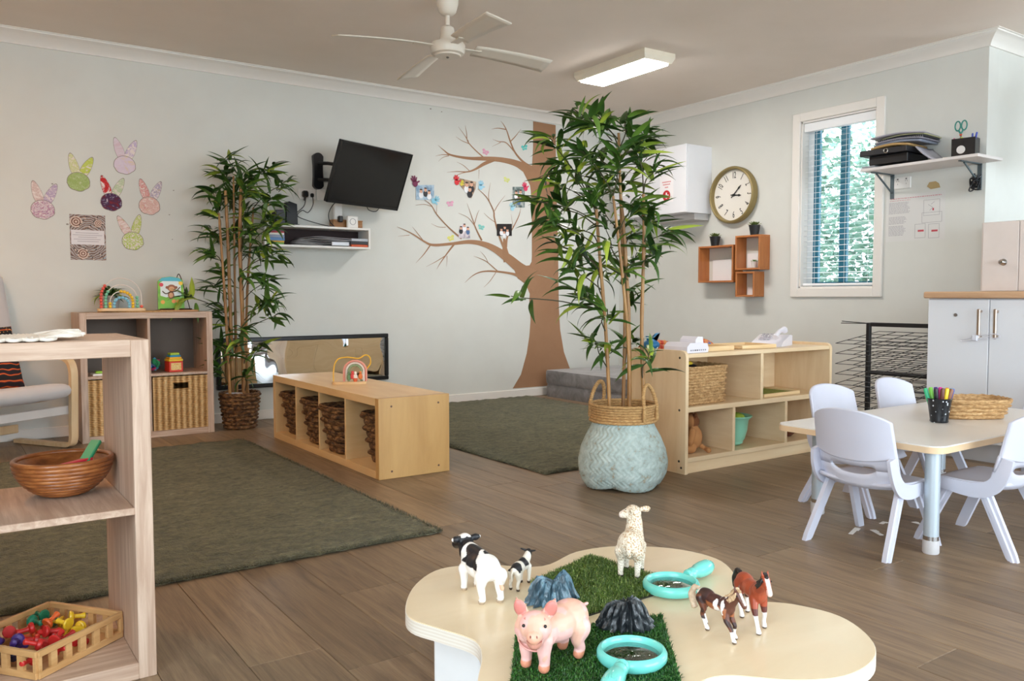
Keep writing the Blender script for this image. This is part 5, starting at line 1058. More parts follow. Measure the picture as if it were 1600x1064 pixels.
def leaf_mesh(bend, w_):
    q = MB(); n = 7
    for i in range(n+1):
        s_ = i/n; wd_ = w_*math.sin(math.pi*min(1, (s_*.93+.07))**.8)*(1-.15*s_); y = s_*math.cos(bend*s_*.7); z = -s_*math.sin(bend*s_*.7)*1.0+.05*math.sin(s_*2)
        if i == n: wd_ = .001
        q.v += [Vector((-wd_, y, z-.25*wd_)), Vector((0, y, z+.25*wd_)), Vector((wd_, y, z-.25*wd_))]
    for i in range(n):
        for j in (0, 1): q.f.append([3*i+j, 3*i+j+1, 3*i+j+4, 3*i+j+3]); q.m.append(0)
    return q.mesh('leaf', M_bleaf, 60)
LEAVES = [leaf_mesh(b_, w_) for b_, w_ in ((.1, .098), (.5, .088), (.9, .105), (1.3, .085), (.3, .112), (.7, .094))]
CR = Vector((.82, -.572, 0)); CF = Vector((.572, .82, 0))
def bamboo(root, canes, clusters, total, seed, leafL, maxleaves=300, extra=1.0, wall=None):
    rr = random.Random(seed); cps = []; XT = MB()
    for c in canes:
        P_ = smoothline(c['p'], 8); n = len(P_); q = MB(); rads = []
        for i in range(n):
            z = P_[i].z; rads.append(c['r']*(1-.35*i/n)*(1.16 if abs((z/.085) % 1-.5) < .07 else 1))
        q.tube(P_, rads, 9); q.build('cane', M_cane, root, smooth=60); cps += P_
    cnt = 0; per = total/sum(k[3] for k in clusters)
    for (dx, z, dd, wgt) in clusters:
        c = CR*dx+CF*dd; c.z = z
        best = min(cps, key=lambda p: (p.x-c.x)**2+(p.y-c.y)**2+((p.z-(c.z-.10))*1.2)**2)
        q = MB(); mid = (best+c)/2+Vector((rr.uniform(-.02, .02), rr.uniform(-.02, .02), .015)); tip = c+(c-best).normalized()*.05; q.tube(smoothline([best, mid, c, tip], 4), [.0032-.0001*i for i in range(13)], 5); q.build('twig', M_twig, root)
        out = (c-best); out.z *= .5
        N_ = max(2, round(wgt*per))
        for i in range(N_+int(N_*extra)):
            base = c+(tip-c)*rr.uniform(-.8, 1)+Vector((rr.uniform(-.02, .02), rr.uniform(-.02, .02), rr.uniform(-.025, .025)))
            ang = rr.uniform(0, 2*math.pi); ov = out.normalized() if out.length > .01 else Vector((1, 0, 0))
            d = Vector((math.cos(ang), math.sin(ang), rr.uniform(-.55, .75)))+ov*.55+CR*.35*math.copysign(1, dx+rr.uniform(-.1, .1)); d.normalize()
            L = leafL*rr.uniform(.72, 1.2); rot = rr.uniform(-.7, .7); me = rr.choice(LEAVES)
            if wall is not None and base.y+d.y*L > wall: d.y = -abs(d.y)*.4; d.normalize()
            if wall is not None and base.y > wall-.03: base.y = wall-.03
            qt = d.to_track_quat('Y', 'Z') @ Matrix.Rotation(rot, 3, 'Y').to_quaternion()
            if i < N_ and cnt < maxleaves:
                o = obj('leaf', me, root, base); o.rotation_euler = qt.to_euler(); o.scale = (L, L, L); cnt += 1
            else:
                M = Matrix.Translation(base) @ qt.to_matrix().to_4x4() @ Matrix.Scale(L*.9, 4); k = len(XT.v); mi_ = rr.choice((0, 0, 1))
                XT.v += [M @ v.co for v in me.vertices]; XT.f += [[k+j for j in p.vertices] for p in me.polygons]; XT.m += [mi_]*len(me.polygons)
    o = XT.build('small_leaves', [M_bx1, M_bx2], root, smooth=60); o['kind'] = 'stuff'
    return cnt
# tall bamboo in the mint basket
p2 = thing('potted_bamboo', 'tall artificial bamboo in a mint green woven planter', 'potted plant', (-2.685, -2.985, 0))
K2 = 1297.3/3.733
def cl(px, py, w_, dd, cx, cy0, z0, k): return ((px-cx)/k, z0-(py-cy0)/k, dd, w_)
C2 = [(908,178,1.0,0),(945,190,1.1,.05),(925,200,1,-.1),(975,195,1,.0),(1000,215,1,.05),(985,235,1,-.1),(868,232,.9,-.05),(885,258,1.2,.05),(915,250,1.2,-.1),(945,245,1.2,.1),(960,262,1.2,-.12),(1005,250,1,.1),(1020,268,.7,0),(875,282,1,.1),(905,285,1.2,-.15),(938,290,1,.05),(975,285,1,.12),(848,318,1,-.1),(880,320,1.2,.1),(925,320,1,-.05),(955,335,1,.12),(985,325,1,-.12),(1005,318,1,.05),(870,350,1.1,-.12),(905,352,1,.1),(1010,345,1.1,-.08),(1040,362,1,.05),(990,362,.9,.1),(885,385,1,0),(920,395,1,.12),(950,375,1,-.1),(1015,395,1,.0),(900,425,1,-.1),(940,425,1,.1),(975,430,.8,-.05),(995,405,.8,.1),(905,462,.6,-.1),(925,470,.9,.0),(945,490,.9,-.1),(990,465,.7,.1),(930,535,.8,-.1),(955,545,.7,.05),(1010,560,.9,-.05),(985,545,.6,.1),(815,462,.5,-.12)]
canes2 = [dict(p=[(.02,-.02,.30),(.015,-.02,.7),(-.005,-.01,1.1),(-.02,0,1.3)], r=.011), dict(p=[(-.05,.03,.30),(-.07,.04,.7),(-.10,.05,1.05),(-.12,.05,1.25)], r=.009), dict(p=[(.085,-.05,.30),(.07,-.045,.7),(.075,-.05,1.1),(.07,-.05,1.32)], r=.0095), dict(p=[(.045,.05,.30),(.05,.045,.8),(.03,.05,1.2),(.01,.05,1.60)], r=.009), dict(p=[(-.015,-.06,.30),(-.03,-.065,.65),(-.07,-.06,1.0),(-.11,-.05,1.3)], r=.0085)]
print('leaves', bamboo(p2, canes2, [cl(a, b_, c, d, 975, 152, 1.749, K2) for a, b_, c, d in C2], 298, 4, .155))
# belly-shaped planter with herringbone weave
def mint():
    t = NT('mint_bamboo'); tc = t.n('TexCoord'); v = t.coords(rnd=False); nz = t.noise(v, 30, 5, .65)
    c = t.ramp(nz.outputs['Fac'], [(.32, '9C8E74'), (.42, 'A5B3AD'), (.55, 'B4C3BD'), (.75, 'C6D1CB')]); t.col(c); t.b.inputs['Roughness'].default_value = .75; t.bump(t.noise(v, 120, 3).outputs['Fac'], .3, .002); return t.mat
q = MB()
def belly(u, v):
    a = 2*math.pi*u; z = .005+.315*v
    r = .152+.058*math.sin(math.pi*min(1, v*1.02+.02)**.8)-.028*v
    sq = 1+.10*max(0, 1-v*2.2)*(abs(math.cos(2*a+.5))-.55)*1.2            # four pinched feet
    lift = .014*max(0, 1-v*5)*(1-abs(math.cos(2*a+.5)))
    hb = .0036*math.sin(a*46+34*z*(1 if int(z/.028) % 2 else -1)*8)*1.0
    return ((r*sq+hb)*math.cos(a), (r*sq+hb)*math.sin(a), z+lift)
q.grid(belly, 184, 60, wrap=True); q.f.append([i for i in range(184)][::-1]); q.m.append(0)
pot = q.build('planter', mint(), p2, smooth=60)
q = MB(); q.lathe([(.146, .31), (.135, .305), (.13, .2), (.0, .2)], 40, cap0=False, cap1=False); q.build('planter_lining', plain('B9CBC8', .8, name='mint_inside'), pot)
q = MB(); q.lathe([(.134, .285), (.0, .29)], 30, cap0=False, cap1=False); q.build('soil', plain('6F6A5C', .95, name='pebbles'), pot)
M_rope = mottled('jute_rope', [(.3, '9A7343'), (.55, 'C39A64'), (.8, 'DDBC8A')], 70, .85, .8, 200, .003, (1, 1, 3))
for i in range(7):
    z = .305+i*.0118; r0 = .148-.010*math.sin(i/6*math.pi); q = MB(); n = 120; q.tube([(r0*math.cos(2*math.pi*k/n), r0*math.sin(2*math.pi*k/n), z) for k in range(n)], [.0068*(1+.16*math.sin(k*2.6+i)) for k in range(n)], 7, closed=True); q.build('rope_coil', M_rope, pot, smooth=70)
for sg in (-1, 1):
    ax = (CR*.75-CF*.66)*sg; pts = []; tg = Vector((-ax.y, ax.x, 0))
    for k in range(25):
        a = math.pi*k/24; pts.append(ax*(.146-.02*math.sin(a))+tg*(.052*math.cos(a))+Vector((0, 0, .37+.10*math.sin(a))))
    pts = [pts[0]-Vector((0, 0, .06))]+pts+[pts[-1]-Vector((0, 0, .06))]; P_ = smoothline(pts, 3)
    q = MB(); q.tube(P_, [.0085*(1+.15*math.sin(k*1.9)) for k in range(len(P_))], 8); q.build('rope_handle', M_rope, pot, smooth=70)
# bamboo beside the wall cube shelf
p1 = thing('potted_bamboo', 'tall artificial bamboo in a dark woven basket beside the cube shelf', 'potted plant', (-3.60, -.28, 0)); K1 = 238.0
C1 = [(368,258,1.2,-.05),(352,278,1,.05),(388,280,1.2,.0),(425,268,1.1,-.05),(440,288,.9,.05),(335,305,1,0),(362,308,1.2,.08),(395,302,1.2,-.08),(425,312,1,0),(345,335,1,-.05),(378,335,1.2,.05),(412,340,1,.08),(330,362,1,0),(360,365,1.1,.1),(395,365,1.1,-.1),(425,355,.8,0),(340,395,.9,-.08),(372,392,.9,.05),(405,385,.8,0),(432,398,.9,-.05),(345,425,.7,.05),(395,430,.9,-.08),(415,440,.7,0),(330,448,.6,.05),(306,462,.9,-.12),(345,478,.8,0),(425,470,1,-.08),(395,480,.8,.05),(435,492,.7,-.1),(355,505,.8,.0),(385,515,.8,-.1),(340,535,.7,0),(372,545,.7,-.1),(400,545,.6,-.05),(350,575,.7,-.08),(385,585,.5,-.05)]
canes1 = [dict(p=[(-.035,.03,.18),(-.04,.03,.7),(-.05,.02,1.2),(-.06,.02,1.55)], r=.013), dict(p=[(.02,-.03,.18),(.02,-.03,.7),(.015,-.02,1.2),(.03,-.02,1.6)], r=.015), dict(p=[(.06,.02,.18),(.06,.03,.6),(.08,.03,1.0),(.12,.02,1.45)], r=.010), dict(p=[(-.07,-.03,.18),(-.085,-.03,.7),(-.10,-.02,1.1),(-.11,0,1.4)], r=.010), dict(p=[(0,.06,.18),(0,.06,.8),(0,.05,1.3),(0,.04,1.65)], r=.009)]
print('leaves', bamboo(p1, canes1, [(a*.93, b_, min(c, (-.30 if False else .16)), w_) for (a, b_, c, w_) in [cl(a, b_, c, d, 371, 245, 1.77, K1) for a, b_, c, d in C1]], 298, 9, .16, wall=.255))
o = basket_body(9, 22, .009, .092, .092, .122, .122, .232, 2.2).build('woven_pot', M_banana, p1, smooth=60)
rim_tube(.122, .122, .232, .008, 2.2).build('rim', M_banana, o, smooth=60); q = MB(); q.lathe([(.112, .20), (.0, .205)], 24, cap0=False, cap1=False); q.build('soil', plain('8A8880', .95, name='grey_pebbles'), o); q = MB(); q.lathe([(.052, .205), (.055, .235), (.05, .236), (.045, .21)], 20); q.build('inner_tub', plain('C9CBD0', .4, name='plastic_tub'), o, loc=(-.05, -.04, 0))
# ------------------------------------------------------------------ small leafy plants on shelves
def bushy(name, label, loc, r, h, potm, pot_prof, n, L, seed, up=.3):
    t_ = thing(name, label, 'potted plant', loc); q = MB(); q.lathe(pot_prof, 28, cap1=False); q.build('pot', potm, t_, smooth=40); z0 = pot_prof[-1][1]; rr = random.Random(seed)
    q = MB(); q.lathe([(pot_prof[-1][0]*.98, z0-.01), (0, z0-.005)], 20, cap0=False, cap1=False); q.build('soil', plain('3B2F26', .95, name='soil_dark'), t_)
    for i in range(n):
        a = rr.uniform(0, 6.28); e = rr.uniform(-.15, 1.2); d = Vector((math.cos(a)*math.cos(e), math.sin(a)*math.cos(e), math.sin(e))); p = d*r*rr.uniform(.15, .75); p.z = abs(p.z)*h/r+z0+.002
        o = obj('leaf', rr.choice(LEAVES), t_, p); d.z = d.z*.5+up*rr.uniform(-.6, .8); o.rotation_euler = d.normalized().to_track_quat('Y', 'Z').to_euler(); s_ = L*rr.uniform(.7, 1.15); o.scale = (s_*1.9, s_, s_)
    return t_
bushy('potted_fern', 'leafy fern in a grey pot behind the bead arch', (-4.335, -.125, .771), .085, .08, plain('A9A5A2', .6, name='pot_grey'), [(.042, 0), (.052, .075), (.057, .078), (.057, .10), (.05, .10), (.048, .09)], 80, .07, 5)
bushy('potted_fern', 'spiky plant on the near shelf at the left edge', (-5.30, -3.455, .771), .11, .14, plain('B9B4AE', .6, name='pot_stone'), [(.045, 0), (.055, .08), (.06, .085), (.06, .095), (.05, .095), (.048, .085)], 60, .10, 12)
# ------------------------------------------------------------------ moulded animals: one continuous body each, coloured by its markings
def blob(name, parts, voxel, colf, mat, parent, smooth_it=6):
    q = MB()
    for p in parts:
        if p[0] == 'e': q.ell(p[1], p[2], 14, 10, rot=p[3] if len(p) > 3 else None)
        else:
            pts = [Vector(a) for a in p[1]]; rr = p[2]
            for i in range(len(pts)-1):
                n = max(2, int((pts[i+1]-pts[i]).length/(min(rr[i], rr[i+1])*.5))+1)
                for k in range(n+1 if i == len(pts)-2 else n):
                    t_ = k/n; q.ell(pts[i].lerp(pts[i+1], t_), rr[i]+(rr[i+1]-rr[i])*t_, 10, 7)
    o = bpy.data.objects.new('tmp', q.mesh('tmp', mat, 0)); COL.objects.link(o)
    md = o.modifiers.new('r', 'REMESH'); md.mode = 'VOXEL'; md.voxel_size = voxel
    ms_ = o.modifiers.new('s', 'SMOOTH'); ms_.factor = .5; ms_.iterations = smooth_it
    bpy.context.view_layer.update(); me = bpy.data.meshes.new_from_object(o.evaluated_get(bpy.context.evaluated_depsgraph_get())); bpy.data.objects.remove(o)
    me.name = name; me.materials.clear(); me.materials.append(mat)
    if colf:
        ca = me.color_attributes.new('Col', 'FLOAT_COLOR', 'POINT')
        for i, v in enumerate(me.vertices): ca.data[i].color = lin(colf(v.co, v.normal))
    me.polygons.foreach_set('use_smooth', [True]*len(me.polygons)); me.update()
    o = bpy.data.objects.new(name, me); COL.objects.link(o); o.parent = parent; return o
def turn(parts, piv, ang, keep):
    M = Matrix.Translation(piv) @ Matrix.Rotation(ang, 4, 'Z') @ Matrix.Translation(-Vector(piv)); out = []
    for i, p in enumerate(parts):
        if i not in keep: out.append(p)
        elif p[0] == 'e': out.append(('e', M @ Vector(p[1]), p[2], Matrix.Rotation(ang, 3, 'Z') @ (p[3] if len(p) > 3 else Matrix.Identity(3))))
        else: out.append(('c', [M @ Vector(a) for a in p[1]], p[2]))
    return out, M
def nz_(p, s_, seed=0): return mnoise.noise((p.x*s_+seed, p.y*s_-seed, p.z*s_+seed*.5))
M_toy = vcol('painted_toy', .42, .15, 500); M_eye = plain('0E0B0B', .15, name='toy_eye')
def eyes(par, pts, r=.003):
    for p in pts:
        q = MB(); q.ell(p, r, 10, 7); q.build('eye', M_eye, par)
TZ = .2
# --- cow (faces +x)
cow = thing('toy_cow', 'black and white toy cow standing at the left of the play table', 'toy cow', (-4.262, -4.238, TZ), R(83))
parts = [('e', (-.035, 0, .073), (.040, .029, .030)), ('e', (.0, 0, .068), (.042, .030, .031)), ('e', (.038, 0, .070), (.032, .026, .031)), ('c', [(-.062, 0, .088), (-.02, 0, .094), (.045, 0, .094)], [.014, .013, .014]),
    ('c', [(.055, 0, .082), (.078, 0, .096)], [.024, .017]), ('c', [(.080, .0, .102), (.098, .004, .096), (.112, .006, .088)], [.018, .015, .012])]
for x, y, zt in ((.045, .018, .05), (.052, -.018, .05), (-.052, .020, .06), (-.060, -.020, .06)):
    back = x < 0
    parts += [('c', [(x, y, zt), (x+(.006 if back else 0), y, .034), (x-(.004 if back else 0), y, .012), (x+.002, y, .005)], [.017 if back else .014, .0095, .0075, .0085])]
parts += [('c', [(.078, .012, .107), (.074, .025, .109), (.072, .034, .110)], [.006, .0085, .004]), ('c', [(.078, -.012, .107), (.074, -.025, .109), (.072, -.034, .110)], [.006, .0085, .004]), ('c', [(-.072, 0, .095), (-.086, 0, .080), (-.088, -.006, .055), (-.085, -.012, .040)], [.004, .0035, .0035, .006])]
def cowc(p, n):
    if p.x < -.078 and p.z < .050: return 'E3B99A'
    if p.z < .007: return 'B9A48C'
    if p.x > .068:
        if p.z > .112 and abs(p.y) < .012: return 'EFEBE4'
        if abs(p.y) > .0335: return 'E8E0DA'
        return '17171B'
    if p.x > .052 and p.z > .06: return '1A1A1E'
    s_ = nz_(p, 38, 3)
    if -.035 < p.x+.03*s_ < .030 and p.z > .070 and -.030 < p.y+.012*s_ and (p.y > -.006 or s_ > .1): return '1C1D22'
    if p.z < .055 and p.x > .02 and s_ > .45: return '2A2A2E'
    return 'F3F0EA'
blob('body', parts, .0020, cowc, M_toy, cow); eyes(cow, [(.094, .0155, .103), (.094, -.009, .104)], .0025)
# --- calf
calf = thing('toy_calf', 'small black and white toy calf beside the cow', 'toy calf', (-4.155, -4.243, TZ), R(30))
parts = [('e', (-.012, 0, .046), (.030, .0145, .0145)), ('e', (.018, 0, .047), (.022, .0135, .0155)), ('c', [(.034, 0, .054), (.047, 0, .063)], [.0105, .0085]), ('c', [(.049, .001, .066), (.062, .003, .061)], [.0085, .006]), ('c', [(.046, .007, .070), (.044, .018, .073)], [.003, .0022]), ('c', [(.046, -.007, .070), (.044, -.018, .073)], [.003, .0022])]
for x, y in ((.024, .009), (.028, -.009), (-.030, .010), (-.034, -.010)):
    b_ = x < 0; parts.append(('c', [(x, y, .040), (x+(.004 if b_ else .001), y, .024), (x-(.003 if b_ else 0), y, .012), (x, y, .003)], [.0085 if b_ else .007, .005, .0038, .0045]))
parts.append(('c', [(-.040, 0, .052), (-.047, 0, .040), (-.046, 0, .026)], [.0026, .0022, .003]))
def calfc(p, n):
    if p.z < .005: return '4A3C30'
    if p.x > .042: return '18181B'
    s_ = nz_(p, 60, 8)
    if abs(p.x-.008) < .010+.006*s_ and p.z > .046: return '1B1B1F'
    if abs(p.x+.028) < .010+.006*s_ and p.z > .044: return '1B1B1F'
    return 'E5DFD2'
blob('body', parts, .0014, calfc, M_toy, calf, 4)
# --- lamb
lamb = thing('toy_lamb', 'cream woolly toy lamb standing on the turf, seen from behind', 'toy lamb', (-3.900, -4.342, TZ+.008), R(36))
parts = [('e', (-.022, 0, .075), (.034, .031, .034)), ('e', (.006, 0, .075), (.034, .028, .033)), ('c', [(.020, 0, .085), (.030, 0, .110), (.032, .002, .128)], [.024, .020, .018]), ('e', (.034, .003, .137), (.021, .0185, .019)), ('c', [(.040, .010, .137), (.050, .024, .133)], [.0135, .009]), ('c', [(.028, -.016, .143), (.020, -.032, .143), (.018, -.040, .143)], [.005, .008, .003]), ('c', [(.030, .018, .146), (.020, .026, .148)], [.005, .005]), ('c', [(-.050, 0, .085), (-.060, -.003, .070), (-.060, -.006, .058)], [.006, .006, .0045])]
for x, y in ((.024, .018), (.026, -.018), (-.034, .020), (-.036, -.020)):
    b_ = x < 0; parts.append(('c', [(x, y, .062), (x+(.004 if b_ else 0), y, .040), (x-(.002 if b_ else 0), y, .014), (x, y, .004)], [.016 if b_ else .012, .0095, .0065, .0072]))
parts, ML = turn(parts, (.032, .002, 0), R(62), {3, 4, 5, 6})
def lambc(p, n):
    if p.z < .006: return '3C322C'
    if p.z < .040: return 'EADFCC'
    if (ML.inverted() @ p).x > .046 and p.z > .11: return 'E8D8C8'
    return 'E6D8C2' if nz_(p, 330, 2) > -.22-.5*max(0, p.y*20) else 'B28A58'
def wool():
    t = NT('curly_wool'); a = t.n('VertexColor'); a.layer_name = 'Col'; v = t.coords(rnd=False); vo = t.n('TexVoronoi'); vo.inputs['Scale'].default_value = 230; t.l(v, vo.inputs['Vector']); t.col(a.outputs['Color']); t.b.inputs['Roughness'].default_value = .6
    iv = t.n('Math', operation='SUBTRACT'); iv.inputs[0].default_value = 1; t.l(vo.outputs['Distance'], iv.inputs[1]); t.bump(iv.outputs[0], .9, .003); return t.mat
blob('body', parts, .0017, lambc, wool(), lamb, 4); eyes(lamb, [ML @ Vector((.047, -.010, .143)), ML @ Vector((.042, .020, .144))], .0022)
# --- pig
pig = thing('toy_pig', 'large pink toy piglet looking up, in front of the rocks', 'toy pig', (-4.350, -4.615, TZ+.011), R(190))
parts = [('e', (-.045, 0, .068), (.042, .034, .033)), ('e', (-.010, 0, .066), (.046, .036, .033)), ('e', (.028, 0, .064), (.034, .032, .031)), ('c', [(.040, 0, .070), (.058, 0, .078)], [.030, .028]), ('e', (.066, 0, .084), (.030, .029, .028)), ('c', [(.085, 0, .083), (.100, 0, .080)], [.018, .0125]), ('e', (.103, 0, .081), (.006, .0135, .0115)), ('c', [(.082, 0, .066), (.094, 0, .066)], [.015, .010])]
for x, y in ((.040, .019), (.046, -.019), (-.048, .023), (-.056, -.023)):
    b_ = x < 0; parts.append(('c', [(x, y, .055), (x+(.006 if b_ else .002), y, .034), (x-(.003 if b_ else 0), y, .016), (x+.002, y, .007)], [.022 if b_ else .016, .0125, .010, .0108]))
for sg in (-1, 1): parts += [('e', (.056, sg*.026, .112), (.006, .012, .019), Matrix.Rotation(R(-20*sg), 3, 'X') @ Matrix.Rotation(R(10), 3, 'Y')), ('c', [(.054, sg*.030, .118), (.052, sg*.034, .130)], [.006, .002])]
parts.append(('c', [(-.084, 0, .080), (-.094, .004, .082), (-.096, -.002, .074)], [.004, .003, .0022]))
PIGH = R(40); parts, MP = turn(parts, (.042, 0, 0), PIGH, {4, 5, 6, 7, 12, 13, 14, 15}); MPI = MP.inverted()
def pigc(p, n):
    h = MPI @ p; hn = Matrix.Rotation(-PIGH, 3, 'Z') @ n
    if p.z < .012: return 'D98F70'
    if h.x > .1035: return 'E0A48C'
    if h.x > .088 and h.z < .073: return 'C98C7C'
    if abs(h.y) > .016 and h.z > .102 and hn.x > .3 and h.x > .03: return 'C97A70'
    return 'E3B29C' if nz_(p, 45, 5)+.8*(p.z-.07)*10 > .1 else 'EAB8B0'
pb_ = blob('body', parts, .0021, pigc, M_toy, pig, 7)
def pm(v): return MP @ Vector(v)
eyes(pig, [pm((.087, .0185, .094)), pm((.087, -.0185, .094))], .0030)
q = MB()
for sg in (-1, 1): q.ell(pm((.1085, sg*.005, .083)), (.0018, .0022, .0032), 8, 6)
q.build('nostrils', plain('8A4A3C', .5, name='nostril'), pig); q = MB(); q.tube(smoothline([pm(v) for v in ((.094, -.0125, .071), (.101, -.006, .0695), (.103, 0, .069), (.101, .006, .0695), (.094, .0125, .071))], 4), .0012, 5); q.build('mouth', plain('9C5248', .5, name='pig_mouth'), pig)
for k_ in range(3):
    q = MB(); q.tube([pm((.052-.007*k_+.004*math.cos(a), .030*math.sin(a)*1.03, .060-.026*math.cos(a)*.9)) for a in [R(-95+190*i/16) for i in range(17)]], .0016, 6); q.build('neck_fold', plain('D99A90', .6, name='fold_pink'), pig)
# --- horses
def horse(name, label, loc, rz, colf, mane, tail, sc_, legs):
    h = thing(name, label, 'toy horse', loc, rz); h.scale = (sc_,)*3
    parts = [('e', (-.034, 0, .067), (.026, .0165, .0175)), ('e', (-.004, 0, .064), (.034, .0160, .0165)), ('e', (.028, 0, .066), (.021, .0155, .0195)), ('c', [(.036, 0, .074), (.050, 0, .088), (.058, 0, .098)], [.0145, .0105, .0090]), ('c', [(.060, 0, .102), (.072, 0, .090), (.079, 0, .082)], [.0090, .0066, .0058])]
    for sg in (-1, 1): parts.append(('c', [(.057, sg*.005, .110), (.057, sg*.006, .118)], [.0028, .0012]))
    for p in legs: parts.append(('c', p, [.0125 if p[0][0] < 0 else .0095, .0068, .0044, .0040, .0052]))
    blob('body', parts, .0016, colf, M_toy, h, 4); eyes(h, [(.066, .0082, .1005), (.066, -.0082, .1005)], .0017)
    q = MB(); q.tube(smoothline([(.060, 0, .111), (.047, .002, .103), (.036, .003, .090), (.026, .002, .083)], 5), [.0045+.0015*math.sin(i*2.2) for i in range(16)], 8)
    for i in range(9): t_ = i/8; q.tube([(.060-.032*t_, 0, .110-.026*t_), (.062-.034*t_, -.009, .100-.026*t_), (.060-.034*t_, -.011, .090-.024*t_)], [.003, .0032, .001], 6)
    q.ell((.064, 0, .108), (.005, .004, .004)); q.build('mane', mane, h, smooth=60)
    q = MB(); q.tube(smoothline(tail[0], 5), tail[1], 8); q.build('tail', tail[2], h, smooth=60); return h
def pinto(p, n):
    if p.z < .004: return '6A5642'
    s_ = nz_(p, 70, 4)
    if p.z < .022: return 'EFE9E2'
    if p.x > .064 and abs(p.y) < .003 and p.z > .085: return 'DCC8B8'
    if .006 < p.x+.006*s_ < .036 and p.z > .052 and (s_ > -.25): return 'EFEAE4'
    if p.x < -.045 and p.z > .072 and s_ > -.2: return 'EFEAE4'
    if p.z < .045 or p.x < -.020: return '3A2320' if s_ > -.2 else '6A3A26'
    if p.x > .04: return '5E3527'
    return '9A5A34' if p.z < .066 else '4A2A26'
M_pm = mottled('pinto_mane', [(.3, '8E6A48'), (.6, 'D3B58E')], 160, .5, .3, 400, .001); M_bm = mottled('black_mane', [(.3, '0F0C0C'), (.7, '2A1F1C')], 160, .4, .3, 400, .001); M_pt = mottled('cream_tail', [(.3, 'BFA285'), (.7, 'E0CBB0')], 120, .5, .4, 300, .001)
TAIL = ([(-.058, 0, .078), (-.070, 0, .076), (-.080, 0, .060), (-.078, .002, .040), (-.072, .002, .028)], [.004]*5+[.007]*5+[.0085]*5+[.007]*5+[.002])
horse('toy_horse', 'brown and white pinto toy horse, nearer of the two horses', (-3.990, -4.682, TZ), R(-97), pinto, M_pm, TAIL+(M_pt,), .94,
    [[(.030, .008, .060), (.032, .009, .042), (.044, .009, .028), (.040, .009, .012), (.046, .009, .003)], [(.032, -.008, .060), (.038, -.009, .040), (.052, -.009, .026), (.056, -.009, .011), (.062, -.009, .003)], [(-.040, .009, .064), (-.046, .010, .044), (-.056, .010, .030), (-.050, .010, .014), (-.046, .010, .003)], [(-.040, -.009, .064), (-.030, -.010, .044), (-.036, -.010, .030), (-.026, -.010, .014), (-.018, -.010, .003)]])
def bay(p, n):
    if p.z < .003: return '5A4A3C'
    if p.z < .030: return 'F0ECE8'
    if p.x > .066 and abs(p.y) < .0042 and p.z > .078: return 'E6C9C0'
    if p.x > .077: return 'D9A79A'
    if p.z < .042: return '5A2418'
    return 'A2472A' if nz_(p, 40, 2) > -.3 else '8C3A22'
horse('toy_horse', 'chestnut toy horse with a black mane, behind the pinto', (-3.888, -4.684, TZ), R(-118), bay, M_bm, TAIL+(M_bm,), 1.06,
    [[(.028, .009, .058), (.030, .011, .040), (.034, .011, .026), (.030, .011, .012), (.034, .011, .003)], [(.030, -.009, .058), (.040, -.012, .040), (.050, -.013, .026), (.058, -.013, .012), (.064, -.013, .003)], [(-.038, .009, .062), (-.044, .011, .042), (-.052, .011, .028), (-.048, .011, .013), (-.046, .011, .003)], [(-.038, -.009, .062), (-.032, -.011, .042), (-.036, -.011, .028), (-.026, -.011, .013), (-.020, -.011, .003)]])
# ------------------------------------------------------------------ artificial turf, rocks, magnifiers
def turf(name, label, corners, z0, dens, hgt, stops, seed):
    cx = sum(c[0] for c in corners)/4; cy = sum(c[1] for c in corners)/4; t_ = thing(name, label, 'turf mat', (cx, cy, TZ))
    C_ = [Vector((x-cx, y-cy)) for x, y in corners]; ar = sum(a.x*b_.y-b_.x*a.y for a, b_ in zip(C_, C_[1:]+C_[:1]))
    if ar < 0: C_ = C_[::-1]
    q = MB(); q.prism([(v.x, v.y) for v in C_], .0004, .004); q.build('mat_base', plain('2B2A1C', .9, name='turf_base'), t_)
    rr = random.Random(seed); q = MB()
    n = int(abs(ar)/2*dens)
    for i in range(n):
        u, v = rr.random(), rr.random(); p = C_[0]*(1-u)*(1-v)+C_[1]*u*(1-v)+C_[2]*u*v+C_[3]*(1-u)*v
        a = rr.uniform(0, 6.28); l = hgt*rr.uniform(.6, 1.25); lean = rr.uniform(.15, .95); w_ = .0009; d = Vector((math.cos(a), math.sin(a), 0)); s_ = Vector((-d.y, d.x, 0))*w_; b_ = Vector((p.x, p.y, .003)); m_ = b_+d*l*lean*.35+Vector((0, 0, l*.62)); e = b_+d*l*lean+Vector((0, 0, l*(1.05-.45*lean)))
        k = len(q.v); q.v += [b_-s_, b_+s_, m_+s_, m_-s_, e]; mi_ = 0 if rr.random() < .55 else (1 if rr.random() < .7 else 2); q.f += [[k, k+1, k+2, k+3], [k+3, k+2, k+4]]; q.m += [mi_, mi_]
    o = q.build('grass_blades', [plain(c, .5, var=.1, name='turf_'+c) for c in stops], t_, smooth=0); o['kind'] = 'stuff'; return t_
turf('turf_mat', 'light green artificial turf piece under the lamb', [(-4.135, -4.255), (-3.892, -4.183), (-3.855, -4.462), (-4.19, -4.475)], 0, 230000, .013, ('3F5A1C', '5F7B2C', '93A35C'), 1)
turf('turf_mat', 'dark green artificial turf piece under the piglet', [(-4.335, -4.480), (-4.025, -4.565), (-4.245, -4.84), (-4.505, -4.70)], 0, 230000, .010, ('1E4A16', '2F661F', '4C8232'), 2)
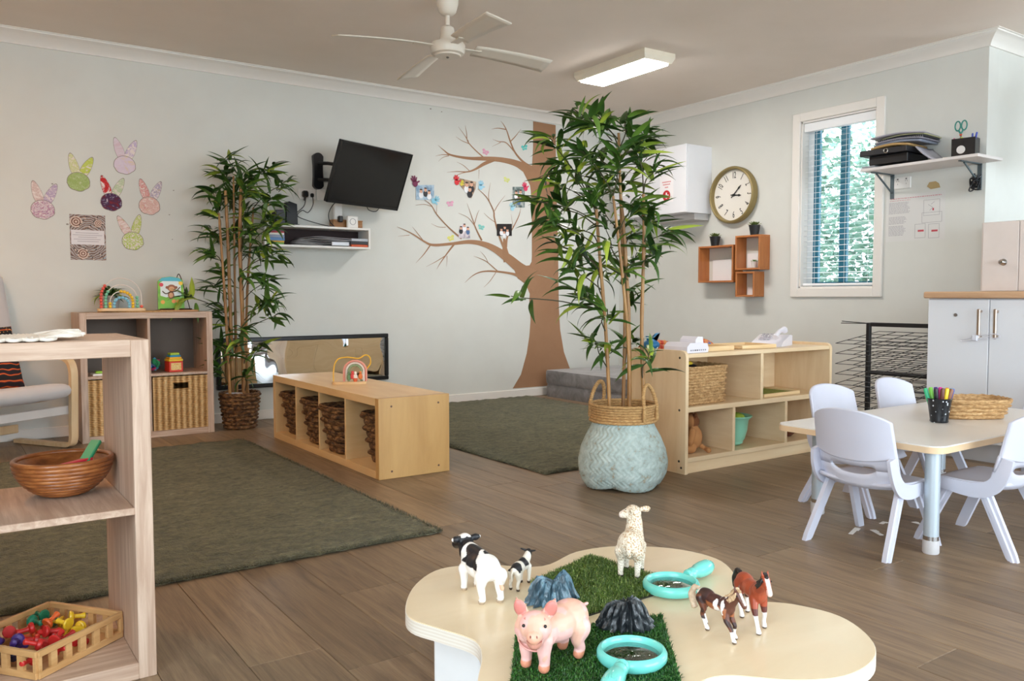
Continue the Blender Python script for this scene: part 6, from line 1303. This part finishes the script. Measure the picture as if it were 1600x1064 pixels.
def rock(label, loc, rz, w_, d_, peaks, seed, stops):
    t_ = thing('toy_rock', label, 'toy rock', loc, rz, 'craggy toy rocks'); q = MB(); C = 90
    def f(u, v):
        a = 2*math.pi*u; ca, sa = math.cos(a), math.sin(a); k = (1-.40*v**1.6)
        rid = .0065*math.sin(a*17+seed+2*mnoise.noise((ca*2, sa*2, seed)))+.004*math.sin(a*31+seed*3)+.008*mnoise.noise((ca*5, sa*5, v*3+seed)); r_ = 1+.08*mnoise.noise((ca*1.5, sa*1.5, seed))
        x, y = (w_*k*r_+rid)*ca, (d_*k*r_+rid)*sa
        zt = max(p[2]*math.exp(-((x-p[0])**2+(y-p[1])**2)/p[3]**2) for p in peaks)+.006*mnoise.noise((x*90, y*90, seed)); return (x, y, v*(.008+zt))
    q.grid(f, C, 22, wrap=True)
    k = len(q.v); top = [22*C+i for i in range(C)]; q.v.append(sum((q.v[i] for i in top), Vector())/C)
    for i in range(C): q.f.append([top[i], top[(i+1) % C], k]); q.m.append(0)
    q.f.append([i for i in range(C)][::-1]); q.m.append(0); q.build('rock_body', mottled('slate_%d' % seed, stops, 55, .28, .8, 160, .004, (1, 1, .35), coat=.3), t_, smooth=50)
rock('blue grey twin-peaked toy rock between the calf and the piglet', (-4.160, -4.372, TZ+.003), R(-32), .056, .034, [(-.026, 0, .052, .034), (.024, .004, .060, .030)], 3, [(.3, '1C2A33'), (.5, '3D5663'), (.62, '6F8FA0'), (.8, '4F7358')])
rock('dark grey toy rock in the middle of the turf', (-4.135, -4.575, TZ+.010), R(-34), .052, .030, [(-.022, 0, .044, .040), (.010, 0, .055, .042)], 7, [(.3, '121417'), (.5, '2E3336'), (.65, '6B7072'), (.8, '8C979E')])
M_aqua = plain('6FCFC2', .25, var=.03, name='aqua_plastic', coat=.4)
M_lens = glassmat('magnifier_lens', (.82, .9, .9), .28)
def magnifier(label, loc, rz, tilt=0):
    m_ = thing('magnifying_glass', label, 'magnifying glass', loc, rz, 'chunky aqua magnifying glasses'); m_.rotation_euler = (0, R(tilt), rz); R0 = .051
    q = MB(); q.lathe([(R0, .002), (R0+.008, 0), (R0+.0125, .006), (R0+.0125, .015), (R0+.009, .021), (R0+.004, .0225), (R0+.0005, .019), (R0-.0008, .012), (R0, .002)], 64, cap0=False, cap1=False); q.build('ring', M_aqua, m_, smooth=60)
    q = MB(); q.lathe([(.0, .006), (R0*.6, .0075), (R0, .011), (R0*.6, .0145), (.0, .016)], 48, cap0=False, cap1=False); q.build('lens', M_lens, m_, smooth=60)
    q = MB(); q.lathe([(.010, 0), (.013, .006), (.013, .010), (.010, .014), (.0135, .020), (.0135, .026), (.012, .030), (.0165, .045), (.0185, .065), (.018, .085), (.013, .100), (.004, .107), (0, .1075)], 28, cap1=False); o = q.build('handle', M_aqua, m_, smooth=50); o.rotation_euler = (0, R(90), 0); o.location = (R0+.010, 0, .0165)
    q = MB()
    for i in range(8): q.tube([(R0+.065+.05*t2+0, .0178*math.sin(R(-60+15*i+40*t2))*(.98), .0165+.0182*math.cos(R(-60+15*i+40*t2))*(1-.25*abs(t2-.4))) for t2 in (0, .25, .5, .7)], .0008, 4)
    q.build('grip_ribs', M_aqua, m_)
magnifier('aqua magnifying glass lying beside the lamb, handle to the right', (-3.900, -4.470, TZ+.006), R(10)); magnifier('aqua magnifying glass lying on the turf near the piglet, handle towards the camera', (-4.228, -4.692, TZ+.010), R(213))
# ------------------------------------------------------------------ things on the wall cube shelf
mat_ = thing('woven_placemat', 'oval woven jute mat on top of the cube shelf', 'mat', (-4.16, -.20, .7705)); q = MB(); n = 260
pts = [(.27*(1-.9*i/n)*math.cos(i*.55)*1.0, .13*(1-.9*i/n)*math.sin(i*.55), .003) for i in range(n)]; q.tube(pts, .0045, 6); q.build('jute_coil', M_rope, mat_, smooth=60)
ab = thing('bead_rainbow', 'wooden abacus of four wire arches with coloured beads', 'toy', (-4.30, -.285, .779)); q = MB(); q.prism([(x, y) for x, y in rrect(.27, .06, .028, 6)], 0, .016); q.build('base', wood('toy_beech', 'D7AE7A', 'E8C796', 'x', rnd=0), ab)
BC = dict(r=plain('DE5A4C', .35, name='bead_coral'), g=plain('7CC3A0', .35, name='bead_mint'), y=plain('EFC22F', .35, name='bead_yellow'), b=plain('86C2DA', .35, name='bead_blue'))
bm = {}
for k_, mm in BC.items():
    q = MB(); q.ell((0, 0, 0), .0098, 12, 8); bm[k_] = q.mesh('bead', mm)
for R_, seq, seq2 in ((.112, 'r'*8, 'r'), (.088, 'g'*6, 'g'*4), (.064, 'yy', 'y'*8), (.042, 'bbb', 'b'*7)):
    L0 = .052; hgt = .185*R_/.112; h0 = max(.018, hgt-R_)
    arc = [(-R_, 0, .016), (-R_, 0, h0+.012)]+[(-R_*math.cos(R(a)), 0, h0+.012+R_*math.sin(R(a))) for a in range(10, 171, 10)]+[(R_, 0, h0+.012), (R_, 0, .016)]
    q = MB(); q.tube(arc, .0028, 8); q.build('wire_arch', plain('E6DAD2', .35, name='arch_white'), ab)
    P_ = [Vector(p) for p in arc]; seg = [0]
    for a, b_ in zip(P_, P_[1:]): seg.append(seg[-1]+(b_-a).length)
    def at(s_):
        for i in range(len(seg)-1):
            if s_ <= seg[i+1]: return P_[i].lerp(P_[i+1], (s_-seg[i])/(seg[i+1]-seg[i]))
        return P_[-1]
    for i, ch_ in enumerate(seq): obj('bead', bm[ch_], ab, at(.010+i*.0185))
    for i, ch_ in enumerate(seq2): obj('bead', bm[ch_], ab, at(seg[-1]-.010-i*.0185))
# board book on a stand (animal picture left generic)
bk = thing('board_book', 'bright jungle board book with a monkey, standing on the cube shelf', 'book', (-4.005, -.24, .784), R(-4)); bk.rotation_euler = (R(-8), 0, R(-4))
cov = [(-.078, 0), (.078, 0), (.074, .185), (.05, .20), (0, .208), (-.05, .20), (-.074, .18)]
q = MB(); q.prism(cov, -.012, .012, 'xz'); q.build('cover', mottled('jungle_green', [(.3, '4F9A2E'), (.6, '8CC23A')], 30, .4, 0), bk)
def fl(poly, y, c, nm, parent=bk): q = MB(); a = sum(p[0]*r2[1]-r2[0]*p[1] for p, r2 in zip(poly, poly[1:]+poly[:1])); q.prism(poly if a > 0 else poly[::-1], y-.0006, y, 'xz'); return q.build(nm, plain(c, .4, var=.08, name='print_'+c), parent, smooth=0)
fl([(-.062, .07), (.062, .07), (.06, .17), (.03, .185), (-.03, .185), (-.06, .17)], -.0121, 'DDE6E4', 'sky_print'); fl([(-.07, .178), (.07, .178), (.05, .198), (0, .206), (-.05, .198)], -.0127, '4FB4C8', 'title_arch'); fl([(-.072, .01), (.072, .01), (.068, .075), (.02, .085), (-.03, .075), (-.068, .088)], -.0127, '76B82E', 'grass_print')
fl(circ(.005, .135, .026, .022), -.0134, '9A5A34', 'monkey_head'); fl(circ(.005, .130, .017, .014), -.0141, 'D9A070', 'monkey_face'); fl(circ(0, .09, .019, .026), -.0134, '8F5230', 'monkey_body'); fl(circ(0, .088, .012, .018), -.0141, 'D9A070', 'monkey_belly')
for sg in (-1, 1): fl(circ(.005+sg*.027, .138, .009), -.0134, '9A5A34', 'monkey_ear')
for x, z, c in ((-.055, .155, 'D8434A'), (.06, .165, 'EBC43A'), (-.05, .045, 'E8A63A'), (.04, .05, 'E9B93C'), (.06, .048, 'EBC43A'), (.015, .05, 'E58A3A')): fl(circ(x, z, .013, n=8), -.0141, c, 'flower')
q = MB(); q.tube(smoothline([(-.05, -.0145, .115), (-.03, -.0145, .098), (-.005, -.0145, .108), (.03, -.0145, .115), (.055, -.0145, .14)], 4), .003, 5); q.build('vine', plain('5C4426', .6, name='vine_brown'), bk)
q = MB(); q.tube(smoothline([(.04, .02, .19), (.052, .03, .225), (.062, .03, .228), (.075, .03, .19), (.10, .04, .09), (.12, .04, .0)], 5), .003, 6); q.tube([(-.07, -.02, .0), (.12, -.02, .0)], .004, 6); q.build('easel_wire', plain('3A2418', .4, name='easel_wire'), bk)
tr = thing('wooden_tray_board', 'thin brown wooden board under the picture book', 'board', (-3.985, -.22, .7705)); q = MB(); q.box(-.10, .13, -.08, .05, 0, .011, .002); q.build('board', wood('teak_board', 'A8743E', 'C08C54', 'x', rnd=0), tr)
# stacking cubes, beads and coloured tiles inside the cubes
st = thing('stacking_cubes', 'red, yellow, blue and green nesting cubes in the upper right cube', 'toy', (-4.005, -.27, .394), R(6)); z = 0
for c, s_, h in (('D2361F', .043, .066), ('EBC12C', .044, .014), ('F0B62A', .037, .012), ('2F8FB8', .033, .012), ('A8C63A', .028, .014)):
    q = MB(); q.box(-s_, s_, -s_, s_, z, z+h, .003); q.build('cube', plain(c, .4, name='cube_'+c), st); z += h
q = MB(); q.box(-.031, .031, -.0435, -.043, .012, .056); q.build('picture_panel', mottled('cube_print', [(.35, 'D9A54A'), (.55, 'E8CE8A'), (.7, 'B5652E')], 60, .5, 0), st)
tw = thing('bead_tangle', 'blue, green and red tangle toy in the upper right cube', 'toy', (-4.125, -.26, .394)); rr = random.Random(4)
for c in ('2E6FB0', '2F8A5A', 'C23A6A', '23395C', '3A9AC0'):
    pts = [(rr.uniform(-.045, .04), rr.uniform(-.03, .03), .012+rr.uniform(0, .075)) for _ in range(6)]; q = MB(); q.tube(smoothline(pts, 5), .008, 8); q.build('loop', plain(c, .35, name='tangle_'+c), tw)
tl = thing('toy_tablet', 'white board with lime and yellow pieces in the upper left cube', 'toy', (-4.385, -.28, .394)); q = MB(); q.box(-.09, .09, -.05, .05, 0, .012, .003); q.build('board', WHITE, tl)
for x, c in ((-.05, '8FC23A'), (0, '8FC23A'), (.05, 'EBD23A')): q = MB(); q.box(x-.02, x+.02, -.025, .025, .012, .026, .005); q.build('piece', plain(c, .4, name='piece_'+c), tl)
# ------------------------------------------------------------------ bead maze on the bench
bz = thing('bead_maze', 'wooden rainbow bead maze with yellow wire on the birch bench', 'toy', (-3.375, -1.53, .3855), R(-28)); q = MB(); q.prism(rrect(.185, .085, .03, 5), 0, .014); q.build('base', wood('maze_base', 'D9AE78', 'E8C896', 'x', rnd=0), bz)
q = MB(); q.tube(smoothline([(-.085, .0, .014), (-.082, .0, .09), (-.06, .0, .135), (-.01, .005, .145), (.05, .01, .138), (.085, .02, .155), (.11, .02, .145), (.115, .02, .11), (.095, .02, .08), (.085, .02, .05), (.08, .02, .014)], 5), .0038, 8); q.build('yellow_wire', plain('E6B23C', .35, name='wire_yellow'), bz)
for R_, c in ((.060, 'E59A88'), (.047, 'EDE4D8'), (.034, '8FA07A')):
    q = MB(); arc = [(.032-R_*math.cos(R(a)), 0, .014+.055+R_*math.sin(R(a))*.95) for a in range(0, 181, 12)]; arc = [(arc[0][0], 0, .014)]+arc+[(arc[-1][0], 0, .014)]; P_ = [Vector(a) for a in arc]
    q.tube(P_, .0062, 8); o = q.build('rainbow_arch', plain(c, .45, name='arch_'+c), bz); o.scale = (1, 1.8, 1)
for x, y, c, h in ((.0, -.025, '6F8F64', .03), (.035, -.03, 'EFE6DA', .04), (.035, -.03, 'D8633A', .0), (.062, -.028, 'D9773A', .045), (.02, -.028, 'D94A4A', .05), (.07, .0, 'EFE6DA', .03)):
    q = MB(); q.lathe([(.009, 0), (.012, .01), (.011, .024), (.005, .03)], 12); q.ell((0, 0, .036), .008, 10, 7); q.build('figure_bead', plain(c, .45, name='figure_'+c), bz, loc=(x, y, .014+h*.3))
# ------------------------------------------------------------------ near shelf: runner, coiled bowl, slatted tray of pegs
mr_ = thing('macrame_runner', 'cream macrame runner with a fringed end on the near shelf', 'runner', (-5.245, -3.60, .771)); M_mac = plain('E3DCD0', .9, var=.05, name='cotton_cord', bump=.6, bscale=500)
q = MB(); rr = random.Random(2)
def mac(u, v):
    x = -.20+.40*u; y = -.165+.23*v; return (x, y+(.010*abs(math.sin(u*42)) if v < .04 else 0), .004+.0028*math.sin(u*150)*math.sin(v*90)+.002*rr.random())
q.grid(mac, 120, 60); q.build('knotted_body', M_mac, mr_, smooth=60, solid=.004)
for i in range(26):
    y = -.16+.23*i/25; q = MB(); z0 = .006; q.tube(smoothline([(.195, y, .006), (.225, y*.85+rr.uniform(-.006, .006), .007+rr.uniform(0, .006)), (.252, y*.75+rr.uniform(-.012, .012), .007+rr.uniform(0, .010)), (.275+rr.uniform(-.01, .008), y*.7+rr.uniform(-.02, .02), .006+rr.uniform(0, .012))], 4), [.0042]*8+[.0035]*5, 6); q.build('tassel', M_mac, mr_, smooth=60)
for i in range(14):
    x = -.2+.4*i/13; q = MB(); q.tube(smoothline([(x-.016, -.163, .006), (x-.008, -.176, .005), (x, -.180, .004), (x+.008, -.176, .005), (x+.016, -.163, .006)], 4), .0038, 6); q.build('scallop', M_mac, mr_, smooth=60)
bw = thing('coiled_bowl', 'brown coiled rattan bowl on the middle board of the near shelf', 'bowl', (-4.998, -3.545, .394)); M_rat = mottled('rattan', [(.3, '6E3C1C'), (.55, '97592B'), (.8, 'B87A44')], 25, .35, .3, 90, .001, (1, 1, 3), coat=.2)
for i in range(11):
    t_ = i/10; r0 = .042+.062*math.sin(t_*math.pi/2)**.9; z = .007+.078*t_**1.25; q = MB(); q.tube([(r0*math.cos(2*math.pi*k/48), r0*math.sin(2*math.pi*k/48), z) for k in range(48)], .0062, 8, closed=True); q.build('coil', M_rat, bw, smooth=60)
q = MB(); q.lathe([(.0, .004), (.042, .006), (.102, .085)], 40, cap0=False, cap1=False); q.build('inner_wall', M_rat, bw, smooth=60)
for nm, lab, c, p, l, w_, rx, rz_ in (('green_stick', 'green wooden stick leaning out of the coiled bowl', '2F9A6C', (-4.952, -3.560, .475), .12, .013, -38, -40), ('red_spoon', 'red plastic spoon lying in the coiled bowl', 'C8253C', (-5.0, -3.58, .468), .13, .010, -6, -70)):
    q = MB(); q.box(-w_, w_, -l/2, l/2, -.005, .005, .002); o = q.build(nm, plain(c, .4, name='stick_'+c), loc=p); o.rotation_euler = (R(-rx), 0, R(rz_)); tag(o, lab, 'stick' if 'stick' in nm else 'spoon')
ty = thing('slatted_tray', 'wooden tray with square cut-outs on the lowest board of the near shelf', 'tray', (-5.053, -3.585, .039), R(37)); WT = wood('tray_pine', 'B98A54', 'D6AC76', 'x', rnd=.06, rough=.4); hx, hy, hz = .12, .112, .062
q = MB(); q.box(-hx, hx, -hy, hy, 0, .006, .001); q.build('base', WT, ty)
def cutwall(L, n):
    q = MB(); q.box(-L, L, -.005, .005, 0, .016, .0015); q.box(-L, L, -.005, .005, hz-.014, hz, .0015); w_ = 2*L/n
    for i in range(n+1): x = -L+w_*i; q.box(max(-L, x-.008), min(L, x+.008), -.0048, .0048, .0155, hz-.0135)
    return q
for y in (-hy, hy): cutwall(hx, 6).build('side', WT, ty, loc=(0, y, 0))
for x in (-hx, hx): o = cutwall(hy, 5).build('side', WT, ty, loc=(x, 0, 0)); o.rotation_euler = (0, 0, R(90))
rr = random.Random(21); PC = {'red': 'C32B28', 'orange': 'D9622A', 'yellow': 'E6C02E', 'blue': '2B7EC0', 'navy': '1D2450', 'purple': '47307A', 'green': '1F8060'}
q = MB(); q.lathe([(.0155, 0), (.017, .004), (.014, .010), (.0065, .013), (.006, .030), (.0085, .036), (.0085, .041), (.004, .044)], 14); pegmesh = {k_: q.mesh('peg', plain(c, .35, name='peg_'+k_)) for k_, c in PC.items()}
spots = []
for i in range(200):
    if len(spots) >= 30: break
    x, y = rr.uniform(-hx+.026, hx-.026), rr.uniform(-hy+.026, hy-.026); z = .022+(.018 if len(spots) > 17 else 0)
    if all((x-a)**2+(y-b_)**2 > .026**2 or abs(z-c) > .012 for a, b_, c in spots): spots.append((x, y, z))
ca_, sa_ = math.cos(R(37)), math.sin(R(37)); names = ['red', 'orange', 'yellow', 'blue', 'navy', 'purple', 'green']
for i, (x, y, z) in enumerate(spots):
    X, Y = -5.053+ca_*x-sa_*y, -3.585+sa_*x+ca_*y; d = x+.3*rr.uniform(-.1, .1)
    c = 'green' if y > .05 and rr.random() < .6 else ('purple' if x < -.03 and y > -.02 else ('red' if x < .03 and rr.random() < .7 else ('yellow' if x > .05 else rr.choice(['orange', 'red', 'blue', 'navy']))))
    o = obj('stacking_peg', pegmesh[c], None, (X, Y, .045+z)); o.rotation_euler = (R(90)+rr.uniform(-.5, .5), rr.uniform(-.3, .3), rr.uniform(0, 6)); o.scale = (.85,)*3; tag(o, '%s plastic stacking peg in the slatted tray' % c, 'peg', 'stacking pegs in the slatted tray')
# ------------------------------------------------------------------ storage shelf contents
M_pl = plain('E4E0E6', .35, var=.01, name='phone_white')
pr_ = thing('label_printer', 'white desk device with small buttons at the left end of the storage shelf', 'printer', (-2.178, -2.89, .586), R(2))
q = MB(); q.prism([(-.078, 0), (.075, 0), (.08, .02), (.07, .045), (-.055, .05), (-.078, .03)], -.075, .075, 'xz'); q.build('body', M_pl, pr_); q = MB(); q.prism([(.01, .045), (.07, .045), (.065, .075), (.03, .078), (.012, .062)], -.05, .05, 'xz'); q.build('paper_feed', M_pl, pr_)
for i in range(8):
    q = MB(); q.box(-.05+.015*i-.004, -.05+.015*i+.004, -.0762, -.075, .010, .016); q.build('port', plain('2A2A30' if i in (2, 3) else '8A8790', .5, name='port_%d' % (i in (2, 3))), pr_, smooth=0)
tele = thing('desk_telephone', 'white desk telephone on the storage shelf', 'telephone', (-1.40, -2.80, .586), R(20)); q = MB(); q.prism([(-.10, 0), (.10, 0), (.10, .055), (.06, .06), (-.08, .022)], -.085, .085, 'xz'); q.build('base', M_pl, tele)
q = MB(); q.tube(smoothline([(-.075, -.045, .05), (-.06, -.045, .062), (.0, -.045, .082), (.07, -.045, .088), (.085, -.045, .075)], 5), [.018, .019, .019, .018, .015, .013, .012, .012, .012, .012, .012, .012, .012, .013, .015, .018, .019, .019, .018, .018, .017], 10); q.build('handset', M_pl, tele, smooth=60)
q = MB()
for i in range(4):
    for j in range(3): q.box(-.05+.022*i, -.036+.022*i, .0+.022*j, .014+.022*j, .034+.0085*i, .040+.0085*i, .001)
q.build('keypad', plain('B9B6BE', .5, name='key_grey'), tele); q = MB(); q.box(.099, .101, -.05, .02, .012, .03); q.build('socket_strip', plain('3A3A40', .5, name='dark_strip'), tele)
WTR = {a: wood('tray_maple_'+a, 'DDBB88', 'EACFA2', a, rnd=.05) for a in 'xyz'}
def lowtray(label, loc, rz, hx, hy, h, inner=None):
    t_ = thing('wooden_tray', label, 'tray', loc, rz); panel('base', -hx, hx, -hy, hy, 0, .005, WTR, t_, .001)
    for a in ((-hx, hx, -hy, -hy+.01), (-hx, hx, hy-.01, hy), (-hx, -hx+.01, -hy+.01, hy-.01), (hx-.01, hx, -hy+.01, hy-.01)): panel('edge', *a, .005, h, WTR, t_, .001)
    return t_
lowtray('wooden tray on the storage shelf, right of the white desk device', (-1.985, -2.82, .586), R(2), .12, .11, .024); lowtray('wooden tray on the storage shelf beside the telephone', (-1.66, -2.82, .586), R(-3), .13, .11, .02)
g_ = lowtray('wooden tray lined with green on the middle board of the storage shelf', (-1.50, -2.83, .326), R(2), .16, .12, .018); q = MB(); q.box(-.148, .148, -.108, .108, .005, .010); q.build('green_lining', mottled('green_felt', [(.3, '6F7A2A'), (.7, '9AA548')], 80, .9, .3), g_)
bp_ = thing('toy_animal_tray_block', 'small teal block on the green-lined tray', 'block', (-1.60, -2.76, .337)); q = MB(); q.box(-.02, .02, -.012, .012, 0, .05, .004); q.build('block', plain('3C8C94', .4, name='teal_block'), bp_); q = MB(); q.ell((0, 0, .058), (.014, .012, .010)); q.build('knob', plain('D8D4C8', .4, name='block_knob'), bp_)
M_cloth = mottled('printed_fabric', [(.3, '23203A'), (.45, 'B5442A'), (.55, 'E08A34'), (.68, '2E63A8'), (.85, '1B2A4C')], 26, .85, .2)
cl_ = thing('folded_fabric', 'orange and navy printed fabric pile on the far side of the storage shelf', 'fabric', (-2.05, -2.675, .586)); q = MB()
def fabf(u, v): x = -.20+.46*u; y = -.055+.11*v; return (x, y, .012+.022*(1-(2*v-1)**4)*(1+.5*math.sin(u*9)+.3*math.sin(u*23+v*5)))
q.grid(fabf, 40, 12); q.grid(lambda u, v: (-.20+.46*u, -.055+.11*v, .001), 40, 12, flip=True); q.build('cloth', M_cloth, cl_, smooth=60)
bd = thing('toy_fish', 'blue shiny toy fish at the left end of the storage shelf', 'toy', (-2.245, -2.715, .586)); q = MB(); q.ell((0, 0, .030), (.035, .05, .028)); q.build('body', plain('1F6FA6', .3, name='fish_blue'), bd)
q = MB(); q.prism([(0, .04), (.035, .085), (.05, .09), (.03, .05), (.0, .06), (-.03, .075), (-.02, .05)], -.012, .012, 'xz'); q.build('tail', plain('2A86C0', .3, name='fish_tail'), bd)
hb = thing('orange_ball_string', 'orange and red beads behind the white desk device', 'beads', (-2.16, -2.725, .586)); rr = random.Random(3)
for i in range(9):
    q = MB(); q.ell((0, 0, 0), .015, 12, 8); q.build('bead', plain(('E0702E', 'C9452E', 'E59A5A')[i % 3], .4, name='bigbead_%d' % (i % 3)), hb, loc=(-.05+.022*(i % 5), .0+.02*(i//5), .016+.02*(i//5)))
bt = thing('blue_toy', 'blue and yellow toy in the seagrass basket', 'toy', (-2.17, -2.85, .50)); q = MB(); q.ell((0, 0, .02), (.03, .024, .024)); q.build('head', plain('2B79C4', .4, name='toy_blue'), bt); q = MB(); q.ell((.05, 0, .024), (.026, .02, .012)); q.build('wing', plain('E4C02E', .4, name='toy_yellow'), bt); q = MB(); q.ell((.06, 0, .0), (.05, .04, .022)); q.build('lower_body', plain('15161C', .5, name='toy_dark'), bt)
# teddy bear seen from the side in the lower left compartment
td = thing('plush_lion', 'tan plush toy sitting in the lower left compartment of the storage shelf', 'plush toy', (-2.115, -2.885, .079), R(150)); M_plush = vcol('plush', .95, .8, 700)
parts = [('e', (0, 0, .075), (.045, .05, .062)), ('e', (.01, 0, .155), (.040, .042, .040)), ('c', [(.02, .045, .11), (.035, .06, .06)], [.020, .018]), ('c', [(.02, -.045, .11), (.035, -.06, .06)], [.020, .018]), ('c', [(.02, .035, .025), (.075, .05, .024), (.085, .05, .04)], [.026, .022, .022]), ('c', [(.02, -.035, .025), (.075, -.05, .024), (.085, -.05, .04)], [.026, .022, .022]), ('c', [(-.04, .0, .03), (-.06, .02, .016), (-.065, .045, .014)], [.012, .011, .014]), ('e', (.045, 0, .148), (.02, .022, .018))]
for sg in (-1, 1): parts.append(('e', (.0, sg*.036, .19), (.010, .015, .015)))
blob('body', parts, .0035, lambda p, n: '7A4A28' if (p.z > .135 and p.x < .012) else ('D9B084' if p.x > .05 else 'B98250'), M_plush, td, 4); eyes(td, [(.046, .016, .168), (.046, -.016, .168)], .004)
tb = thing('green_tub', 'mint green plastic tub in the lower middle compartment of the storage shelf', 'tub', (-1.80, -2.86, .079)); M_mint = plain('8FD0B4', .35, var=.03, name='mint_plastic')
q = MB(); q.lathe([(.03, 0), (.048, .004), (.070, .035), (.082, .08), (.088, .135), (.105, .150), (.108, .154), (.104, .158), (.086, .152), (.080, .138), (.060, .012)], 36, cap1=True); q.build('bowl', M_mint, tb, smooth=50)
q = MB(); q.ell((0, 0, .148), (.07, .07, .026)); q.build('lime_filling', mottled('lime_cloth', [(.3, '7FA02A'), (.7, 'B5C94A')], 60, .8, .5), tb, smooth=60)
bs = thing('brown_toy_bowl', 'dark toy bowl in the lower right compartment of the storage shelf', 'bowl', (-1.33, -2.85, .079)); q = MB(); q.lathe([(.03, 0), (.06, .03), (.065, .045), (.058, .043), (.03, .008)], 28); q.build('bowl', plain('6A3A26', .5, name='bowl_brown'), bs, smooth=50)
# ------------------------------------------------------------------ pen pot on the white table
pp = thing('pen_pot', 'black speckled enamel pot of felt pens on the white table', 'pot', (-2.030, -4.082, .371)); t = NT('speckled_enamel'); vo = t.n('TexVoronoi'); vo.inputs['Scale'].default_value = 55; t.l(t.coords(rnd=False), vo.inputs['Vector'])
lt = t.n('Math', operation='LESS_THAN'); lt.inputs[1].default_value = .17; t.l(vo.outputs['Distance'], lt.inputs[0]); mx = t.n('MixRGB'); t.l(lt.outputs[0], mx.inputs[0]); mx.inputs[1].default_value = lin('15191F'); mx.inputs[2].default_value = lin('D6DADF'); t.col(mx.outputs[0]); t.b.inputs['Roughness'].default_value = .2
q = MB(); q.lathe([(.032, 0), (.034, .004), (.033, .010), (.044, .088), (.0455, .092), (.044, .094), (.042, .090), (.031, .008), (.0, .007)], 40, cap1=False); q.build('pot_body', t.mat, pp, smooth=50)
GP = 'felt pens in the enamel pot'
for c, lab, dx, dy, lean in (('2FB07A', 'green', -.030, .012, .5), ('7CC64A', 'light green', -.012, .022, .1), ('16181C', 'black', -.016, -.012, .15), ('4B2A8A', 'purple', .0, .020, .2), ('E0389A', 'pink', .010, .016, .15), ('6A3A2E', 'dark brown', .0, -.014, .1), ('EFD02A', 'yellow', .012, -.012, .2), ('8A5A40', 'light brown', .022, -.014, .3), ('3AB0DE', 'sky blue', .028, -.002, .3), ('2A56B8', 'blue', .034, .004, .5), ('E8602E', 'orange', .026, .014, .45)):
    wx, wy = dx*.82+dy*.572, -dx*.572+dy*.82; b0_ = Vector((-2.030+wx*.55, -4.082+wy*.55, .381)); t0_ = Vector((-2.030+wx*1.75, -4.082+wy*1.75, .520))
    pen('%s felt pen standing in the enamel pot' % lab, b0_, t0_, c, c, GP, .125, .0072, 'felt_pen')
# ------------------------------------------------------------------ black wire drying rack
rk = thing('drying_rack', 'black wire drying rack with many shelves beside the white cupboard', 'rack', (-.5, -2.95, 0)); M_wire = plain('131316', .45, name='black_wire')
q = MB(); q.box(-.10, -.075, .055, .08, 0, .70, .003); q.build('post', M_wire, rk); q = MB(); q.box(-.10, -.075, -.405, -.38, 0, .70, .003); q.build('post', M_wire, rk)
for z in (.69, .40, .06): q = MB(); q.box(-.10, -.075, -.38, .055, z-.012, z+.012, .003); q.build('cross_bar', M_wire, rk)
q = MB(); ny_, nxw = 6, 5
for i in range(ny_): y = .19-.59*i/(ny_-1); q.tube([(-.24, y, -.03), (.22, y, .03)], .0022, 5)
for i in range(nxw): x = -.24+.46*i/(nxw-1); q.tube([(x, .19, -.03+.06*i/(nxw-1)), (x, -.40, -.03+.06*i/(nxw-1))], .0022, 5)
wme = q.mesh('wire_shelf', M_wire)
for i in range(9): obj('wire_shelf', wme, rk, (0, 0, .605-.062*i))
q = MB(); q.tube([(-.02, .30, .69), (-.08, .06, .695)], .003, 6); q.tube([(.05, .34, .70), (-.08, .06, .695)], .003, 6); q.build('hook_wire', M_wire, rk)
# small flat white pieces on the floor under the chairs
for i, (x, y, a, l) in enumerate(((-2.49, -4.02, 20, .05), (-2.44, -4.08, 60, .035), (-2.30, -4.02, 10, .02), (-2.2, -4.1, 80, .022))):
    q = MB(); q.box(-l, l, -.008, .008, .0004, .0014, .0002); q.box(l*.2, l*.9, -.014, .004, .0005, .0016, .0002); o = q.build('paper_scrap', plain('ECE9E4', .6, name='scrap_white'), loc=(x, y, 0)); o.rotation_euler = (0, 0, R(a)); tag(o, ['longest flat white piece on the floor under the nearest chair', 'bent flat white piece beside the longest piece', 'tiny flat white piece under the table edge', 'tiny flat white piece under the middle of the table'][i], 'paper scrap', 'white pieces under the table')
